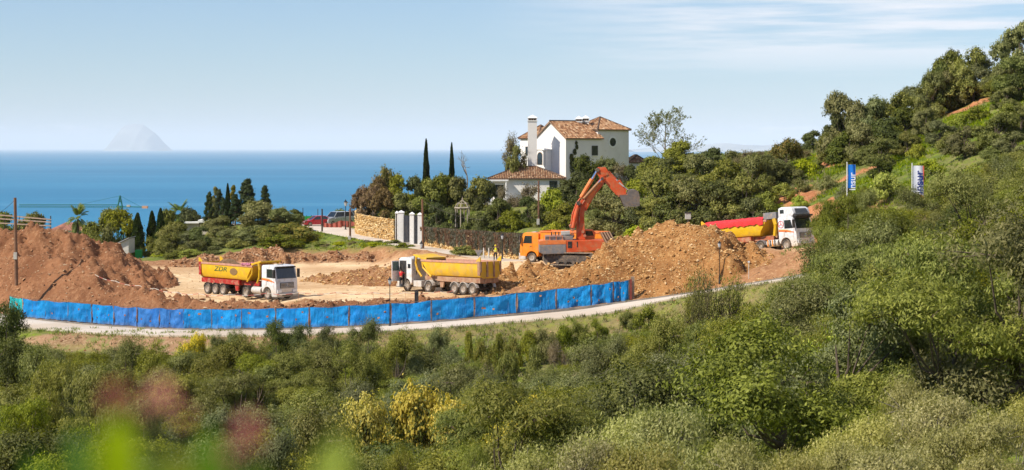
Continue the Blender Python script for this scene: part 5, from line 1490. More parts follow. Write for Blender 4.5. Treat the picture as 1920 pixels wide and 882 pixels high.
# ---------------------------------------------------------------- blue mesh fence
def tarp_mat(name, col, col2):
    m, n, out = new_mat(name); b = NB(n)
    c = b.mix(b.rng(b.noise(0.8, 4, 0.6, b.pos()), 0.35, 0.65), col, col2)
    c = b.mix(b.rng(b.noise(5, 5, 0.7, b.mapping(b.pos(), (1,1,0.35))), 0.60, 0.75, 0, 0.6), c, tuple(x*0.45 for x in col))
    c = b.mix(b.rng(b.noise(1.3, 4, 0.7, b.mapping(b.pos(), (1,1,2.0), loc=(4,0,2))), 0.62, 0.8, 0, 0.5), c, (0.30,0.30,0.32))
    tcz = b.node("ShaderNodeSeparateXYZ"); b.link(b.coord('Generated'), tcz.inputs[0])
    c = b.mix(b.rng(b.math('ADD', tcz.outputs['Z'], b.math('MULTIPLY', b.noise(3, 4, 0.6, b.pos()), 0.35)), 0.10, 0.42, 0.45, 0.0), c, (0.32,0.30,0.30))
    oi = b.node("ShaderNodeObjectInfo")
    c = b.mix(b.rng(oi.outputs['Random'], 0, 1, 0.0, 0.45, False), c, tuple(min(1, x*0.55) for x in col2))
    fold = b.noise(2.0, 5, 0.65, b.mapping(b.pos(), (2.4,2.4,0.5)))
    p = b.bsdf(out, c, 0.5, 0, 0.35, b.bump(fold, 1.0, 0.22))
    t = b.node("ShaderNodeBsdfTranslucent"); b.link(c, t.inputs['Color'])
    mx = b.node("ShaderNodeMixShader"); mx.inputs[0].default_value = 0.18
    b.link(p.outputs[0], mx.inputs[1]); b.link(t.outputs[0], mx.inputs[2]); b.link(mx.outputs[0], out.inputs['Surface'])
    return m
TB = tarp_mat("mesh_blue", (0.0,0.235,0.70), (0.004,0.34,0.84))
TF = tarp_mat("mesh_faded_blue", (0.02,0.18,0.60), (0.05,0.25,0.70))
TT = tarp_mat("mesh_teal", (0.0,0.46,0.52), (0.02,0.58,0.62))
m_pole = M("galvanised_pole", (0.16,0.13,0.12), 0.5, var=0.2, metal=0.3)
m_foot = M("fence_foot", (0.30,0.27,0.24), 0.9)
fence = empty("construction_fence", (PX(600,166), 166, 0)); fence.location = (0, 166, surf(0, 166))
tag(fence, "long curved site fence hung with torn blue mesh sheets, its left end teal", "fence")
bpy.context.view_layer.update()
FW = [PW(*a) for a in FENCE]
fo = fence.location
for i in range(len(FW)-1):
    a, b_ = FW[i].copy(), FW[i+1].copy(); a.z += 0.02; b_.z += 0.02
    d = b_-a; Ln = d.length; h = 2.0
    rg = np.random.default_rng(50+i)
    nx, nz_ = 20, 12; u = (d/Ln); nrm = Vector((u.y, -u.x, 0)).normalized()
    gap = 0.05 if i > 7 else 0.02
    X, Zg = np.meshgrid(np.linspace(0, 1, nx), np.linspace(0, 1, nz_))
    ripple = 0.10*np.sin(X*9+i)*(1-0.5*Zg) + 0.20*fbm(X*7+i*3.3, Zg*4, 3, 70+i)
    # pulled corners and sagging edges
    top = h*(1 - 0.030*np.sin(X*math.pi)**2*rg.uniform(0.3, 2.6)) + rg.normal(size=X.shape)*0.006
    bot = 0.10 + 0.07*np.abs(fbm(X*5, X*0, 2, 90+i))*2 + rg.uniform(0, 0.06)
    Zz = bot*(1-Zg)+top*Zg
    ub = gap/Ln
    bow = ub + 0.010*np.sin(Zg*math.pi)*rg.uniform(0, 2)
    Xu = bow + X*(1-2*bow)
    V = np.stack([a.x+d.x*Xu+nrm.x*(ripple+0.05), a.y+d.y*Xu+nrm.y*(ripple+0.05), a.z+d.z*Xu+Zz], -1).reshape(-1, 3) - np.array(fo)
    idx = np.arange(nx*nz_).reshape(nz_, nx)
    q = np.stack([idx[:-1,:-1], idx[:-1,1:], idx[1:,1:], idx[1:,:-1]], -1).reshape(-1, 4)
    # a few torn holes
    kill = set()
    for _ in range(rg.integers(1, 4)):
        r, c_ = rg.integers(2, nz_-3), rg.integers(2, nx-3); kill.add(r*(nx-1)+c_)
    if i == 0: kill |= {7*(nx-1)+8, 7*(nx-1)+9, 8*(nx-1)+8, 6*(nx-1)+9}
    q = np.array([f for k, f in enumerate(q) if k not in kill])
    mt = TT if i == 0 else (TF if i in (5, 6, 7) else TB)
    fr = MB()
    A = a-fo; B = b_-fo; e0 = A+d*(0.02/Ln); e1 = B-d*(0.02/Ln)
    for base in (e0, e1): fr.tube(base+Vector((0,0,0.05)), base+Vector((0,0,h+0.04)), 0.03, None, 6)
    fr.tube(e0+Vector((0,0,h)), e1+Vector((0,0,h)), 0.022, None, 5); fr.tube(e0+Vector((0,0,0.16)), e1+Vector((0,0,0.16)), 0.022, None, 5)
    for k in range(1, 5): fr.tube(e0.lerp(e1, k/5)+Vector((0,0,0.16)), e0.lerp(e1, k/5)+Vector((0,0,h)), 0.01, None, 3)
    fo_ = fr.build("fence_panel", m_pole, fence)
    s_ = link("mesh_sheet", np_mesh("mesh_sheet", V, q, mt, True), fo_)
    if i == 0: s_['label'] = "teal mesh sheet with a torn hole"
    if i in (5, 6, 7): s_['label'] = "faded greyish blue mesh sheet"
    ft = MB(); c_ = A; w = nrm
    ft.box(c_.x-0.12, c_.x+0.12, c_.y-0.32, c_.y+0.32, c_.z-0.06, c_.z+0.10); ft.build("fence_foot", m_foot, fence)
# wooden boards closing the fence's right end
e = PW(1180, 566.5, 166.3)
for k, (px, mt, h) in enumerate(((1182.5, (0.20,0.045,0.035), 2.05), (1186.5, (0.30,0.22,0.16), 2.25))):
    x = PX(px, 166.4); z = G(x, 166.4)
    o = MB().box(x-0.11-0.05*k, x+0.11+0.05*k, 166.3+0.2*k, 166.42+0.2*k, z-0.2, z+h).build("wooden_post", M("post_wood%d" % k, mt, 0.85, var=0.25), bevel=0.01)
    tag(o, ("dark red board post at the right end of the blue fence", "pale brown plank post just right of the red board at the fence end")[k], "post")
x = PX(781, 167.5); z = G(x, 167.5)
o = MB().box(x-0.18, x+0.18, 167.4, 167.7, z+0.9, z+2.55); o.tube((x, 167.5, z-0.3), (x, 167.5, z+1.0), 0.05, None, 6)
tag(o.build("junction_box", m_drk, bevel=0.02), "small dark box showing above the blue fence near the dust cloud", "electrical box")

# ---------------------------------------------------------------- red and white tape round the pad
m_tr = M("tape_red", (0.50,0.12,0.09), 0.6); m_tw = M("tape_white", (0.62,0.54,0.46), 0.6)
TAPE = [(178,515,182),(215,527,180.5),(262,536,179),(290,541,178.2),(330,548,176.5),(372,551,175.3),(430,552.5,174.5),(500,550,174.2),(560,549,174),(630,549,174),(700,549,174),(760,549,174),(825,547,174.2),(850,545,174.4)]
tp = [PW(*t) for t in TAPE]
root = empty("barrier_tape", (tp[0].x, tp[0].y, surf(tp[0].x, tp[0].y))); tag(root, "red and white barrier tape strung on thin stakes in front of the lettered truck", "barrier tape")
o0 = root.location
A = MB(); Bm = MB()
for i in range(len(tp)-1):
    a, b_ = tp[i], tp[i+1]; n_ = max(2, int((b_-a).length/0.55))
    for k in range(n_):
        t0, t1 = k/n_, (k+1)/n_; s0, s1 = -0.16*math.sin(math.pi*t0), -0.16*math.sin(math.pi*t1)
        p = a.lerp(b_, t0)+Vector((0,0,s0))-o0; q = a.lerp(b_, t1)+Vector((0,0,s1))-o0
        (A if k % 2 else Bm).poly([tuple(p+Vector((0,-.004,-.027))), tuple(q+Vector((0,-.004,-.027))), tuple(q+Vector((0,.004,.027))), tuple(p+Vector((0,.004,.027)))], [(0,1,2,3)])
A.build("red_stripes", m_tr, root, kind='stuff'); Bm.build("white_stripes", m_tw, root, kind='stuff')
for p in tp:
    g = surf(p.x, p.y)
    MB().tube(Vector((p.x, p.y+0.01, g-0.2))-o0, Vector((p.x, p.y+0.01, max(p.z+0.05, g+0.4)))-o0, 0.014, None, 5).build("stake", m_rust, root)

# ---------------------------------------------------------------- lamps, poles, signs
m_iron = M("black_iron", (0.018,0.018,0.020), 0.45, var=0.2)
m_lglass = M("lantern_glass", (0.62,0.64,0.66), 0.25, spec=0.6)
LAMP = None
def lamp_parts(root, h, s=1.0):
    p = MB(); p.lathe([(0.0,0),(0.13*s,0),(0.13*s,0.12),(0.08*s,0.2),(0.07*s,0.7),(0.045*s,0.8),(0.038*s,h-0.15),(0.07*s,h-0.1),(0.03*s,h)], 10)
    p.build("post", m_iron, root, smooth=True)
    l = MB(); l.lathe([(0.07*s,h),(0.10*s,h+0.03),(0.19*s,h+0.40*s+0.03)], 6); l.build("lantern", m_lglass, root)
    c = MB(); c.lathe([(0.21*s,h+0.40*s+0.03),(0.20*s,h+0.46*s),(0.08*s,h+0.62*s),(0.03*s,h+0.72*s),(0.0,h+0.76*s)], 6)
    for k in range(6):
        a = 2*math.pi*k/6; c.tube((0.10*s*math.cos(a),0.10*s*math.sin(a),h+0.03),(0.195*s*math.cos(a),0.195*s*math.sin(a),h+0.43*s),0.012,None,4)
    c.build("lantern_cap", m_iron, root)
def lamp(px, base_py, top_py, D, label, s=1.0, ground=True):
    x = PX(px, D); z = surf(x, D) if ground else ZW(base_py, D)
    h = ZW(top_py, D)-z-0.76*s
    r = empty("street_lamp", (x, D, z)); tag(r, label, "street lamp", "black lantern street lamps"); lamp_parts(r, h, s)
lamp(731, 608, 519, 164.4, "tall black lantern lamp standing in front of the blue fence", 0.92)
lamp(648, 428, 374, 250, "black lantern lamp by the parked cars, against the sea", 1.25)
lamp(942, 490, 437, 206, "lantern lamp beside the standing man, left of the orange truck", 0.95)
lamp(1349, 493, 451, 165.9, "lantern lamp half buried on the front of the golden heap", 0.85)
lamp(790.5, 482, 451, 219, "small lantern lamp beside the rusty pole behind the middle truck", 1.2)
m_wp = M("pole_wood", (0.17,0.085,0.05), 0.9, var=0.3, vscale=1.0)
m_wp2 = M("pole_dark", (0.055,0.045,0.04), 0.85, var=0.3)
def wpole(px, top_py, D, r, mat, label, cat="pole", extra=None, lean=0.0):
    x = PX(px, D); z = surf(x, D); h = ZW(top_py, D)-z
    rt = empty("utility_pole", (x, D, z)); tag(rt, label, cat)
    MB().tube((0,0,-0.5), (lean,0,h), r, r*0.78, 9).build("pole", mat, rt, smooth=True)
    if extra: extra(rt, h)
    return rt, h
def box_at(zf, mat=m_lgr):
    def f(rt, h): MB().box(-0.24,0.10,-0.30,-0.12,zf*h-0.35,zf*h+0.35).build("meter_box", mat, rt, bevel=0.02)
    return f
lp, lph = wpole(31, 371, 183.5, 0.19, m_wp, "tall brown wooden pole with a pale box at the left, behind the teal panel", extra=box_at(0.30), lean=-0.15)
def brk(rt, h):
    MB().path([(0,0,h-0.1),(0.5,0,h+0.45)], 0.06, 0.05, 6).build("bracket", m_wp2, rt); box_at(0.05)(rt, h)
wpole(656.5, 391, 233, 0.15, m_wp, "rusty pole with a bent top bracket on the grass bank", extra=brk)
wpole(604, 392, 246, 0.13, m_wp2, "short dark post in front of the red car")
wpole(793.5, 374, 219, 0.15, m_wp, "rusty brown wooden pole right of the white gate", lean=-0.1)
wpole(743.5, 401, 227, 0.10, m_wp2, "thin dark post in front of the white gate")
wpole(1010, 339, 218, 0.13, m_wp, "thin wooden pole in front of the villa's low wing", extra=box_at(0.12))
wpole(568, 390, 262, 0.06, m_wp2, "thin black post by the green hoarding, left of the red car")
wpole(596, 392, 268, 0.06, m_wp2, "thin black post behind the red car")
wpole(95, 405, 262, 0.10, m_wp2, "dark post at the right end of the wooden rail fence")
wpole(92, 411, 235, 0.05, m_wp2, "thin grey stake on the crest of the big spoil heap", "stake")
# overhead wires from the left pole and the garden pole
def wire(a, b_, sag, label, r=0.018, n=14):
    mb = MB(); pts = []
    for i in range(n+1):
        t = i/n; pts.append(a.lerp(b_, t)+Vector((0,0,-4*sag*t*(1-t))))
    mb.path(pts, r, None, 4); tag(mb.build("cable", m_wp2), label, "cable")
topL = PW(30, 373, 183.5)
wire(topL, PW(-90, 330+70, 186), 1.4, "black cable running left from the tall wooden pole")
wire(PW(793, 377, 219), PW(905, 437, 205) + Vector((0,0,1.5)), 0.5, "thin grey cable sloping down from the rusty pole")
# give way sign seen from behind, small bollard markers
x = PX(897.5, 208); z = surf(x, 208); r = empty("road_sign", (x, 208, z)); tag(r, "grey back of a triangular give way sign by the upper road", "road sign")
h = ZW(469, 208)-z
MB().tube((0,0,-0.2),(0,0,h),0.035,None,6).build("sign_post", m_lgr, r)
MB().prism([(-0.48,h),(0.48,h),(0,h-0.85)], 'y', -0.06, -0.03).build("sign_plate", m_gry, r)
for px, lab in ((907,"slim grey bollard just right of the give way sign"),(916.5,"slim grey bollard left of the standing man")):
    x = PX(px, 207); z = surf(x, 207)
    o = MB().lathe([(0,0),(0.09,0),(0.08,1.15),(0.05,1.25),(0,1.27)], 8, (x, 207, z)).build("bollard", m_lgr, smooth=True); tag(o, lab, "bollard")
x = PX(1404, 164.5); z = surf(x, 164.5); r = empty("marker_post", (x, 164.5, z)); tag(r, "thin pale marker post on the slope above the road's right part", "marker post")
MB().tube((0,0,-0.2),(0,0,1.55),0.03,None,6).build("stem", m_lgr, r); MB().box(-0.09,0.09,-0.05,0.05,1.5,1.66).build("reflector", m_lglass, r)
x = PX(1290, 190); z = surf(x, 190); zt = ZW(398, 190); r = empty("floodlight", (x, 190, z)); tag(r, "small boxy grey light on a post behind the golden heap's top", "lamp")
MB().tube((0,0,-0.2),(0,0,zt-z-0.2),0.05,None,6).build("post", m_gry, r); MB().box(-0.30,0.30,-0.2,0.2,zt-z-0.75,zt-z-0.1).build("housing", m_lgr, r, bevel=0.04); MB().box(-0.36,0.36,-0.26,0.26,zt-z-0.1,zt-z).build("cover", m_drk, r)
# red safety netting and green hoarding by the cars
net = M("netting_red", (0.34,0.085,0.06), 0.8, var=0.25, vscale=4)
def netpanel(px0, px1, py0, py1, top0, top1, D, label):
    a = PW(px0, py0, D); b_ = PW(px1, py1, D); a.z = surf(a.x, D)-0.05; b_.z = surf(b_.x, D)-0.05
    mb = MB(); n = 10
    for i in range(n):
        t0, t1 = i/n, (i+1)/n; p = a.lerp(b_, t0); q = a.lerp(b_, t1)
        z0 = ZW(top0*(1-t0)+top1*t0, D); z1_ = ZW(top0*(1-t1)+top1*t1, D); w0 = 0.08*math.sin(i*1.3); w1 = 0.08*math.sin((i+1)*1.3)
        mb.poly([(p.x,p.y+w0,p.z),(q.x,q.y+w1,q.z),(q.x,q.y+w1,z1_),(p.x,p.y+w0,z0),(p.x,p.y+w0+.02,p.z),(q.x,q.y+w1+.02,q.z),(q.x,q.y+w1+.02,z1_),(p.x,p.y+w0+.02,z0)], [(0,1,2,3),(7,6,5,4),(3,2,6,7)])
    tag(mb.build("safety_net", net), label, "safety netting")
netpanel(622, 641, 422, 422, 420, 413, 254, "sloping piece of red netting in front of the silver van")
netpanel(641, 670, 422, 422, 414, 417, 254.5, "red netting fence in front of the dark car")
netpanel(606, 622, 423, 422, 418, 420, 254, "low red netting beside the red car")
gh = empty("hoarding", PW(575, 417, 266)); gh.location.z = surf(PX(575,266), 266); tag(gh, "bright green panel hoarding left of the red car", "hoarding")
grn = M("hoarding_green", (0.01,0.27,0.055), 0.5); grn2 = M("hoarding_light_green", (0.05,0.50,0.09), 0.5)
zt = ZW(405.5, 266)-gh.location.z
for k in range(7):
    x0 = PX(548+9*k, 266)-gh.location.x; x1 = PX(556.4+9*k, 266)-gh.location.x
    p_ = MB().box(x0, x1, -0.04, 0.04, -0.4, zt).build("hoarding_panel", grn2 if k == 0 else grn, gh)
    if k == 0: p_['label'] = "lighter green end panel"
    MB().tube((x0-0.02,0.1,-0.5),(x0-0.02,0.1,zt+0.15),0.04,None,5).build("hoarding_post", m_drk, gh)
# pale concrete ledge by the cars
tag(MB().box(PX(618,256), PX(668,256), 255.8, 256.4, surf(PX(640,256),256)-0.3, surf(PX(640,256),256)+0.22).build("concrete_ledge", kerb_m, bevel=0.02), "low concrete ledge behind the red netting", "ledge")

# ---------------------------------------------------------------- flags
def flag(px, top_py, D, w_px, h_px, mat, edge, label, texts, pole_top):
    x = PX(px, D); z = surf(x, D); zt = ZW(top_py, D); w = w_px*D/FPX; h = h_px*D/FPX
    r = empty("banner_flag", (x, D, z)); tag(r, label, "flag")
    MB().tube((-0.08,0,-0.4),(-0.08,0,ZW(pole_top, D)-z),0.055,0.045,8).build("flag_pole", M("pole_white", (0.72,0.70,0.68), 0.4), r)
    nx, nz_ = 12, 26; X, Zg = np.meshgrid(np.linspace(0, 1, nx), np.linspace(0, 1, nz_))
    Y = 0.10*np.sin(X*5+Zg*2.0)*X
    V = np.stack([X*w, Y, (zt-z)-h*(1-Zg)], -1).reshape(-1, 3); idx = np.arange(nx*nz_).reshape(nz_, nx)
    q = np.stack([idx[:-1,:-1], idx[:-1,1:], idx[1:,1:], idx[1:,:-1]], -1).reshape(-1, 4)
    c = link("cloth", np_mesh("cloth", V, q, mat, True), r)
    MB().box(w, w+0.05, -0.03, 0.03, (zt-z)-h, (zt-z)).build("edge_band", edge, c)
    for k in range(4): MB().box(-0.13, 0.02, -0.02, 0.02, (zt-z)-h*(k/3)-0.03, (zt-z)-h*(k/3)+0.02).build("clip", m_gry, r)
    for txt, size, mt, u, v_, rot in texts:
        o = link("lettering", text_mesh(txt, size, mt, 0.012, 0, 0.012), c, (w*u, -0.13, (zt-z)-h*v_))
        o.rotation_euler = (math.radians(90), math.radians(-rot), 0)
    return c, w, h, zt-z
m_fw = M("flag_white", (0.80,0.81,0.86), 0.7, var=0.03); m_fb = M("flag_blue", (0.005,0.17,0.62), 0.6, var=0.06)
m_ft = M("print_navy", (0.01,0.03,0.22), 0.6); m_fr = M("print_coral", (0.72,0.10,0.035), 0.6); m_fwt = M("print_white", (0.85,0.86,0.90), 0.6)
c, w, h, zt = flag(1712, 311, 158, 19.5, 66, m_fw, m_fr, "white vertical banner with blue letters and a red S mark", [("insur", 1.02, m_ft, 0.58, 0.47, 90)], 306)
o = link("logo", text_mesh("S", 1.05, m_fr, 0.012, 0, 0.05), c, (w*0.60, -0.13, zt-h*0.93)); o.rotation_euler = (math.radians(90), math.radians(-90), 0); o.scale = (1.1,1.1,1)
flag(1590, 309, 162, 13, 44, m_fb, m_fb, "blue vertical banner with white letters left of the white banner", [("insur", 0.80, m_fwt, 0.62, 0.72, 90)], 304)

# ---------------------------------------------------------------- stone wall, white gate, creeper wall
m_stone = stone_mat("wall_stone", [(0.42,0.24,0.08),(0.58,0.36,0.14),(0.68,0.47,0.21),(0.76,0.58,0.32)])
m_mort = M("wall_mortar", (0.42,0.30,0.16), 0.95, var=0.2)
def stone_wall(line, h0, h1, label, name="stone_wall"):
    """line of world points (x,y); heights above ground"""
    pts = resample([(p[0], p[1]) for p in line], 0.5)
    root = empty(name, (pts[0][0], pts[0][1], surf(*pts[0]))); tag(root, label, "wall"); o0 = root.location
    vs = []; fs = []
    nrm = offset_line([(p[0], p[1], 0) for p in pts], 0.22); nr2 = offset_line([(p[0], p[1], 0) for p in pts], -0.22)
    L = len(pts)
    gz_ = [surf(p[0], p[1]) for p in pts]; hh = [h0+(h1-h0)*i/(L-1) for i in range(L)]
    for i in range(L):
        for q, z in ((nrm[i], gz_[i]-0.5), (nrm[i], gz_[i]+hh[i]), (nr2[i], gz_[i]+hh[i]), (nr2[i], gz_[i]-0.5)): vs.append((q[0]-o0.x, q[1]-o0.y, z-o0.z))
    for i in range(L-1):
        for k in range(3): fs.append([i*4+k, i*4+4+k, i*4+5+k, i*4+1+k])
    fs += [[0,1,2,3], [(L-1)*4+3,(L-1)*4+2,(L-1)*4+1,(L-1)*4]]
    link("wall_core", np_mesh("wall_core", vs, fs, m_mort), root)
    rg = np.random.default_rng(8); P = []; S_ = []
    s = 0.0; tot = sum(math.hypot(pts[i+1][0]-pts[i][0], pts[i+1][1]-pts[i][1]) for i in range(L-1))
    n_ = int(tot/0.34)
    for i in range(n_):
        t = (i+0.5)/n_*(L-1); k = min(L-2, int(t)); f = t-k
        for j in range(int(max(h0,h1)/0.24)+1):
            z = j*0.24+rg.uniform(-.05,.05)+0.08
            H_ = hh[k]*(1-f)+hh[k+1]*f
            if z > H_: continue
            tt = f+rg.uniform(-.25,.25)+(0.25 if j % 2 else 0)
            x = nrm[k][0]*(1-tt)+nrm[k+1][0]*tt; y = nrm[k][1]*(1-tt)+nrm[k+1][1]*tt
            P.append((x-o0.x, y-o0.y, gz_[k]*(1-f)+gz_[k+1]*f+z-o0.z)); S_.append(rg.uniform(0.26, 0.44))
    r_ = link("wall_stones", rocks_mesh("wall_stones", np.array(P), np.array(S_), m_stone, 4), root); r_['kind'] = 'stuff'
    return root, pts, nrm, gz_, hh
stone_wall([(PX(678,256),256),(PX(671,249),249),(PX(671,243),243),(PX(682,239.5),239.5),(PX(710,235.5),235.5),(PX(741,231.5),231.5)], 2.9, 2.75, "golden rubble stone wall curving left from the white gate")
wl = stone_wall([(PX(797,224),224),(PX(850,217.5),217.5),(PX(900,212),212),(PX(950,207.5),207.5),(PX(985,204.5),204.5)], 1.9, 2.6, "long wall hung with grey brown creeper along the upper road")
# hanging creeper: long strands over the wall
def hanging(line_n, gz_, hh, label, seed, mats, dens=46, lenf=(0.5, 0.95)):
    rg = np.random.default_rng(seed); L = len(line_n); root = None
    for mi, (mat, share) in enumerate(mats):
        C = []; A = []; Ls = []
        for i in range(L-1):
            for k in range(int(dens*share)):
                t = rg.random(); x = line_n[i][0]*(1-t)+line_n[i+1][0]*t; y = line_n[i][1]*(1-t)+line_n[i+1][1]*t
                clump = 0.5+0.5*math.sin((i+t)*1.9+mi*2.0+math.sin((i+t)*0.7)*2)
                if clump < rg.random()*0.75: continue
                H_ = hh[i]*(1-t)+hh[i+1]*t; g = gz_[i]*(1-t)+gz_[i+1]*t
                ln = H_*rg.uniform(*lenf)*(0.6+0.4*clump)
                z = g+H_+0.15
                n_ = int(ln/0.16)
                for q in range(n_): C.append((x+rg.normal()*0.05, y-0.18-0.16*math.sin(min(1, q/4)*1.57)+rg.normal()*0.05, z-q*0.16)); 
                for q in range(4): C.append((x+rg.normal()*0.2, y+rg.uniform(-.3,.5), z+rg.uniform(-.1,.28)))
        C = np.array(C); N = len(C); A = np.stack([rg.normal(size=N)*0.25, rg.normal(size=N)*0.25, -np.ones(N)], 1); A /= np.linalg.norm(A, axis=1)[:, None]
        nn = np.stack([rg.normal(size=N)*0.6, -np.ones(N), 0.4+rg.normal(size=N)*0.5], 1); B2 = np.cross(A, nn); B2 /= np.linalg.norm(B2, axis=1)[:, None]
        V, F, vv = leaf_quads(C, A, B2, np.full(N, 0.30)*rg.uniform(.7,1.3,N), np.full(N, 0.10)*rg.uniform(.7,1.3,N), rg, rg.random(N))
        me = np_mesh("strands", V, F, mat, False, [("v", 'POINT', 'FLOAT', vv)])
        if root is None: root = link("hanging_creeper", me); tag(root, label, "creeper")
        else: o = link("dry_strands", me, root); o['kind'] = 'stuff'
hanging(wl[2], wl[3], wl[4], "curtain of grey brown creeper hanging over the wall by the upper road", 5, [(leaf_mat("strand_grey", [(0.09,0.08,0.05),(0.17,0.16,0.10),(0.26,0.24,0.16)]), 1.2), (leaf_mat("strand_brown", [(0.11,0.06,0.04),(0.20,0.12,0.08),(0.28,0.19,0.12)]), 0.9)])
# white gate piers
m_white = M("whitewash", (0.80,0.78,0.75), 0.8, var=0.04, dirt=(0.60,0.52,0.44), dirt_amt=0.2, bump=0.1, bscale=6)
gr = empty("white_gate", (PX(765,228), 228, surf(PX(765,228), 228))); tag(gr, "white gate with tall piers and dark metal leaves in the stone wall", "gate")
def pier(px0, px1, top, D, y1=0.8):
    x0 = PX(px0, D)-gr.location.x; x1 = PX(px1, D)-gr.location.x; h = ZW(top, D)-gr.location.z
    p = MB().box(x0, x1, D-228, D-228+y1, -0.4, h-0.25).build("pier", m_white, gr, bevel=0.02)
    cx, cy = (x0+x1)/2, D-228+y1/2
    MB().poly([(x0-.06,D-228-.06,h-.249),(x1+.06,D-228-.06,h-.249),(x1+.06,D-228+y1+.06,h-.249),(x0-.06,D-228+y1+.06,h-.249),(x0-.06,D-228-.06,h-.15),(x1+.06,D-228-.06,h-.15),(x1+.06,D-228+y1+.06,h-.15),(x0-.06,D-228+y1+.06,h-.15),(cx,cy,h+.08)],
              [(0,3,2,1),(0,1,5,4),(1,2,6,5),(2,3,7,6),(3,0,4,7),(4,5,8),(5,6,8),(6,7,8),(7,4,8)]).build("pier_cap", m_white, p)
    return x0, x1, h
pier(741.5, 746, 397, 229.5, 1.0); pier(746.4, 757, 396, 229, 1.2); pier(768, 776.5, 399, 226.5); pier(783, 791, 400, 225)
for px0, px1, D in ((757, 768, 228.6), (776.5, 783, 226.4)):
    x0 = PX(px0, D)-gr.location.x; x1 = PX(px1, D)-gr.location.x; h = ZW(403, D)-gr.location.z
    lf = MB().box(x0, x1, D-228, D-228+0.05, 0.05, h-0.1).build("gate_leaf", M("gate_grey", (0.16,0.17,0.19), 0.5, metal=0.3), gr)
    n_ = 4 if px1-px0 > 8 else 3
    for k in range(n_+1): MB().box(x0+(x1-x0)*k/n_-0.02, x0+(x1-x0)*k/n_+0.02, D-228-0.05, D-228-0.001, 0.05, h+0.02).build("gate_bar", m_drk, lf)
# garden pavilion
pv = empty("garden_pavilion", (PX(867,225), 225, ZW(405,225))); tag(pv, "small pale garden pavilion with an ornate pointed iron roof among bushes", "pavilion")
m_pv = M("pavilion_stone", (0.40,0.34,0.26), 0.8, var=0.15)
zt = ZW(390, 225)-pv.location.z; za = ZW(374, 225)-pv.location.z; R_ = 0.88
for k in range(6):
    a = 2*math.pi*k/6+0.3; x, y = R_*math.cos(a), R_*math.sin(a); a2 = 2*math.pi*(k+1)/6+0.3
    MB().tube((x,y,-1.4),(x,y,zt),0.07,None,6).build("column", m_pv, pv)
    MB().path([(x*1.12,y*1.12,zt),(x*0.75,y*0.75,zt+(za-zt)*0.52),(x*0.28,y*0.28,zt+(za-zt)*0.72),(0,0,za)], 0.055, 0.035, 5).build("roof_rib", m_pv, pv)
    MB().tube((x*1.1,y*1.1,zt),(R_*1.1*math.cos(a2),R_*1.1*math.sin(a2),zt),0.09,None,6).build("ring_beam", m_pv, pv)
    MB().path([(x*.74,y*.74,zt+(za-zt)*.5),(R_*.74*math.cos(a2),R_*.74*math.sin(a2),zt+(za-zt)*.5)],0.03,None,4).build("hoop", m_pv, pv)
MB().lathe([(0,za-.05),(0.09,za+.05),(0.03,za+.2),(0,za+.4)],8).build("finial", m_pv, pv)

# ---------------------------------------------------------------- villa
m_wall = M("villa_render", (0.78,0.74,0.71), 0.9, var=0.035, vscale=0.6, dirt=(0.60,0.54,0.48), dirt_amt=0.15, bump=0.08, bscale=5)
m_trim = M("villa_trim", (0.82,0.80,0.77), 0.8, var=0.03)
m_tile = stone_mat("roof_tile", [(0.17,0.08,0.045),(0.36,0.18,0.095),(0.50,0.30,0.17),(0.62,0.44,0.29)])
m_ridge = M("ridge_tile", (0.10,0.065,0.05), 0.9, var=0.3, vscale=3)
m_soff = M("eave_brown", (0.30,0.20,0.14), 0.9)
m_wgl = M("window_glass", (0.02,0.03,0.035), 0.08, spec=0.8)
m_wfr = M("window_frame_dark", (0.05,0.045,0.04), 0.6)
VD = 258.0
villa = empty("villa", (PX(1061, VD), VD, ZW(345, VD))); tag(villa, "white two storey villa with brown tiled roofs above the garden", "villa")
VA = math.radians(38)   # v: direction of the long shaded wall (right and away); u: gable wall (left and away)
vv_ = Vector((math.cos(math.radians(38)), math.sin(math.radians(38)), 0)); uu_ = Vector((-math.sin(math.radians(38)), math.cos(math.radians(38)), 0))
def vloc(px, D): return PX(px, D)-villa.location.x
z0v = villa.location.z
def zv(py, D=VD): return ZW(py, D)-z0v
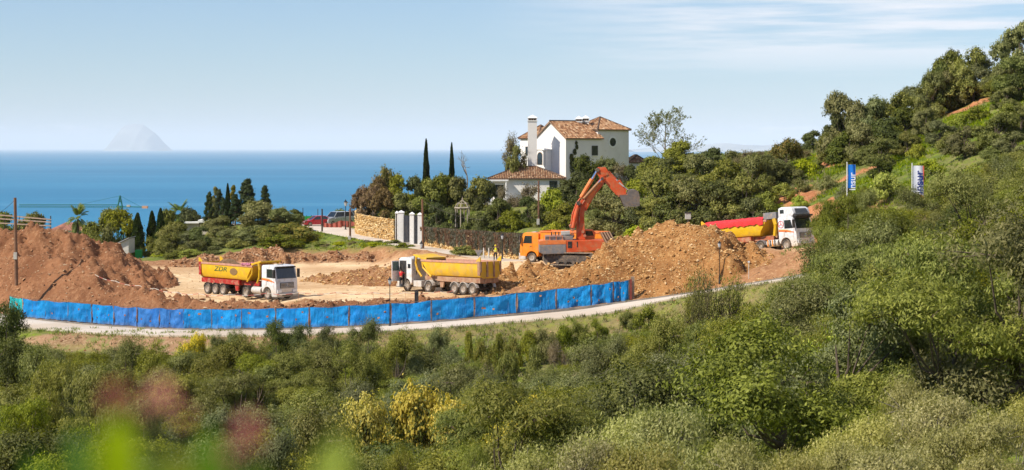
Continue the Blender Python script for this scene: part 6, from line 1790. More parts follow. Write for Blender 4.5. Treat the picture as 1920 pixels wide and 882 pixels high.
def roof_tiles(name, planes, parent, tw=0.24, tl=0.42):
    """planes: list of (origin, e (unit along eave), s (unit up slope), polygon in (a,b))"""
    V = []; F = []; vr = []; rg = np.random.default_rng(len(planes)*7+int(abs(planes[0][0].x)*10))
    base = MB()
    for o, e, s, poly in planes:
        nrm = e.cross(s).normalized()
        if nrm.z < 0: nrm = -nrm
        base.poly([tuple(o+e*a+s*b_-nrm*0.02) for a, b_ in poly] + [tuple(o+e*a+s*b_-nrm*0.14) for a, b_ in poly],
                  [list(range(len(poly))), [len(poly)+i for i in reversed(range(len(poly)))]] + [[i, (i+1) % len(poly), len(poly)+(i+1) % len(poly), len(poly)+i] for i in range(len(poly))])
        a0 = min(p[0] for p in poly); a1 = max(p[0] for p in poly); b0 = min(p[1] for p in poly); b1 = max(p[1] for p in poly)
        tl_ = (b1-b0)/max(1, round((b1-b0)/tl))
        for ia in range(int((a1-a0)/tw)+1):
            for ib in range(int(round((b1-b0)/tl_))):
                a = a0+(ia+0.5)*tw; b_ = b0+ib*tl_-0.04
                if poly_sd(np.array([a]), np.array([b_+tl_*0.90]), [tuple(p) for p in poly])[0] > 0.02: continue
                if poly_sd(np.array([a]), np.array([min(max(b_+tl*0.5, b0+.02), b1-0.02)]), [tuple(p) for p in poly])[0] > 0.03: continue
                v = min(1, max(0, rg.normal(0.5, 0.28))); lift = 0.02+rg.uniform(0, .02)
                bs = len(V)
                for bb, ww, ex in ((b_, 1.0, 0.035), (min(b_+tl_*1.10, b1), 0.8, 0.0)):
                    for ang in (0, 60, 120, 180):
                        ca, sa = math.cos(math.radians(ang)), math.sin(math.radians(ang))
                        V.append(tuple(o+e*(a-ca*tw*0.42*ww)+s*bb+nrm*(sa*tw*0.40*ww+lift+ex))); vr.append(v)
                for k in range(3): F.append([bs+k, bs+k+1, bs+5+k, bs+4+k])
    r = base.build(name, m_soff, parent)
    t = link("roof_tiles", np_mesh("roof_tiles", V, F, m_tile, False, [("v", 'POINT', 'FLOAT', vr)]), r); t['kind'] = 'stuff'
    return r
def ridge_line(pts, parent, r=0.12):
    MB().path(pts, r, None, 6).build("ridge", m_ridge, parent)
def hip_roof(name, c, e, s, La, Lb, z_e, z_r, over=0.35):
    """rectangle with corner c, axes e,s lengths La,Lb ; hip roof with equal slopes"""
    c = c - e*over - s*over; La += 2*over; Lb += 2*over; H = z_r-z_e
    half = min(La, Lb)/2
    C = [Vector((p.x, p.y, z_e)) for p in (c, c+e*La, c+e*La+s*Lb, c+s*Lb)]
    if La >= Lb: r0 = c+e*half+s*half; r1 = c+e*(La-half)+s*half
    else: r0 = c+e*half+s*half; r1 = c+e*half+s*(Lb-half)
    r0 = Vector((r0.x, r0.y, z_r)); r1 = Vector((r1.x, r1.y, z_r))
    def plane(A, B, tops):
        ed = (B-A).normalized(); m_ = tops[0]-A; sl = (m_-ed*m_.dot(ed)).normalized()
        poly = [(0,0),((B-A).length,0)] + [((t-A).dot(ed), (t-A).dot(sl)) for t in tops]
        return (A, ed, sl, poly)
    if La >= Lb: ps = [plane(C[0],C[1],[r1,r0]), plane(C[1],C[2],[r1]), plane(C[2],C[3],[r0,r1]), plane(C[3],C[0],[r0])]
    else: ps = [plane(C[0],C[1],[r0]), plane(C[1],C[2],[r1,r0]), plane(C[2],C[3],[r1]), plane(C[3],C[0],[r0,r1])]
    rf = roof_tiles(name, ps, villa)
    up = Vector((0,0,0.08))
    if (r1-r0).length > 0.1: ridge_line([r0+up, r1+up], rf)
    near = [(C[0], r0), (C[1], r1 if La >= Lb else r0), (C[2], r1), (C[3], r0 if La >= Lb else r1)]
    for a_, b__ in near: ridge_line([a_+up, b__+up], rf, 0.10)
    return rf
def walls(name, c, La, Lb, zb, zt_, e=None, s=None, mat=None, par=None):
    e = e or vv_; s = s or uu_; mb = MB()
    P = [c, c+e*La, c+e*La+s*Lb, c+s*Lb]
    mb.poly([(p.x,p.y,zb) for p in P]+[(p.x,p.y,zt_) for p in P], [(0,3,2,1),(4,5,6,7),(0,1,5,4),(1,2,6,5),(2,3,7,6),(3,0,4,7)])
    return mb.build(name, mat or m_wall, par or villa)
def window(c, e, w, h, z, par, frame=m_trim, sill=True, n_=None, bars=1, fw=0.09, name="window"):
    """rectangular window centred at c along unit e, outward normal n_"""
    n_ = n_ or Vector((e.y, -e.x, 0))
    a = c-e*(w/2); b_ = c+e*(w/2)
    def slab(p, q, za, zb, o0, o1):
        mb = MB(); P = [p+n_*o0, q+n_*o0, q+n_*o1, p+n_*o1]
        mb.poly([(x.x,x.y,za) for x in P]+[(x.x,x.y,zb) for x in P], [(0,3,2,1),(4,5,6,7),(0,1,5,4),(1,2,6,5),(2,3,7,6),(3,0,4,7)]); return mb
    f = MB()
    for p, q, za, zb in ((a-e*fw, a, z-fw, z+h+fw), (b_, b_+e*fw, z-fw, z+h+fw), (a, b_, z+h, z+h+fw), (a, b_, z-fw, z)):
        s_ = slab(p, q, za, zb, 0.002, 0.07); f.poly(s_.v, s_.f)
    fr = f.build(name, frame, par)
    slab(a, b_, z, z+h, 0.003, 0.02).build("pane", m_wgl, fr)
    for k in range(bars):
        m_ = a.lerp(b_, (k+1)/(bars+1)); slab(m_-e*0.03, m_+e*0.03, z, z+h, 0.021, 0.05).build("glazing_bar", m_wfr, fr)
    if sill: slab(a-e*0.12, b_+e*0.12, z-fw-0.08, z-fw, 0.003, 0.14).build("sill", m_trim, fr)
    return fr
# main gabled block A
LA_, WA_ = 5.9, 7.0     # along v, along u  (visible: 70 px of v wall, 54 px of u wall)
cA = Vector((0, 0, 0)); zb = -3.0
zeA = zv(259.5); zrA = zv(229.5)
LA_ = (1131-1061)*VD/FPX/math.cos(math.radians(38)); WA_ = (1061-1006)*VD/FPX/math.sin(math.radians(38))
wa = walls("main_wall", cA, LA_, WA_, zb, zeA)
g = MB(); A0 = cA; A1 = cA+uu_*WA_; md = cA+uu_*(WA_/2)
for off in (0.0, LA_):
    pass
g.poly([(A0.x,A0.y,zeA),(A1.x,A1.y,zeA),(md.x,md.y,zrA-0.08),(A0.x+vv_.x*LA_,A0.y+vv_.y*LA_,zeA),(A1.x+vv_.x*LA_,A1.y+vv_.y*LA_,zeA),(md.x+vv_.x*LA_,md.y+vv_.y*LA_,zrA-0.08)],
       [(0,1,2),(3,5,4),(0,2,5,3),(1,4,5,2)]); g.build("gable", m_wall, villa)
ov = 0.30
for sgn in (0, 1):
    base_ = (A0 - uu_*ov) if sgn == 0 else (A1 + uu_*ov)
    dz = (zrA-zeA)*ov/(WA_/2)
    o_ = Vector((base_.x, base_.y, zeA-dz+0.16)) - vv_*0.25; top_ = Vector((md.x, md.y, zrA+0.16)) - vv_*0.25
    sl = (top_-o_); L_ = sl.length
    roof_tiles("main_roof", [(o_, vv_, sl.normalized(), [(0,0),(LA_+0.5,0),(LA_+0.5,L_),(0,L_)])], villa)
ridge_line([Vector((md.x,md.y,zrA+0.26))-vv_*0.25, Vector((md.x,md.y,zrA+0.26))+vv_*LA_], villa, 0.13)
nA = Vector((vv_.y, -vv_.x, 0))                      # outward of the long wall (towards camera, right)
nG = Vector((-vv_.x, -vv_.y, 0))                     # outward of the gable wall
window(cA+vv_*((1117-1061)/70*LA_), vv_, 0.95, 1.25, zv(291), wa, m_wfr, bars=1)
# ivy strip on the long wall is planted below; arched balcony bay on the gable
bx = cA+uu_*(WA_*0.66); bw = 2.5; bp = 1.1
bc = bx - uu_*(bw/2)
bay = walls("bay", bc+nG*bp, bp, bw, zb+1.0, zv(281), vv_, uu_, m_trim)
pts = [bc+nG*(bp+0.12)-uu_*0.15, bc+nG*(bp+0.12)+uu_*(bw+0.15)]
mid = pts[0].lerp(pts[1], 0.5); zE = zv(281)+0.002; zR = zv(270)
MB().poly([(pts[0].x,pts[0].y,zE),(pts[1].x,pts[1].y,zE),(mid.x,mid.y,zR),((pts[0]-nG*(bp+.1)).x,(pts[0]-nG*(bp+.1)).y,zE),((pts[1]-nG*(bp+.1)).x,(pts[1]-nG*(bp+.1)).y,zE),((mid-nG*(bp+.1)).x,(mid-nG*(bp+.1)).y,zR)],
          [(0,1,2),(3,5,4),(0,2,5,3),(1,4,5,2),(0,3,4,1)]).build("bay_hood", m_trim, bay)
# arched door in the bay
ac = bc+uu_*(bw/2)+nG*bp; aw = 0.55; N = 10
def arch_poly(c, e, w, z0_, z1_, n_out, o0, o1, name, mat, par):
    prof = [(-w, z0_), (w, z0_)] + [(w*math.cos(t), z1_-w+w*math.sin(t)) for t in np.linspace(0, math.pi, N)]
    mb = MB(); n = len(prof)
    mb.v = [tuple(Vector((c.x, c.y, 0))+e*a+n_out*o0+Vector((0,0,z))) for a, z in prof]+[tuple(Vector((c.x, c.y, 0))+e*a+n_out*o1+Vector((0,0,z))) for a, z in prof]
    mb.f = [list(range(n)), [n+i for i in reversed(range(n))]]+[[i, (i+1) % n, n+(i+1) % n, n+i] for i in range(n)]
    return mb.build(name, mat, par)
dr_ = arch_poly(ac, uu_, aw+0.10, zv(309.5), zv(273.5)-0.9, nG, 0.002, 0.06, "arched_door", m_soff, bay)
arch_poly(ac, uu_, aw, zv(309), zv(274.5)-0.9, nG, 0.061, 0.08, "arched_pane", m_wgl, dr_)
for s_ in (-1, 1):
    cc = ac+uu_*(s_*(aw+0.42))+nG*0.14
    MB().tube((cc.x,cc.y,zv(311)),(cc.x,cc.y,zE),0.15,0.13,10).build("bay_column", m_trim, bay, smooth=True)
    MB().box(cc.x-.22,cc.x+.22,cc.y-.22,cc.y+.22,zE-0.2,zE-0.002).build("capital", m_trim, bay)
for k in range(5):
    cc = ac+uu_*((k-2)*0.25)+nG*0.2; MB().tube((cc.x,cc.y,zv(309)),(cc.x,cc.y,zv(298)),0.018,None,4).build("railing_bar", m_wfr, bay)
# tower block B
cB = cA + vv_*(LA_-0.35) + uu_*0.45; SB = (1186-1124)*VD/FPX/math.cos(math.radians(38))
wb = walls("tower_wall", cB, SB, SB, zb, zv(243.5))
hip_roof("tower_roof", cB, vv_, uu_, SB, SB, zv(243), zv(216.5)-0.15, 0.30)
# round window
rc = cB+vv_*((1154-1124.5)/62*SB); nB = nA; zc = zv(266.5)
def ring(r0, r1, o0, o1, name, mat, par, n=20):
    mb = MB(); V = []
    for i in range(n):
        a = 2*math.pi*i/n
        for r, o in ((r0,o0),(r0,o1),(r1,o1),(r1,o0)): V.append(tuple(Vector((rc.x, rc.y, zc))+vv_*(r*math.cos(a))+Vector((0,0,r*math.sin(a)))+nB*o))
    mb.v = V
    for i in range(n):
        j = (i+1) % n
        for k in range(4): mb.f.append([i*4+k, j*4+k, j*4+(k+1) % 4, i*4+(k+1) % 4])
    return mb.build(name, mat, par)
rw = ring(0.62, 0.86, 0.0, 0.06, "round_window", m_trim, wb)
ring(0.001, 0.62, 0.002, 0.02, "pane", m_wgl, rw)
MB().tube(Vector((rc.x,rc.y,zc-.6))+nB*.03, Vector((rc.x,rc.y,zc+.6))+nB*.03, 0.03, None, 4).build("glazing_bar", m_wfr, rw)
for k in range(5): 
    cc = cB+vv_*0.28+nB*0.05; MB().box(cc.x-.08,cc.x+.08,cc.y-.05,cc.y+.05,zv(274+3*k)-.1,zv(274+3*k)+.06).build("corner_stone", m_soff, wb)
# back-left wing E, chimney tower
cE = cA+uu_*(WA_+0.3)+vv_*0.8
we = walls("back_wing_wall", cE, 4.2, 4.4, zb, zv(260))
hip_roof("back_wing_roof", cE, vv_, uu_, 4.2, 4.4, zv(259.5), zv(234.5), 0.3)
window(cE+uu_*2.6, uu_, 0.9, 1.2, zv(292), we, m_wfr, n_=nG, bars=1)
def chimney(px0, px1, top, D, zbot, name="chimney", vents=True):
    x0 = PX(px0, D)-villa.location.x; x1 = PX(px1, D)-villa.location.x; y = D-VD; w = x1-x0; zt__ = zv(top, D)
    sh = MB().box(x0+.06, x1-.06, y, y+w-.1, zbot, zt__-0.95).build(name, m_wall, villa)
    MB().box(x0-0.02, x1+0.02, y-.08, y+w-.02, zt__-0.945, zt__-0.80).build("chimney_collar", m_trim, sh)
    for a in (0.12, 0.38, 0.62, 0.88):
        MB().box(x0+w*a-.06, x0+w*a+.06, y-0.03, y+w-.07, zt__-0.798, zt__-0.50).build("vent_pillar", m_soff, sh)
    MB().box(x0+.12, x1-.12, y+.06, y+w-.2, zt__-0.797, zt__-0.503).build("chimney_flue", m_drk, sh)
    cx, cy = (x0+x1)/2, y+w/2-.05
    MB().poly([(x0-.06,y-.1,zt__-.498),(x1+.06,y-.1,zt__-.498),(x1+.06,y+w,zt__-.498),(x0-.06,y+w,zt__-.498),(x0-.06,y-.1,zt__-.42),(x1+.06,y-.1,zt__-.42),(x1+.06,y+w,zt__-.42),(x0-.06,y+w,zt__-.42),(cx,cy,zt__)],
              [(0,3,2,1),(0,1,5,4),(1,2,6,5),(2,3,7,6),(3,0,4,7),(4,5,8),(5,6,8),(6,7,8),(7,4,8)]).build("chimney_cap", m_trim, sh)
chimney(989, 1007.5, 215.5, 257.5, zv(345))
chimney(1079, 1092, 217.5, 263.5, zv(250)); chimney(1091.5, 1105, 216.5, 264.2, zv(250))
# low front wing F
fF = 252.0
cF = Vector((PX(1061,fF)-villa.location.x, fF-VD, 0))
eF = Vector((-1, 0.10, 0)).normalized(); 
cF0 = Vector((PX(920,fF+1)-villa.location.x, fF+1-VD, 0))
eF = Vector((1, -0.03, 0)).normalized(); sF = Vector((0.03, 1, 0)).normalized()
LF = (1056-920)*fF/FPX
wf = walls("low_wing_wall", cF0, LF, 7.0, zv(420, fF), zv(336, fF), eF, sF)
hip_roof("low_wing_roof", cF0, eF, sF, LF, 7.6, zv(335.5, fF), zv(313.5, fF+4), 0.42)
nF = Vector((eF.y, -eF.x, 0))
window(cF0+eF*((1038-920)/136*LF), eF, 0.95, 1.15, zv(356.5, fF), wf, m_wfr, bars=1, n_=nF)
window(cF0+eF*((936-920)/136*LF), eF, 1.25, 2.1, zv(375, fF), wf, m_trim, bars=2, n_=nF, sill=False, name="bay_window")
pr = MB(); q = cF0+eF*0.2
pr.box(q.x-0.3, q.x+2.3, q.y-1.3, q.y-0.01, zv(340,fF), zv(337.5,fF)); pr.build("porch_roof", m_trim, villa)
for dx in (0.0, 2.0): MB().tube((q.x+dx,q.y-1.15,zv(385,fF)),(q.x+dx,q.y-1.15,zv(340,fF)),0.11,None,8).build("porch_column", m_trim, villa)
MB().box(q.x-1.2, q.x+3.0, q.y-1.8, q.y-0.02, zv(392,fF), zv(377,fF)).build("terrace", m_trim, villa)
# far right low roof behind
cR = Vector((PX(1182,268)-villa.location.x, 268-VD, 0))
walls("rear_wall", cR, 2.6, 4.0, zb-1, zv(306,268), Vector((1,0.1,0)).normalized(), Vector((-0.1,1,0)).normalized())
hip_roof("rear_roof", cR, Vector((1,0.1,0)).normalized(), Vector((-0.1,1,0)).normalized(), 2.4, 5.0, zv(305,268), zv(292,268), 0.3)
# ivy on the long wall
def wall_ivy(c, e, n_, pts, seed, mat, label=None):
    rg = np.random.default_rng(seed); C = []
    for (a, z, r, k) in pts:
        for _ in range(k):
            t = rg.uniform(0, 6.28); rr = r*math.sqrt(rg.random()); p = Vector((c.x, c.y, 0))+e*(a+rr*math.cos(t))+n_*rg.uniform(.03,.18)+Vector((0,0,z+rr*1.4*math.sin(t))); C.append(tuple(p))
    C = np.array(C); N = len(C); A = rdir(rg, N)+[0,0,-.6]; A /= np.linalg.norm(A, axis=1)[:, None]
    nn = np.array(n_)[None]+rdir(rg, N)*0.5; B2 = np.cross(A, nn); B2 /= np.linalg.norm(B2, axis=1)[:, None]
    V, F, vv2 = leaf_quads(C, A, B2, np.full(N,.22), np.full(N,.15), rg, rg.random(N))
    return np_mesh("ivy", V, F, mat, False, [("v",'POINT','FLOAT',vv2)])
o = link("ivy", wall_ivy(cA, vv_, nA, [(1.2,zv(305),.5,220),(1.0,zv(295),.35,150),(1.6,zv(285),.3,110),(2.0,zv(276),.25,90),(1.9,zv(268),.2,60),(1.3,zv(315),.7,260)], 3, LM['dark']))
o.location = villa.location; tag(o, "dark green ivy climbing the villa's shaded wall", "ivy")

# ---------------------------------------------------------------- houses and fences at the far left
def bungalow():
    D = 292.0; r = empty("bungalow", (PX(128,D), D, ZW(455,D))); tag(r, "white bungalow with a pinkish red tiled roof behind the spoil heap", "house")
    z = lambda py: ZW(py, D)-r.location.z; x = lambda px: PX(px, D)-r.location.x
    MB().box(x(97), x(160), 0, 5, -4, z(432)).build("wall", m_white, r)
    rt = M("roof_pink", (0.50,0.25,0.17), 0.9, var=0.25, vscale=1.5, bump=0.5, bscale=6)
    m_ = MB(); m_.poly([(x(93),-.4,z(432.5)),(x(164),-.4,z(432.5)),(x(164),5.4,z(432.5)),(x(93),5.4,z(432.5)),(x(118),2.5,z(419)),(x(140),2.5,z(419))],[(0,1,5,4),(1,2,5),(2,3,4,5),(3,0,4),(0,3,2,1)])
    ro = m_.build("roof", rt, r)
    for k in range(24):
        t = k/23; xa = x(93)+(x(164)-x(93))*t; xb = x(118)+(x(140)-x(118))*min(1, max(0, (t*71-25)/22)); 
        MB().tube((xa,-.4,z(432.5)+.05),(xb,2.5,z(419)+.05),0.07,None,4).build("tile_row", rt, ro)
    for px in (108, 122, 138, 150): MB().box(x(px)-.4, x(px)+.4, -0.04, 0.0, z(443), z(436)).build("window", m_wgl, r)
bungalow()
def flat_house():
    D = 268.0; r = empty("flat_roofed_house", (PX(392,D), D, ZW(440,D))); tag(r, "white flat roofed house half hidden in the olive trees", "house")
    z = lambda py: ZW(py, D)-r.location.z; x = lambda px: PX(px, D)-r.location.x
    MB().box(x(375), x(404), 0.3, 6, -3, z(417.5)).build("wall", M("house_cream", (0.55,0.48,0.40), 0.9), r)
    MB().box(x(372), x(408), -0.4, 6.3, z(417.4), z(412.5)).build("roof_slab", m_white, r)
    MB().box(x(344), x(371.8), 0.6, 5.0, z(419.5), z(416.8)).build("lower_roof_slab", m_white, r)
    MB().box(x(347), x(371), 1.2, 4.6, -3, z(419.6)).build("lower_wall", M("house_cream", None), r)
    MB().box(x(384), x(396), 0.25, 0.295, z(428), z(419)).build("window", m_wgl, r)
flat_house()
def shed():
    D = 246.0; r = empty("shed", (PX(232,D), D, ZW(478,D))); tag(r, "grey sloping roofed shed between the heap and the cypresses", "shed")
    z = lambda py: ZW(py, D)-r.location.z; x = lambda px: PX(px, D)-r.location.x
    m_ = MB(); m_.prism([(x(214),z(461)),(x(241),z(448.5)),(x(241),z(476)),(x(214),z(480))], 'y', 0.0, 4.0)
    m_.build("wall", M("shed_wall", (0.58,0.54,0.50), 0.85, var=0.1), r)
    MB().poly([(x(212),-.3,z(461)),(x(242),-.3,z(447)),(x(242),4.3,z(447)),(x(212),4.3,z(461)),(x(212),-.3,z(459.5)),(x(242),-.3,z(445.5)),(x(242),4.3,z(445.5)),(x(212),4.3,z(459.5))],[(0,3,2,1),(4,5,6,7),(0,1,5,4),(1,2,6,5),(2,3,7,6),(3,0,4,7)]).build("roof", M("shed_roof", (0.36,0.36,0.37), 0.7), r)
shed()
x0, D = PX(253, 248), 248.0
tag(MB().box(x0, x0+0.9, D, D+0.8, surf(x0,D)-.3, ZW(469,D)).build("green_bin", M("bin_green", (0.01,0.32,0.07), 0.5), bevel=0.08), "small bright green container at the foot of the cypresses", "container")
# timber rail fence at the far left on the heap's back side
rf = empty("rail_fence", (PX(40,215), 215, ZW(430,215))); tag(rf, "pale wooden rail scaffold fence on top of the far left heap", "fence")
m_rl = M("rail_timber", (0.50,0.36,0.26), 0.8, var=0.2); zz = lambda py: ZW(py,215)-rf.location.z; xx = lambda px: PX(px,215)-rf.location.x
for k, (ya, yb) in enumerate(((403,412),(410.5,417),(419,424))):
    MB().poly([(xx(-30),-.03,zz(ya-2)-.07),(xx(96),-.03,zz(yb)-.07),(xx(96),.03,zz(yb)-.07),(xx(-30),.03,zz(ya-2)-.07),(xx(-30),-.03,zz(ya-2)+.07),(xx(96),-.03,zz(yb)+.07),(xx(96),.03,zz(yb)+.07),(xx(-30),.03,zz(ya-2)+.07)],[(0,3,2,1),(4,5,6,7),(0,1,5,4),(1,2,6,5),(2,3,7,6),(3,0,4,7)]).build("rail", m_rl, rf)
for px in (-20, 8, 36, 64, 84): MB().tube((xx(px),.08,zz(445)),(xx(px),.08,zz(402+0.08*px)),0.05,None,6).build("fence_post", m_wp2, rf)
# tower crane far off
def crane():
    D = 520.0; s = D/FPX; r = empty("tower_crane", (PX(225,D), D, ZW(500,D))); tag(r, "thin teal tower crane with a long horizontal jib against the sea", "crane")
    m_c = M("crane_teal", (0.02,0.16,0.15), 0.5); z = lambda py: ZW(py,D)-r.location.z; x = lambda px: PX(px,D)-r.location.x
    mb = MB(); w = 0.55
    for sx in (-1,1):
        for sy in (-1,1): mb.tube((sx*w,sy*w,0),(sx*w,sy*w,z(388)),0.13,None,4)
    zc_ = 0.0
    while zc_ < z(388)-1.3:
        for sy in (-1,1): mb.tube((-w,sy*w,zc_),(w,sy*w,zc_+1.3),0.07,None,3)
        zc_ += 1.3
    mb.build("mast", m_c, r)
    hd = MB(); hd.box(-0.75,0.75,-0.75,0.75,z(391),z(386)); hd.path([(-0.6,0,z(386)),(0,0,z(367)),(0.6,0,z(386))],0.22,None,4); hd.path([(-0.3,0,z(378)),(0.3,0,z(378))],0.15,None,4); hd.build("cabin_head", m_c, r)
    j = MB(); zl, zu = z(388.5), z(384)
    j.tube((x(36),-.45,zl),(x(222),-.45,zl),0.09,None,4); j.tube((x(36),.45,zl),(x(222),.45,zl),0.09,None,4); j.tube((x(36),0,zu),(x(222),0,zu),0.09,None,4)
    n_ = 44
    for k in range(n_):
        a = x(36)+(x(222)-x(36))*k/n_; b_ = x(36)+(x(222)-x(36))*(k+0.5)/n_; c_ = x(36)+(x(222)-x(36))*(k+1)/n_
        j.tube((a,-.45,zl),(b_,0,zu),0.055,None,3); j.tube((b_,0,zu),(c_,.45,zl),0.055,None,3)
    j.build("jib", m_c, r)
    c2 = MB(); c2.tube((x(228),-.3,z(388)),(x(274),-.3,z(388.5)),0.13,None,4); c2.tube((x(228),.3,z(388)),(x(274),.3,z(388.5)),0.13,None,4); c2.build("counter_jib", m_c, r)
    MB().box(x(267),x(277),-.7,.7,z(391),z(386.5)).build("counterweight", M("crane_weight", (0.60,0.33,0.22), 0.8), r)
    MB().box(x(238),x(244),-.5,.5,z(388),z(384.5)).build("winch", M("winch_pale", (0.5,0.45,0.4), 0.8), r)
    t = MB(); t.tube((0,0,z(367.5)),(x(262),0,z(387)),0.05,None,3); t.tube((0,0,z(367.5)),(x(150),0,z(384)),0.05,None,3); t.build("tie_rod", m_c, r)
crane()

# ---------------------------------------------------------------- people
m_skin = M("skin", (0.42,0.22,0.14), 0.6); m_hair = M("hair_dark", (0.03,0.02,0.015), 0.7)
def skinned(name, verts, edges, radii, mat, parent, sub=2):
    me = bpy.data.meshes.new(name); me.from_pydata(verts, edges, []); me.materials.append(mat)
    o = link(name, me, parent)
    md_ = o.modifiers.new("skin", 'SKIN'); md_.use_smooth_shade = True
    for i, r_ in enumerate(radii):
        r_ = r_ if isinstance(r_, tuple) else (r_, r_); me.skin_vertices[0].data[i].radius = r_
    me.skin_vertices[0].data[0].use_root = True
    s = o.modifiers.new("sub", 'SUBSURF'); s.levels = sub; s.render_levels = sub
    return o
def person(label, loc, rot, arms, legs, shirt, trousers, hat=None, vest=None, pack=False):
    r = empty("person", loc, (0,0,rot)); tag(r, label, "person")
    # body (skin): one continuous surface, clothes as shells round it
    V = [(0,0,0.95),(0,0,1.12),(0,0,1.32),(0,0.01,1.46),(0,0.01,1.54),(0,-0.01,1.64),(0,-0.005,1.73)]
    Rr = [(0.15,0.11),(0.135,0.10),(0.17,0.115),(0.09,0.08),(0.055,0.055),(0.080,0.10),(0.065,0.08)]
    E = [(0,1),(1,2),(2,3),(3,4),(4,5),(5,6)]
    shirtV = [(0,0,0.98),(0,0,1.12),(0,0,1.32),(0,0.01,1.45)]; shirtR = [(0.165,0.125),(0.155,0.12),(0.19,0.135),(0.085,0.08)]; shirtE = [(0,1),(1,2),(2,3)]
    def chain(start, pts, rad, V, E, Rr):
        p = start
        for q, rr_ in zip(pts, rad): V.append(q); Rr.append(rr_); E.append((p, len(V)-1)); p = len(V)-1
        return p
    hands = []
    for s in (-1, 1):
        sh, el, wr, hd_ = arms[s]
        chain(2, [sh, el, wr, hd_], [0.055,0.042,0.028,(0.035,0.02)], V, E, Rr)
        chain(2, [sh, el, tuple(Vector(el).lerp(Vector(wr), 0.9))], [0.072,0.058,0.045], shirtV, shirtE, shirtR)
        # fingers
        d = (Vector(hd_)-Vector(wr)).normalized(); side = d.cross(Vector((0,1,0.2))).normalized()
        f = MB()
        for k, ln in enumerate((0.07,0.08,0.085,0.07)):
            a = Vector(hd_)+side*((k-1.5)*0.02)+d*0.02; m1 = a+d*ln*0.6; e_ = m1+(d*0.6+Vector((0,0.4,-0.3))).normalized()*ln*0.5
            f.path([a, m1, e_], 0.009, 0.007, 5)
        a = Vector(wr)+d*0.04+side*0.03; f.path([a, a+(d*0.6+side*0.7).normalized()*0.05, a+(d*0.9+side*0.5).normalized()*0.085], 0.011, 0.008, 5)
        f.build("fingers", m_skin, r)
    tV = [(0,0,0.98),(0,0,0.90)]; tR = [(0.165,0.125),(0.165,0.13)]; tE = [(0,1)]
    for s in (-1, 1):
        hp, kn, an, toe = legs[s]
        chain(0, [hp, kn, an], [0.085,0.055,0.04], V, E, Rr)
        chain(1, [hp, kn, an], [0.105,0.078,0.066], tV, tE, tR)
        b = skinned("boot", [(an[0],an[1]+0.05,an[2]-0.04),(an[0],an[1],an[2]-0.045),toe], [(0,1),(1,2)], [0.05,0.055,(0.05,0.035)], m_drk, r, 1)
    skinned("body", V, E, Rr, m_skin, r); skinned("shirt", shirtV, shirtE, shirtR, shirt, r); skinned("trousers", tV, tE, tR, trousers, r)
    # face
    fc = MB()
    fc.poly([(-0.012,-0.095,1.60),(0.012,-0.095,1.60),(0,-0.125,1.605),(0,-0.098,1.65)], [(0,1,2),(0,2,3),(1,3,2)]); fc.build("nose", m_skin, r)
    for s in (-1, 1):
        MB().lathe([(0,-.008),(0.012,-.004),(0.012,.004),(0,.008)],8,(s*0.034,-0.098,1.655),'y').build("eye", m_drk, r)
        MB().lathe([(0,-.01),(0.022,-.008),(0.02,.01),(0,.012)],8,(s*0.085,0.0,1.645),'x').build("ear", m_skin, r)
    MB().box(-0.025,0.025,-0.102,-0.090,1.572,1.580).build("mouth", M("lip", (0.30,0.10,0.08), 0.6), r)
    if hat:
        MB().lathe([(0.135,1.690),(0.112,1.70),(0.108,1.76),(0.07,1.80),(0,1.815)],14).build("hard_hat", hat, r, smooth=True)
    else:
        MB().lathe([(0.088,1.62),(0.098,1.68),(0.09,1.74),(0.05,1.775),(0,1.785)],14,(0,0.015,0)).build("hair", m_hair, r, smooth=True)
    if vest:
        for nm_, zz0, zz1, rx, ry in (("vest", 1.02, 1.40, 0.205, 0.150),):
            MB().lathe([(0.150,1.0),(0.158,1.12),(0.178,1.30),(0.15,1.42),(0.09,1.47)],16).build(nm_, vest, r, smooth=True)
            MB().lathe([(0.162,1.10),(0.164,1.14)],16).build("reflective_band", m_lglass, r)
    return r
m_rsh = M("shirt_red", (0.55,0.02,0.025), 0.8, var=0.15); m_jean = M("trousers_dark", (0.02,0.022,0.03), 0.85); m_hv = M("vest_yellow", (0.75,0.72,0.02), 0.6); m_bk = M("shirt_black", (0.02,0.02,0.022), 0.85)
# man with hands on hips, seen from behind
x = PX(929, 203.5)
person("man in dark clothes with a yellow vest and helmet, hands on hips behind the truck", (x, 203.5, surf(x, 203.5)+0.04), math.radians(200),
       {-1: ((-0.19,0,1.41),(-0.40,0.06,1.16),(-0.20,-0.03,1.02),(-0.14,-0.08,1.00)), 1: ((0.19,0,1.41),(0.40,0.06,1.16),(0.20,-0.03,1.02),(0.14,-0.08,1.00))},
       {-1: ((-0.10,0,0.90),(-0.14,-0.03,0.50),(-0.17,0.02,0.10),(-0.18,-0.13,0.045)), 1: ((0.10,0,0.90),(0.14,-0.03,0.50),(0.17,0.02,0.10),(0.18,-0.13,0.045))},
       m_bk, m_jean, hat=M("helmet_yellow", (0.80,0.62,0.03), 0.4), vest=m_hv)
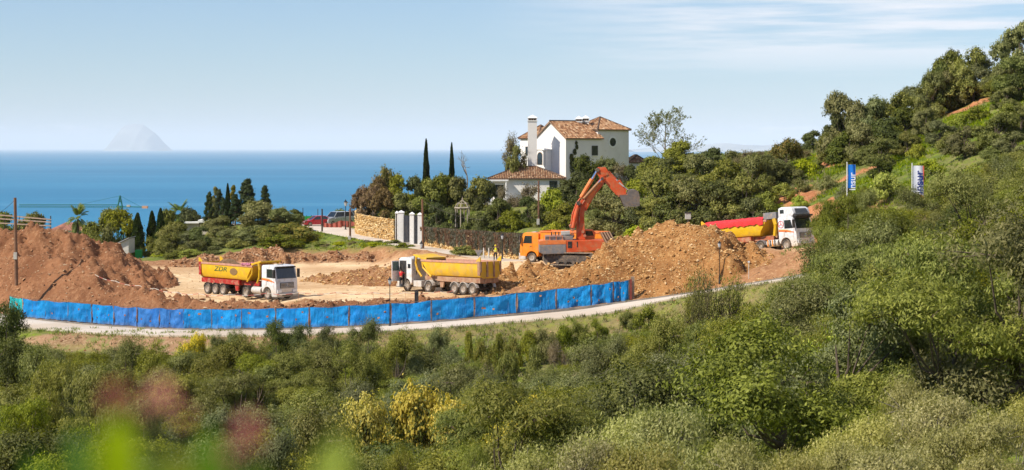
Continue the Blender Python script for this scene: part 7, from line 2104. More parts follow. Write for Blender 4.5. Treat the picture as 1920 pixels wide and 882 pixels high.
# man in red at the open door, climbing the step
bpy.context.view_layer.update()
wp = t2.matrix_world @ Vector((-0.95, 1.50, 0.50))
MB().box(-1.45, -0.45, 1.24, 1.72, 0.43, 0.47).build("entry_step", m_drk, t2)
person("worker in a red shirt and dark trousers stepping up to the open cab door", (wp.x, wp.y, wp.z-0.02), math.radians(150),
       {-1: ((-0.19,0,1.41),(-0.30,-0.20,1.30),(-0.26,-0.42,1.42),(-0.25,-0.50,1.45)), 1: ((0.19,0,1.41),(0.26,-0.22,1.26),(0.20,-0.45,1.32),(0.18,-0.53,1.34))},
       {-1: ((-0.10,0,0.90),(-0.12,-0.28,0.72),(-0.12,-0.20,0.32),(-0.12,-0.34,0.27)), 1: ((0.10,0,0.90),(0.11,0.0,0.48),(0.11,0.06,0.08),(0.11,-0.08,0.035))},
       m_rsh, m_jean, hat=None, vest=None)

# ---------------------------------------------------------------- dust kicked up beside the middle truck
m, n, out = new_mat("dust_air"); b = NB(n)
pv = n.nodes.new("ShaderNodeVolumePrincipled"); pv.inputs['Color'].default_value = (0.90,0.80,0.66,1)
sp = b.node("ShaderNodeSeparateXYZ"); b.link(b.coord(), sp.inputs[0])
r_ = b.node("ShaderNodeVectorMath"); r_.operation = 'LENGTH'; b.link(b.mapping(b.coord(), (0.48,0.7,0.62)), r_.inputs[0])
fall = b.rng(r_.outputs['Value'], 0.25, 1.0, 1.0, 0.0)
nz_ = b.rng(b.noise(0.9, 4, 0.6), 0.42, 0.62)
b.link(b.math('MULTIPLY', b.math('MULTIPLY', fall, nz_), 1.5), pv.inputs['Density'])
n.links.new(pv.outputs[0], out.inputs['Volume'])
D_ = 183.5; dx = PX(783, D_); dz = surf(dx, D_)
du = MB().lathe([(0.01,-1.3),(1.1,-1.2),(1.9,-0.5),(2.0,0.2),(1.4,1.1),(0.6,1.55),(0.01,1.6)], 14).build("dust_cloud", m, smooth=True)
du.location = (dx, D_, dz+1.0); du.scale = (1.0, 0.7, 1.0); tag(du, "puff of pale dust beside the middle truck's cab", kind='stuff')

# ---------------------------------------------------------------- flowering plant just in front of the camera
m_bl = M("blossom_pink", (0.62,0.22,0.20), 0.6, var=0.1); m_lf = leaf_mat("blade_green", [(0.14,0.20,0.006),(0.30,0.36,0.008),(0.42,0.48,0.015)], trans=0.45)
m_lfd = leaf_mat("blade_deep", [(0.04,0.11,0.01),(0.08,0.18,0.012),(0.14,0.26,0.02)], trans=0.35); m_st = M("stem_green", (0.10,0.12,0.04), 0.7)
pl = empty("flowering_plant", (-0.22, 1.0, G(-0.22, 1.0)-0.05)); tag(pl, "very blurred pink flowering plant close to the camera at bottom left", "plant")
o0 = pl.location
def near(px, py, D): return PW(px, py, D)-o0
def blade(a, b_, w, mat, curl=0.15, v=0.5):
    a = Vector(a); b_ = Vector(b_); d = b_-a; s = d.cross(Vector((0,1,0))).normalized(); vs = []; fs = []; n_ = 8
    for i in range(n_+1):
        t = i/n_; c = a+d*t+Vector((0,-curl*d.length*math.sin(t*math.pi)*0.4,0)); ww = w*math.sin(math.pi*min(1, t*0.93+0.05))**0.7
        vs += [tuple(c-s*ww), tuple(c+Vector((0,0.15*ww,0))), tuple(c+s*ww)]
    for i in range(n_):
        for k in range(2): q = i*3+k; fs.append([q, q+1, q+4, q+3])
    return link("leaf", np_mesh("leaf", vs, fs, mat, True, [("v",'POINT','FLOAT',[v]*len(vs))]), pl)
def blossom(c, r, seed):
    c = Vector(c); rg = np.random.default_rng(seed); vs = []; fs = []
    for k in range(26):
        d = Vector(rdir(rg, 1)[0]); s = d.cross(Vector(rdir(rg, 1)[0])).normalized(); u = d.cross(s); b0 = len(vs)
        p = c+d*r*0.25; q = c+d*r*rg.uniform(0.8, 1.15)
        vs += [tuple(p), tuple(p.lerp(q,.6)+s*r*.32), tuple(q), tuple(p.lerp(q,.6)-s*r*.32)]; fs.append([b0,b0+1,b0+2,b0+3])
    return link("blossom", np_mesh("blossom", vs, fs, m_bl), pl)
DN = 0.92
root_pt = Vector((0, 0, 0.02))
for i, (px, py, D, rpx) in enumerate([(222,742,0.95,32),(306,742,0.98,30),(470,812,0.90,34),(262,772,0.99,16),(345,780,0.96,15),(432,850,0.93,18),(150,890,0.95,24)]):
    if rpx < 10: continue
    c = near(px, py, D); blossom(c, rpx*D/FPX, 10+i)
    MB().path([root_pt, root_pt.lerp(c, 0.6)+Vector((0.01*i,0.02,0)), c], 0.0022, 0.0014, 5).build("stem", m_st, pl)
for i, (p0, p1, D, wpx, mt, v) in enumerate([((222,960),(222,775),0.90,40,m_lf,0.75),((160,980),(140,800),0.93,26,m_lfd,0.6),((400,980),(392,800),0.92,32,m_lfd,0.8),((330,990),(330,850),0.9,42,m_lf,0.35),((590,990),(640,815),0.88,36,m_lf,0.9),
        ((480,990),(470,870),0.95,34,m_lfd,0.8),((90,990),(60,850),0.95,22,m_lfd,0.5),((255,980),(300,850),0.97,26,m_lfd,0.7)]):
    a = near(p0[0], p0[1], D); b_ = near(p1[0], p1[1], D); blade(a, b_, wpx*D/FPX, mt, v=v)
    MB().path([root_pt, root_pt.lerp(a, 0.7)+Vector((0,0.03,0)), a], 0.0025, 0.002, 5).build("stem", m_st, pl)
# ---------------------------------------------------------------- planting, far to near
# left, beyond the big spoil heap
plant('green', 12, 402, 262, 60, "low green trees at the far left behind the rail fence, leftmost one")
plant('green', 60, 404, 266, 60, "low green tree behind the rail fence, right of the leftmost wooden pole")
plant('palm', 146, 386, 285, 40, "fan palm with a single trunk beside the red tiled bungalow")
plant('green', 196, 398, 275, 64, "round bright green tree just right of the red tiled bungalow")
plant('green', 232, 397, 272, 62, "broad bright green tree touching the leftmost dark cypress")
plant('gbush', 205, 424, 262, 40, "yellowish green shrub at the foot of the bright green trees")
plant('cypress', 258, 400, 262, 25, "stout dark cypress at the left end of the cypress row", base_z=ZW(480,262))
plant('cypress', 285, 396, 263, 21, "slim dark cypress in the middle of the cypress row", base_z=ZW(470,263))
plant('cypress', 301, 391, 262, 20, "tallest dark cypress of the row of three, at its right", base_z=ZW(470,262))
plant('bush', 282, 447, 252, 36, "rounded grey shrub in front of the row of three cypresses")
plant('lbush', 300, 475, 246, 30, "lime green bush at the toe of the large spoil heap")
plant('palm', 336, 378, 275, 46, "fan palm rising behind the olive trees by the white flat roof")
plant('green', 322, 398, 268, 50, "leafy tree with a palm growing behind it")
plant('dark', 350, 395, 272, 60, "dark tree crown between the palm and the white flat roof")
for i, (px, top, D, w, lab) in enumerate([(392,362,268,20,"narrow dark conifer left of the orange tipped one"),(411,357,270,18,"narrow dark conifer joined to its left neighbour above the flat roof"),(419,372,266,18,"shortest of the dark conifers above the flat roof")]):
    plant('spruce', px, top, D, w, lab)
plant('brownpine', 405, 352, 274, 24, "orange brown conifer top among the dark conifers")
plant('cypress', 427, 345, 268, 14, "thin black green cypress left of the rust coloured conifer", base_z=ZW(440,268))
plant('brownpine', 437, 349, 272, 22, "rust coloured conifer between a thin cypress and the broad spruce")
plant('spruce', 441, 366, 266, 26, "dark spruce low in front of the rust coloured conifer")
plant('spruce', 463, 338, 268, 42, "broadest and tallest dark spruce against the sea")
plant('spruce', 497, 350, 268, 24, "pointed dark spruce standing alone right of the broad one")
for px, top, D, w, k, lab in [(340,420,250,70,'olive',"olive tree left of the white flat roof"),(352,436,246,50,'olive',"small olive tree below the left end of the flat roof"),
     (322,440,243,52,'olive',"grey olive tree at the left foot of the tree belt"),(378,428,246,50,'dark',"dark tree under the white flat roof"),(372,452,240,46,'bush',"grey shrub low in the tree belt behind the berm"),
     (418,408,250,60,'olive',"olive tree right of the white flat roof"),(432,432,244,60,'olive',"pale olive tree in front of the spruces"),(465,405,248,70,'olive',"olive tree at the feet of the broad spruce"),
     (500,380,250,86,'olive',"big grey olive tree right of the tall spruce"),(532,392,247,56,'olive',"olive tree leaning toward the green hoarding"),(478,425,242,70,'olive',"wide olive tree low in the middle of the tree belt"),
     (512,420,243,66,'dark',"dark evergreen below the big grey olive"),(450,448,240,50,'bush',"pale shrub directly behind the highest part of the berm")]:
    plant(k, px, top, D, w, lab)
for px, top, D, w, k, lab in [(505,428,238,62,'rust',"rust flecked shrub at the left of the pair before the parked cars"),(548,420,240,80,'rust',"wide rust flecked shrub hiding the bend of the upper road"),(528,442,234,64,'gbush',"dark green shrub in front of the rust flecked pair"),
     (575,444,238,36,'rust',"small ochre shrub by the end of the pale upper road"),(400,462,236,40,'bush',"low grey shrub behind the left of the berm"),(360,468,236,40,'lbush',"yellow green shrub behind the left of the berm"),(335,470,237,44,'bush',"low shrub at the left end of the berm")]:
    plant(k, px, top, D, w, lab)
plant('dark', 552, 394, 262, 30, "small dark tree behind the green hoarding's left end")
plant('green', 640, 396, 292, 44, "green treetop showing above the parked grey cars")
plant('green', 672, 401, 292, 30, "green treetop showing behind the street lamp by the cars")
# grass bank shrubs
for px, top, D, w, k, lab in [(690,456,229,22,'bbush',"brown shrub on the grass bank right of the rusty pole"),(712,455,228,24,'bush',"grey green shrub on the grass bank below the white gate"),(740,450,227,34,'bush',"largest grey green shrub on the grass bank below the gate"),
     (760,456,222,28,'gbush',"green shrub on the bank left of the wooden pole"),(612,462,234,18,'bbush',"small brown shrub on the lit grass bank"),(640,464,232,24,'lbush',"lime shrub on the bank left of the rusty pole"),(700,466,226,26,'lbush',"lime shrub on the bank right of the rusty pole"),
     (662,468,230,18,'bbush',"tiny brown shrub at the foot of the rusty pole"),(875,462,211,46,'gbush',"round green shrub above the trailer of the middle truck"),(850,470,213,26,'bush',"grey shrub touching the round green shrub"),(600,466,236,30,'lbush',"yellow green weeds bush near the rust flecked shrubs")]:
    plant(k, px, top, D, w, lab)
# walled garden
plant('cypress', 799, 262, 250, 15, "tall thin cypress in the garden, left one of two", base_z=ZW(400,250))
plant('cypress', 847, 269, 252, 13, "tall thin cypress in the garden, right one of two", base_z=ZW(400,252))
plant('bare', 876, 282, 256, 64, "leafless tree right of the two thin garden cypresses", base_z=ZW(345,256))
for px, top, D, w, k, lab in [(722,319,246,54,'rust',"tall brownish green tree above the stone wall's corner"),(748,332,245,52,'green',"leafy tree right of the brownish tree over the stone wall"),(778,336,247,56,'dark',"dark hedge tree above the white gate"),
     (806,340,246,54,'green',"green hedge tree under the left thin cypress"),(836,332,247,58,'green',"leafy hedge tree between the two thin cypresses"),(866,336,246,58,'green',"green hedge tree right of the right thin cypress"),
     (893,337,244,56,'green',"bright hedge tree left of the villa's low wing"),(910,345,243,40,'dark',"dark hedge tree touching the villa's low wing"),(758,365,240,50,'green',"yellowish tree crown behind the white gate"),
     (790,372,238,50,'green',"leafy bush right of the white gate"),(735,372,240,44,'green',"green bush spilling over the stone wall")]:
    plant(k, px, top, D, w, lab, base_z=ZW(425,D))
for px, top, D, w, k, lab in [(818,384,230,50,'dark',"dark bush left of the garden pavilion"),(846,392,226,44,'dark',"bush in front of the garden pavilion"),(890,400,224,40,'olive',"grey bush right of the garden pavilion"),
     (932,376,222,52,'dark',"dark dome shaped bush before the villa terrace"),(905,408,220,34,'dark',"low dark bush above the creeper wall"),(965,398,219,48,'green',"leafy bush with pale blossom above the creeper wall"),
     (990,372,226,50,'dark',"dark tree behind the thin wooden pole by the villa"),(1036,356,224,48,'lbush',"bright yellow green bush under the villa's low wing"),(1015,385,220,50,'green',"green bush left of the excavator boom"),
     (1060,385,216,56,'green',"green bush directly behind the excavator boom"),(1042,420,212,50,'lbush',"lime green weeds behind the orange truck cab")]:
    plant(k, px, top, D, w, lab, base_z=ZW(top+58,D))
# creepers
for px, top, D, w, lab in [(682,352,243.5,34,"dark red creeper at the left end of the stone wall"),(700,350,242,40,"red creeper hanging over the stone wall, second from its left end"),(722,356,240,40,"reddish brown creeper over the middle of the stone wall")]:
    plant('rbush', px, top, D, w, lab, base_z=ZW(412,D))
plant('rbush', 712, 335, 244, 34, "tall brown creeper clump behind the stone wall's red creepers", base_z=ZW(410,244))
# around the villa
plant('bbush', 962, 252, 257, 40, "dry climbing creeper covering the villa's left wall", base_z=ZW(340,257))
plant('bush', 968, 275, 256, 34, "green ivy low on the villa's left wall", base_z=ZW(340,256))
plant('bbush', 990, 345, 246, 60, "brown leafless creeper on the wall of the villa's low wing", base_z=ZW(400,246))
plant('bbush', 945, 350, 247, 36, "brown creeper hanging by the villa's bay window", base_z=ZW(400,247))
for px, top, D, w, k, lab in [(1098,296,240,60,'dark',"dark tree in front of the villa's windowless wall"),(1080,325,236,56,'dark',"dark tree left of the excavator's raised boom"),(1130,300,242,54,'olive',"grey green tree below the villa's small square window"),
     (1160,308,240,56,'bbush',"brownish bush below the villa's round window"),(1110,340,230,60,'dark',"dark evergreen behind the excavator's boom"),(1150,345,226,50,'olive',"pale tree directly behind the excavator's arm"),(1185,312,238,30,'dark',"dark bush at the villa's right corner"),
     (1215,296,246,46,'green',"bright leafy tree right of the villa"),(1192,338,234,36,'lbush',"vivid lime bush behind the excavator bucket"),(1238,300,240,50,'green',"leafy tree under the sparse tall tree"),
     (1282,268,248,64,'green',"full leafy tree right of the sparse tall tree"),(1256,300,244,56,'dark',"dark tree between the sparse tree and the olives"),(1340,280,262,50,'dark',"round dark tree standing on the ridge against the sky"),
     (1150,366,206,86,'olive',"big pale olive tree behind the excavator, under its bucket"),(1118,395,208,50,'olive',"olive tree right of the excavator boom's foot"),(1195,385,208,50,'dark',"dark bush right of the big pale olive")]:
    plant(k, px, top, D, w, lab)
plant('sparse', 1247, 199, 262, 116, "tall sparse tree with open branches right of the villa")
for px, top, D, w, k, lab in [(1240,318,224,92,'olive',"large olive tree right of the excavator bucket"),(1305,335,226,84,'olive',"olive tree on the slope, second right of the bucket"),(1312,292,240,76,'olive',"olive tree high on the slope under the dark round tree"),
     (1358,305,238,84,'olive',"olive tree in the middle of the ridge grove"),(1405,296,240,80,'olive',"olive tree near the right end of the ridge grove"),(1443,293,240,64,'olive',"last olive tree at the right end of the ridge grove"),
     (1345,345,222,80,'dark',"dark leaved olive tree low in the ridge grove"),(1395,330,226,76,'olive',"olive tree above the red tarped truck"),(1270,360,214,70,'dark',"dark olive tree on the slope above the golden heap"),(1225,375,212,60,'olive',"pale olive bush left of the golden heap's top"),
     (1285,288,256,40,'olive',"small olive tree below the full leafy tree"),(1432,330,224,50,'olive',"small olive tree at the edge of the open grass slope"),(1260,395,206,40,'bush',"grey shrub on the slope above the golden heap, leftmost"),
     (1300,402,205,46,'bush',"grey shrub behind the small lamp on the slope"),(1335,392,206,40,'bbush',"brown shrub on the grass slope"),(1372,385,204,44,'bbush',"brown shrub above the red tarp"),(1412,372,203,44,'bush',"grey shrub above the truck's red tarp"),
     (1440,362,206,40,'gbush',"green shrub beside the red earth cut"),(1228,412,202,40,'gbush',"green shrub at the back foot of the golden heap"),(1195,425,200,36,'lbush',"lime shrub left of the golden heap"),
     (1470,345,208,34,'lbush',"yellow green shrub on the open slope"),(1500,338,212,30,'bush',"dark shrub on the open slope"),(1500,368,196,26,'lbush',"yellow flowering shrub in the red earth cut above the truck cab"),
     (1475,262,252,52,'rust',"rounded brownish shrub on the skyline"),(1526,247,246,36,'dark',"small dark tree on the skyline left of the big olives"),(1425,284,262,20,'bbush',"thin bare shrub on the skyline"),(1370,284,262,40,'bush',"low shrub on the skyline right of the round tree"),
     (1398,282,262,40,'bbush',"brownish shrub on the skyline, middle of the ridge"),(1450,283,255,40,'bush',"low grey shrub on the skyline"),(1505,300,232,40,'lbush',"bright yellow ground shrub left of the red bare earth"),(1490,318,226,30,'bush',"small grey shrub under the bright yellow one"),
     (1550,330,206,30,'bush',"small shrub left of the blue flag"),(1495,268,255,26,'gbush',"small green shrub on the skyline right of the rounded brown one"),(1548,262,240,30,'bbush',"brown shrub on the skyline under the small dark tree"),
     (1415,288,262,30,'gbush',"green shrub on the skyline left of the thin bare one"),(1510,282,240,26,'bbush',"brown scrub bush under the skyline shrubs"),(1460,300,240,40,'bush',"grey bush at the end of the ridge grove"),(1530,300,228,24,'gbush',"green shrub left of the red bare earth")]:
    plant(k, px, top, D, w, lab)
# big olives and hillside on the right
for px, top, D, w, k, lab in [(1586,180,214,90,'olive',"big round olive tree on the skyline, leftmost of the upper hill"),(1640,188,212,76,'olive',"round olive tree overlapping the leftmost big one"),(1688,178,214,88,'olive',"wide olive tree right of the big round pair on the skyline"),
     (1625,232,204,76,'olive',"lower olive tree in front of the big round pair"),(1672,225,203,80,'grey' if False else 'dark',"dark tree in front of the wide skyline olive"),(1742,138,222,56,'olive',"grey green tree standing apart on the upper skyline"),
     (1785,100,226,72,'dark',"dark skyline tree touching the highest round olive"),(1826,96,222,84,'olive',"highest round olive tree on the skyline"),(1912,44,218,90,'olive',"tree cut by the right edge at the top of the hill"),
     (1905,110,210,80,'olive',"olive tree at the right edge above the red bank"),(1865,150,224,40,'green',"leafy bush at the right end of the red bank"),(1700,250,196,50,'olive',"small grey tree on the bright grass above the white flag"),
     (1735,205,204,46,'olive',"slender tree in the middle of the hillside"),(1762,228,196,50,'olive',"small olive tree right of the slender one"),(1810,240,188,70,'olive',"olive tree on the hillside above the dense wood"),(1868,215,186,80,'olive',"olive tree at the right of the hillside"),
     (1915,200,180,70,'olive',"olive tree on the hillside at the right edge"),(1835,200,206,40,'gbush',"green bush under the red bank"),(1890,195,204,40,'gbush',"green bush right under the red bank's end"),(1780,250,190,50,'bush',"grey bush on the hillside above the flag"),
     (1600,290,206,34,'gbush',"green bush above the blue flag"),(1650,300,200,40,'dark',"dark bush between the two flags"),(1720,272,190,34,'lbush',"lime bush right above the white flag"),(1660,326,186,60,'lbush',"bright lime ground shrub between the two flags"),(1745,300,184,50,'lbush',"bright lime ground shrub right of the white flag"),
     (1620,352,182,40,'gbush',"green bush at the foot of the hillside"),(1585,345,190,40,'bush',"bush behind the blue flag's pole"),(1550,395,182,40,'gbush',"green bush on the red cut behind the truck cab"),(1800,215,204,36,'lbush',"lime bush on the lit hillside")]:
    plant(k, px, top, D, w, lab)
for px, top, D, w, k, lab in [(1565,215,216,50,'dark',"dark bush filling under the leftmost big olive"),(1605,215,214,80,'olive',"olive tree filling between the big round pair"),(1655,205,214,80,'olive',"olive tree behind the lower dark tree"),(1700,205,210,70,'dark',"dark tree under the wide skyline olive"),(1720,165,222,60,'olive',"grey green tree left of the lone upper skyline tree"),
     (1735,160,220,60,'olive',"olive tree under the lone upper skyline tree"),(1765,125,224,60,'dark',"dark tree below the dark skyline tree"),(1800,120,224,70,'olive',"olive tree under the highest round olive, left"),(1850,115,222,70,'olive',"grey green tree under the highest round olive, right"),(1880,120,216,60,'olive',"olive tree between the red bank and the right edge"),
     (1590,248,206,70,'dark',"dark leaved tree at the left foot of the big olives"),(1560,255,214,50,'olive',"small olive at the left foot of the big olives"),(1650,262,198,70,'olive',"olive tree above the blue flag's right"),     (1900,250,174,80,'olive',"olive tree at the right edge just above the wood"),
     (1885,165,208,50,'olive',"olive bush on the end of the red bank"),(1912,140,210,60,'dark',"dark tree at the right edge over the red bank"),(1870,280,168,70,'olive',"olive tree right of the hillside's lower clearing"),(1915,285,165,70,'olive',"olive tree at the right edge below the lower clearing")]:
    plant(k, px, top, D, w, lab)
# right foreground wood, hand placed
for px, top, D, w, k, lab in [(1630,362,140,90,'pine_n',"soft green tree in front of the blue flag"),(1590,372,128,130,'pine_n',"feathery pine right of the white truck cab, overlapping the road end"),(1560,430,122,90,'pine_n',"dark lower pine beside the road end"),
     (1690,390,142,100,'olive_n',"olive tree covering the foot of the white flag"),(1850,306,140,110,'olive_n',"broad pale olive tree right of the white flag"),(1900,300,132,120,'olive_n',"olive tree at the right edge below the hillside"),
     (1735,430,124,150,'olive_n',"large grey olive tree in the middle of the right wood"),(1840,390,126,130,'olive_n',"olive tree right of the large grey one in the right wood"),(1900,420,118,120,'pine_n',"green tree at the right edge, halfway down"),
     (1650,445,126,110,'olive_n',"olive tree left of the large grey one in the right wood"),(1700,500,112,120,'brush_n',"grey brown twiggy shrub in the heart of the right wood"),(1640,520,108,120,'olive_n',"olive tree below the feathery pine"),
     (1780,520,104,140,'olive_n',"olive tree below the twiggy shrub"),(1870,520,102,130,'olive_n',"olive tree low at the right edge"),(1570,510,116,60,'green_n',"yellow green bush at the end of the visible road"),
     (1318,508,112,80,'twiggy',"thin branched tree in front of the road, left one"),(1378,520,112,80,'twiggy',"thin branched tree in front of the road, right one"),(1300,520,113,70,'twiggy',"thin branched tree in front of the road, leftmost of three"),
     (1300,610,96,150,'pine_n',"bright pine with bare pale twigs below the road"),(1400,600,100,110,'pine_n',"pine right of the one with bare twigs"),(1480,572,112,110,'green_n',"green bushy tree under the road's right end"),(1230,600,110,110,'olive_n',"olive tree below the end of the blue fence"),
     (1440,640,92,130,'olive_n',"olive tree right of centre in the lower wood"),(1530,590,104,110,'olive_n',"olive tree below the yellow green bush"),(1150,640,112,110,'olive_n',"olive tree on the slope below the fence's right end")]:
    plant(k, px, top, D, w, lab)
# left and middle foreground, hand placed
for px, top, D, w, k, lab in [(8,578,140,120,'dark_n',"dark tree at the left edge in front of the teal fence panel"),(-10,640,128,160,'dark_n',"very dark tree filling the left edge"),(60,660,124,110,'olive_n',"grey olive tree near the left edge of the wood"),
     (365,634,146,56,'mimosa_n',"small bush with orange yellow flowers under the blue fence"),(400,632,146,60,'olive_n',"blue grey bush right of the orange flowered one"),(430,625,145,70,'olive_n',"blue grey bush in front of the road's dip"),
     (520,604,146,90,'dark_n',"dark green tree rising over the fence bottom, left"),(575,612,146,70,'dark_n',"dark green tree beside the one rising over the fence"),(620,616,146,60,'dark_n',"dark bush reaching the fence bottom left of the lamp"),
     (690,606,140,90,'olive_n',"grey olive tree just left of the black street lamp"),(740,628,136,110,'olive_n',"grey olive tree below the black street lamp"),(810,622,138,90,'olive_n',"grey olive tree right of the black street lamp"),(660,650,132,110,'olive_n',"large grey olive left of centre"),
     (855,655,134,80,'olive_n',"grey olive at the edge of the grassy slope"),(230,640,138,80,'olive_n',"blue grey olive under the left part of the fence"),(300,652,134,100,'green_n',"bush under the left part of the fence"),
     (750,738,87,190,'mimosa_n',"large yellow flowering bush in the middle foreground"),(825,762,86,110,'mimosa_n',"yellow flowering bush right of the large yellow one"),(685,765,85,100,'mimosa_n',"yellow flowering bush left of the large yellow one"),(1010,772,66,90,'mimosa_n',"small yellow flowering bush right of centre"),
     (120,690,112,150,'pine_n',"bright green pine in the left wood"),(60,760,98,130,'pine_n',"bright green pine low at the left"),(200,700,104,120,'pine_n',"bright green pine behind the pink blossoms"),(270,760,92,130,'pine_n',"pine behind the blurred green leaves"),
     (1560,520,110,60,'mimosa_n',"bush with yellow tips in the right wood"),(1860,640,84,120,'mimosa_n',"yellow tipped bush low in the right wood")]:
    plant(k, px, top, D, w, lab)
# small shrubs on the slope under the road
for i, (px, top, D, w, k, nm) in enumerate([(905,640,142,40,'shrub_n','first shrub on the bare slope under the fence'),(935,628,146,30,'shrub_n','small shrub high on the bare slope'),(960,636,144,36,'shrub_n','round shrub in the middle of the bare slope'),(990,622,146,40,'shrub_n','dark shrub high on the bare slope, right part'),
    (1020,618,146,44,'shrub_n','wide shrub high on the bare slope, rightmost part'),(1055,612,147,46,'shrub_n','shrub below the second last fence panel'),(1085,606,148,40,'shrub_n','shrub below the last fence panel'),(1000,652,138,46,'shrub_n','green shrub low on the bare slope'),
    (950,662,137,44,'shrub_n','leafy shrub low on the bare slope, left part'),(1120,600,149,44,'green_n','bushy shrub right of the bare slope'),(880,624,147,26,'shrub_n','tiny shrub near the road edge'),(1045,645,138,50,'brush_n','brown twiggy shrub on the bare slope'),
    (910,690,130,50,'brush_n','brown twiggy shrub at the bottom of the bare slope'),(1180,585,152,36,'shrub_n','shrub just below the road past the fence end'),(1215,578,152,40,'shrub_n','shrub below the road right of the fence end')]):
    plant(k, px, top, D, w, nm)
# the dense wood in the valley
ENV = [(-100,600),(0,600),(60,668),(110,655),(200,652),(300,656),(350,650),(450,636),(500,622),(640,628),(700,640),(830,650),(870,690),(960,712),(1040,690),(1100,640),(1180,620),(1250,612),(1300,606),(1420,590),(1500,568),(1540,480),(1600,400),(1700,350),(1800,310),(2000,270)]
ex = [e[0] for e in ENV]; ey = [e[1] for e in ENV]
ZONES = [(0,"the left edge"),(150,"the blurred blossoms"),(330,"the fence's faded panels"),(480,"the first yellow truck"),(620,"the fence's middle"),(740,"the black street lamp"),(870,"the middle truck's tail"),(1000,"the orange excavator"),(1130,"the fence's right end"),(1270,"the golden heap"),(1400,"the two thin branched trees"),(1520,"the road's far end"),(1650,"the blue flag"),(1760,"the white flag"),(1880,"the right edge")]
ROWS = [(140,"upper"),(118,"middle"),(95,"lower"),(0,"nearest")]
DESC = {'olive_n':"grey green olive tree",'pine_n':"feathery green pine",'dark_n':"dark evergreen tree",'green_n':"fresh green tree",'brush_n':"brownish twiggy shrub",'lime_n':"bright lime green bush",'pale_c':"pale silvery bush",'pine_c':"soft needled pine"}
rr = random.Random(21)
pts = []
for D0 in np.arange(56, 152, 3.3):
    step = 3.7 if D0 > 80 else 4.2
    hw = 1040*D0/FPX
    for x0 in np.arange(-hw, hw, step):
        pts.append((x0+rr.uniform(-1.3, 1.3), D0+rr.uniform(-1.3, 1.3)))
gz = ground_rel(np.array([p[0] for p in pts]), np.array([p[1] for p in pts]))
nz = vnoise(np.array([p[0] for p in pts])*0.085, np.array([p[1] for p in pts])*0.085, 91)
nz2 = vnoise(np.array([p[0] for p in pts])*0.13, np.array([p[1] for p in pts])*0.13, 17)
nf = 0
for (x, D), g, a, a2 in zip(pts, gz, nz, nz2):
    px = CX + x*FPX/D
    env = np.interp(px, ex, ey) + rr.uniform(0, 12)
    if D < 88 and 610 < px < 880: env = max(env, 838)
    elif D < 105 and 650 < px < 860: env = max(env, 742)
    if D < 66 and 950 < px < 1080: env = max(env, 830)
    if 1560 < px < 1815 and D < 152: env = max(env, 392 if px > 1650 else 366)
    capz = -(env-HY)*D/FPX
    k = 'olive_n' if a > 0.04 else ('pine_n' if a > -0.20 else ('dark_n' if a2 > 0.08 else 'green_n'))
    if px > 1350 and k == 'dark_n' and rr.random() < 0.6: k = 'pine_n'
    if rr.random() < 0.14: k = rr.choice(['green_n','olive_n','pine_n','dark_n'])
    if a2 < -0.33 or rr.random() < 0.09: k = 'brush_n'
    elif rr.random() < 0.035: k = 'lime_n'
    if px < 330 and D < 125 and k == 'olive_n': k = 'pine_n'
    h = rr.uniform(3.6, 6.2) if k not in ('brush_n', 'lime_n') else rr.uniform(2.6, 4.2)
    if px > 1500: h *= 1.12
    top = g + h
    if top > capz:
        top = capz - rr.uniform(0, 0.5)
    h = top - g
    if h < 1.3: continue
    # skip what the frame cannot show
    tpy = HY - top*FPX/D
    if tpy > 905: continue
    if any((x-q[0])**2+(D-q[1])**2 < max(2.6, (q[2]*0.75)**2 if D < 92 else 0) for q in PLACED[-500:] if abs(D-q[1]) < 4): continue
    w = 2*min(3.3, max(1.3, h*0.60*rr.uniform(0.85, 1.2)))*FPX/D
    zi = min(range(len(ZONES)), key=lambda i: abs(ZONES[i][0]-px)); row = next(r for q, r in ROWS if D >= q)
    lab = f"{DESC[k]} in the wood's {row} part, below {ZONES[zi][1]}"
    if px > 1580 and row in ("upper",): lab = f"{DESC[k]} in the wood's upper part, near {ZONES[zi][1]}"
    plant(k, px, tpy, D, w, lab, lab.replace(DESC[k], DESC[k].replace("bush", "bushe")+"s")); nf += 1
print('forest', nf)
print('TRIS', sum(sum(p_ == 4 and 2 or 1 for p_ in [m_.polygons[0].loop_total])*len(m_.polygons) for m_ in bpy.data.meshes if len(m_.polygons)))
# the hillside goes on past the right edge of the picture
for i in range(44):
    D = rr.uniform(95, 235); px = rr.uniform(1975, 2330); k = 'olive' if D > 150 else rr.choice(['olive_n', 'pine_n', 'olive_n'])
    x = PX(px, D); g = surf(x, D); h = rr.uniform(3.5, 5.5); tp = HY-(g-CZ+h)*FPX/D
    plant(k, px, tp, D, h*1.1*FPX/D, "olive tree on the hillside past the right edge of the photograph" if k != 'pine_n' else "pine tree on the hillside past the right edge of the photograph", "trees on the hillside past the right edge")
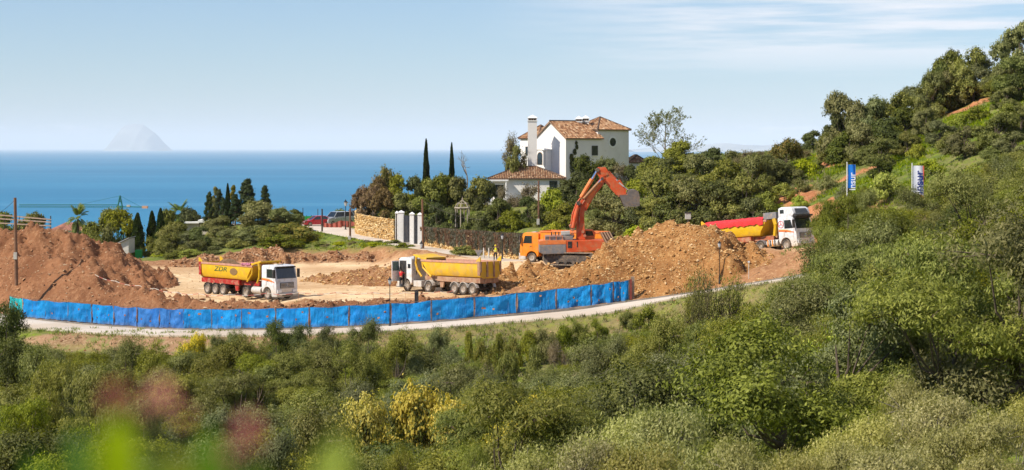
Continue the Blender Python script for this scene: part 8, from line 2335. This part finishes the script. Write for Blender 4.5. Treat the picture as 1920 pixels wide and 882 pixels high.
# close bushes along the bottom
cl = random.Random(5)
for i, (px, top, D, w, k) in enumerate([(1180,800,34,270,'pale_c'),(1290,775,33,290,'pale_c'),(1390,830,32,230,'pale_c'),(1080,838,33,250,'pale_c'),(980,858,34,230,'pale_c'),(1240,850,28,290,'pale_c'),
     (1640,800,34,260,'pale_c'),(1740,755,36,290,'pale_c'),(1850,790,33,270,'pale_c'),(1915,760,35,230,'pale_c'),(1560,845,32,240,'pale_c'),(1700,850,28,270,'pale_c'),(1820,860,28,250,'pale_c'),(1470,862,30,200,'pale_c'),
     (1690,720,42,200,'pale_c'),(880,845,42,120,'pine_c'),(620,860,46,120,'pine_c'),(760,852,44,130,'pine_c'),(520,820,58,150,'olive_n'),(560,775,66,130,'olive_n'),(640,845,52,110,'olive_n')]):
    side = "bottom right corner" if px > 1450 else ("bottom edge right of centre" if px > 950 else "bottom edge left of centre")
    nmx = {'pale_c':"pale silvery bush",'pine_c':"soft needled pine",'olive_n':"grey olive bush"}[k]
    plant(k, px, top, D, w, f"out of focus {nmx} at the {side}", f"out of focus {nmx}es at the {side}" if 'bush' in nmx else f"out of focus pines at the {side}")

# ---------------------------------------------------------------- ground cover (stuff)
def tufts(name, n, box, dens, mat, hmin, hmax, seed, label, wd=0.05):
    rng = np.random.default_rng(seed)
    X = rng.uniform(box[0], box[1], n); Y = rng.uniform(box[2], box[3], n)
    px = CX+X*FPX/Y; k = (dens(X, Y, px) > rng.random(n)) & (px > -60) & (px < 1980); X = X[k]; Y = Y[k]
    Z = ground_rel(X, Y)+CZ; B = 7; N = len(X)*B
    ci = np.repeat(np.arange(len(X)), B)
    h = rng.uniform(hmin, hmax, N)
    d = rdir(rng, N)*[0.8, 0.8, 0.2]+[0, 0, 1.0]; d /= np.linalg.norm(d, axis=1)[:, None]
    C = np.stack([X[ci]+rng.normal(size=N)*0.16, Y[ci]+rng.normal(size=N)*0.16, Z[ci]], 1)+d*(h*0.42)[:, None]
    B2 = np.cross(d, rdir(rng, N)); B2 /= np.linalg.norm(B2, axis=1)[:, None]+1e-9
    V, F, vv = leaf_quads(C, d, B2, h, wd*rng.uniform(0.7, 1.5, N), rng, np.clip(rng.random(N)*0.6+0.4*rng.random(len(X))[ci], 0, 1))
    tag(link(name, np_mesh(name, V, F, mat, False, [("v", 'POINT', 'FLOAT', vv)])), label, kind='stuff')
GR = leaf_mat("grass_green", [(0.09,0.13,0.02),(0.17,0.22,0.035),(0.28,0.30,0.07)], trans=0.35)
GD = leaf_mat("grass_dry", [(0.16,0.13,0.06),(0.27,0.22,0.11),(0.38,0.33,0.19)], trans=0.25)
GL = leaf_mat("grass_lime", [(0.15,0.22,0.01),(0.30,0.36,0.02),(0.50,0.48,0.03)], trans=0.4)
def d_slope(X, Y, px):
    dr = dr_f(X, Y)
    return (dr > 3.1)*(poly_sd(X, Y, SOILP) > 0)*np.where(px < 380, 0.25+0.75*(dr > 7.5), 0.7)*(0.5+vnoise(X*.5, Y*.5, 3)*1.2)
def d_hill(X, Y, px):
    return (poly_sd(X, Y, SOILP) > 0.5)*(seg_dist(X, Y, BACK_C)[0] > 3.3)*(seg_dist(X, Y, HAUL_C)[0] > 3.5)*(0.55+vnoise(X*.3, Y*.3, 5)*1.3)
tufts("grass", 26000, (-56, 40, 134, 176), d_slope, GR, 0.18, 0.5, 31, "green grass on the slope under the road")
tufts("dry_grass", 16000, (-56, 40, 134, 176), d_slope, GD, 0.2, 0.6, 32, "dry grass stalks on the slope under the road")
def d_cut(X, Y):
    k = np.ones_like(X)
    for px, py, D, r in CUTS: k = k*(np.hypot(X-PX(px, D), (Y-D)*0.75) > r*0.8)
    return k
tufts("hill_grass", 15000, (4, 66, 170, 300), lambda X, Y, px: d_hill(X, Y, px)*d_cut(X, Y), GR, 0.2, 0.6, 33, "green grass on the hillside at the right", 0.07)
tufts("hill_dry_grass", 11000, (4, 66, 170, 300), lambda X, Y, px: d_hill(X, Y, px)*d_cut(X, Y)*(px < 1560), GD, 0.25, 0.7, 34, "dry grass on the open slope above the truck", 0.07)
tufts("lime_weeds", 30000, (20, 66, 165, 245), lambda X, Y, px: d_hill(X, Y, px)*d_cut(X, Y)*(px > 1440)*(vnoise(X*.16, Y*.16, 9) > -0.10), GL, 0.2, 0.55, 35, "bright lime green weeds on the sunny hillside", 0.08)
tufts("bank_grass", 9000, (-34, 0, 205, 262), lambda X, Y, px: d_hill(X, Y, px), GR, 0.15, 0.45, 36, "green grass on the bank below the upper road", 0.07)
tufts("bank_weeds", 5000, (-34, -8, 212, 252), lambda X, Y, px: d_hill(X, Y, px)*(vnoise(X*.3, Y*.3, 2) > -0.05), GL, 0.15, 0.45, 37, "yellow green weeds on the bank below the upper road", 0.08)
tufts("pad_weeds", 900, (-50, 30, 167, 174), lambda X, Y, px: (vnoise(X*.4, Y*.4, 12) > 0.15)*1.0, GR, 0.2, 0.5, 38, "sparse green weeds behind the blue fence", 0.06)
# ---------------------------------------------------------------- haze
m, n, out = new_mat("haze_air")
pv = n.nodes.new("ShaderNodeVolumePrincipled")
pv.inputs['Color'].default_value = (0.955, 0.965, 0.985, 1)
pv.inputs['Density'].default_value = 2.5e-5
pv.inputs['Anisotropy'].default_value = -0.1
n.links.new(pv.outputs[0], out.inputs['Volume'])
hz = MB().box(-240000, 240000, -900, 290000, SEA_Z-60, CZ+980).build("haze", m)
tag(hz, "thin pale sea haze lying over the coast", kind='stuff')
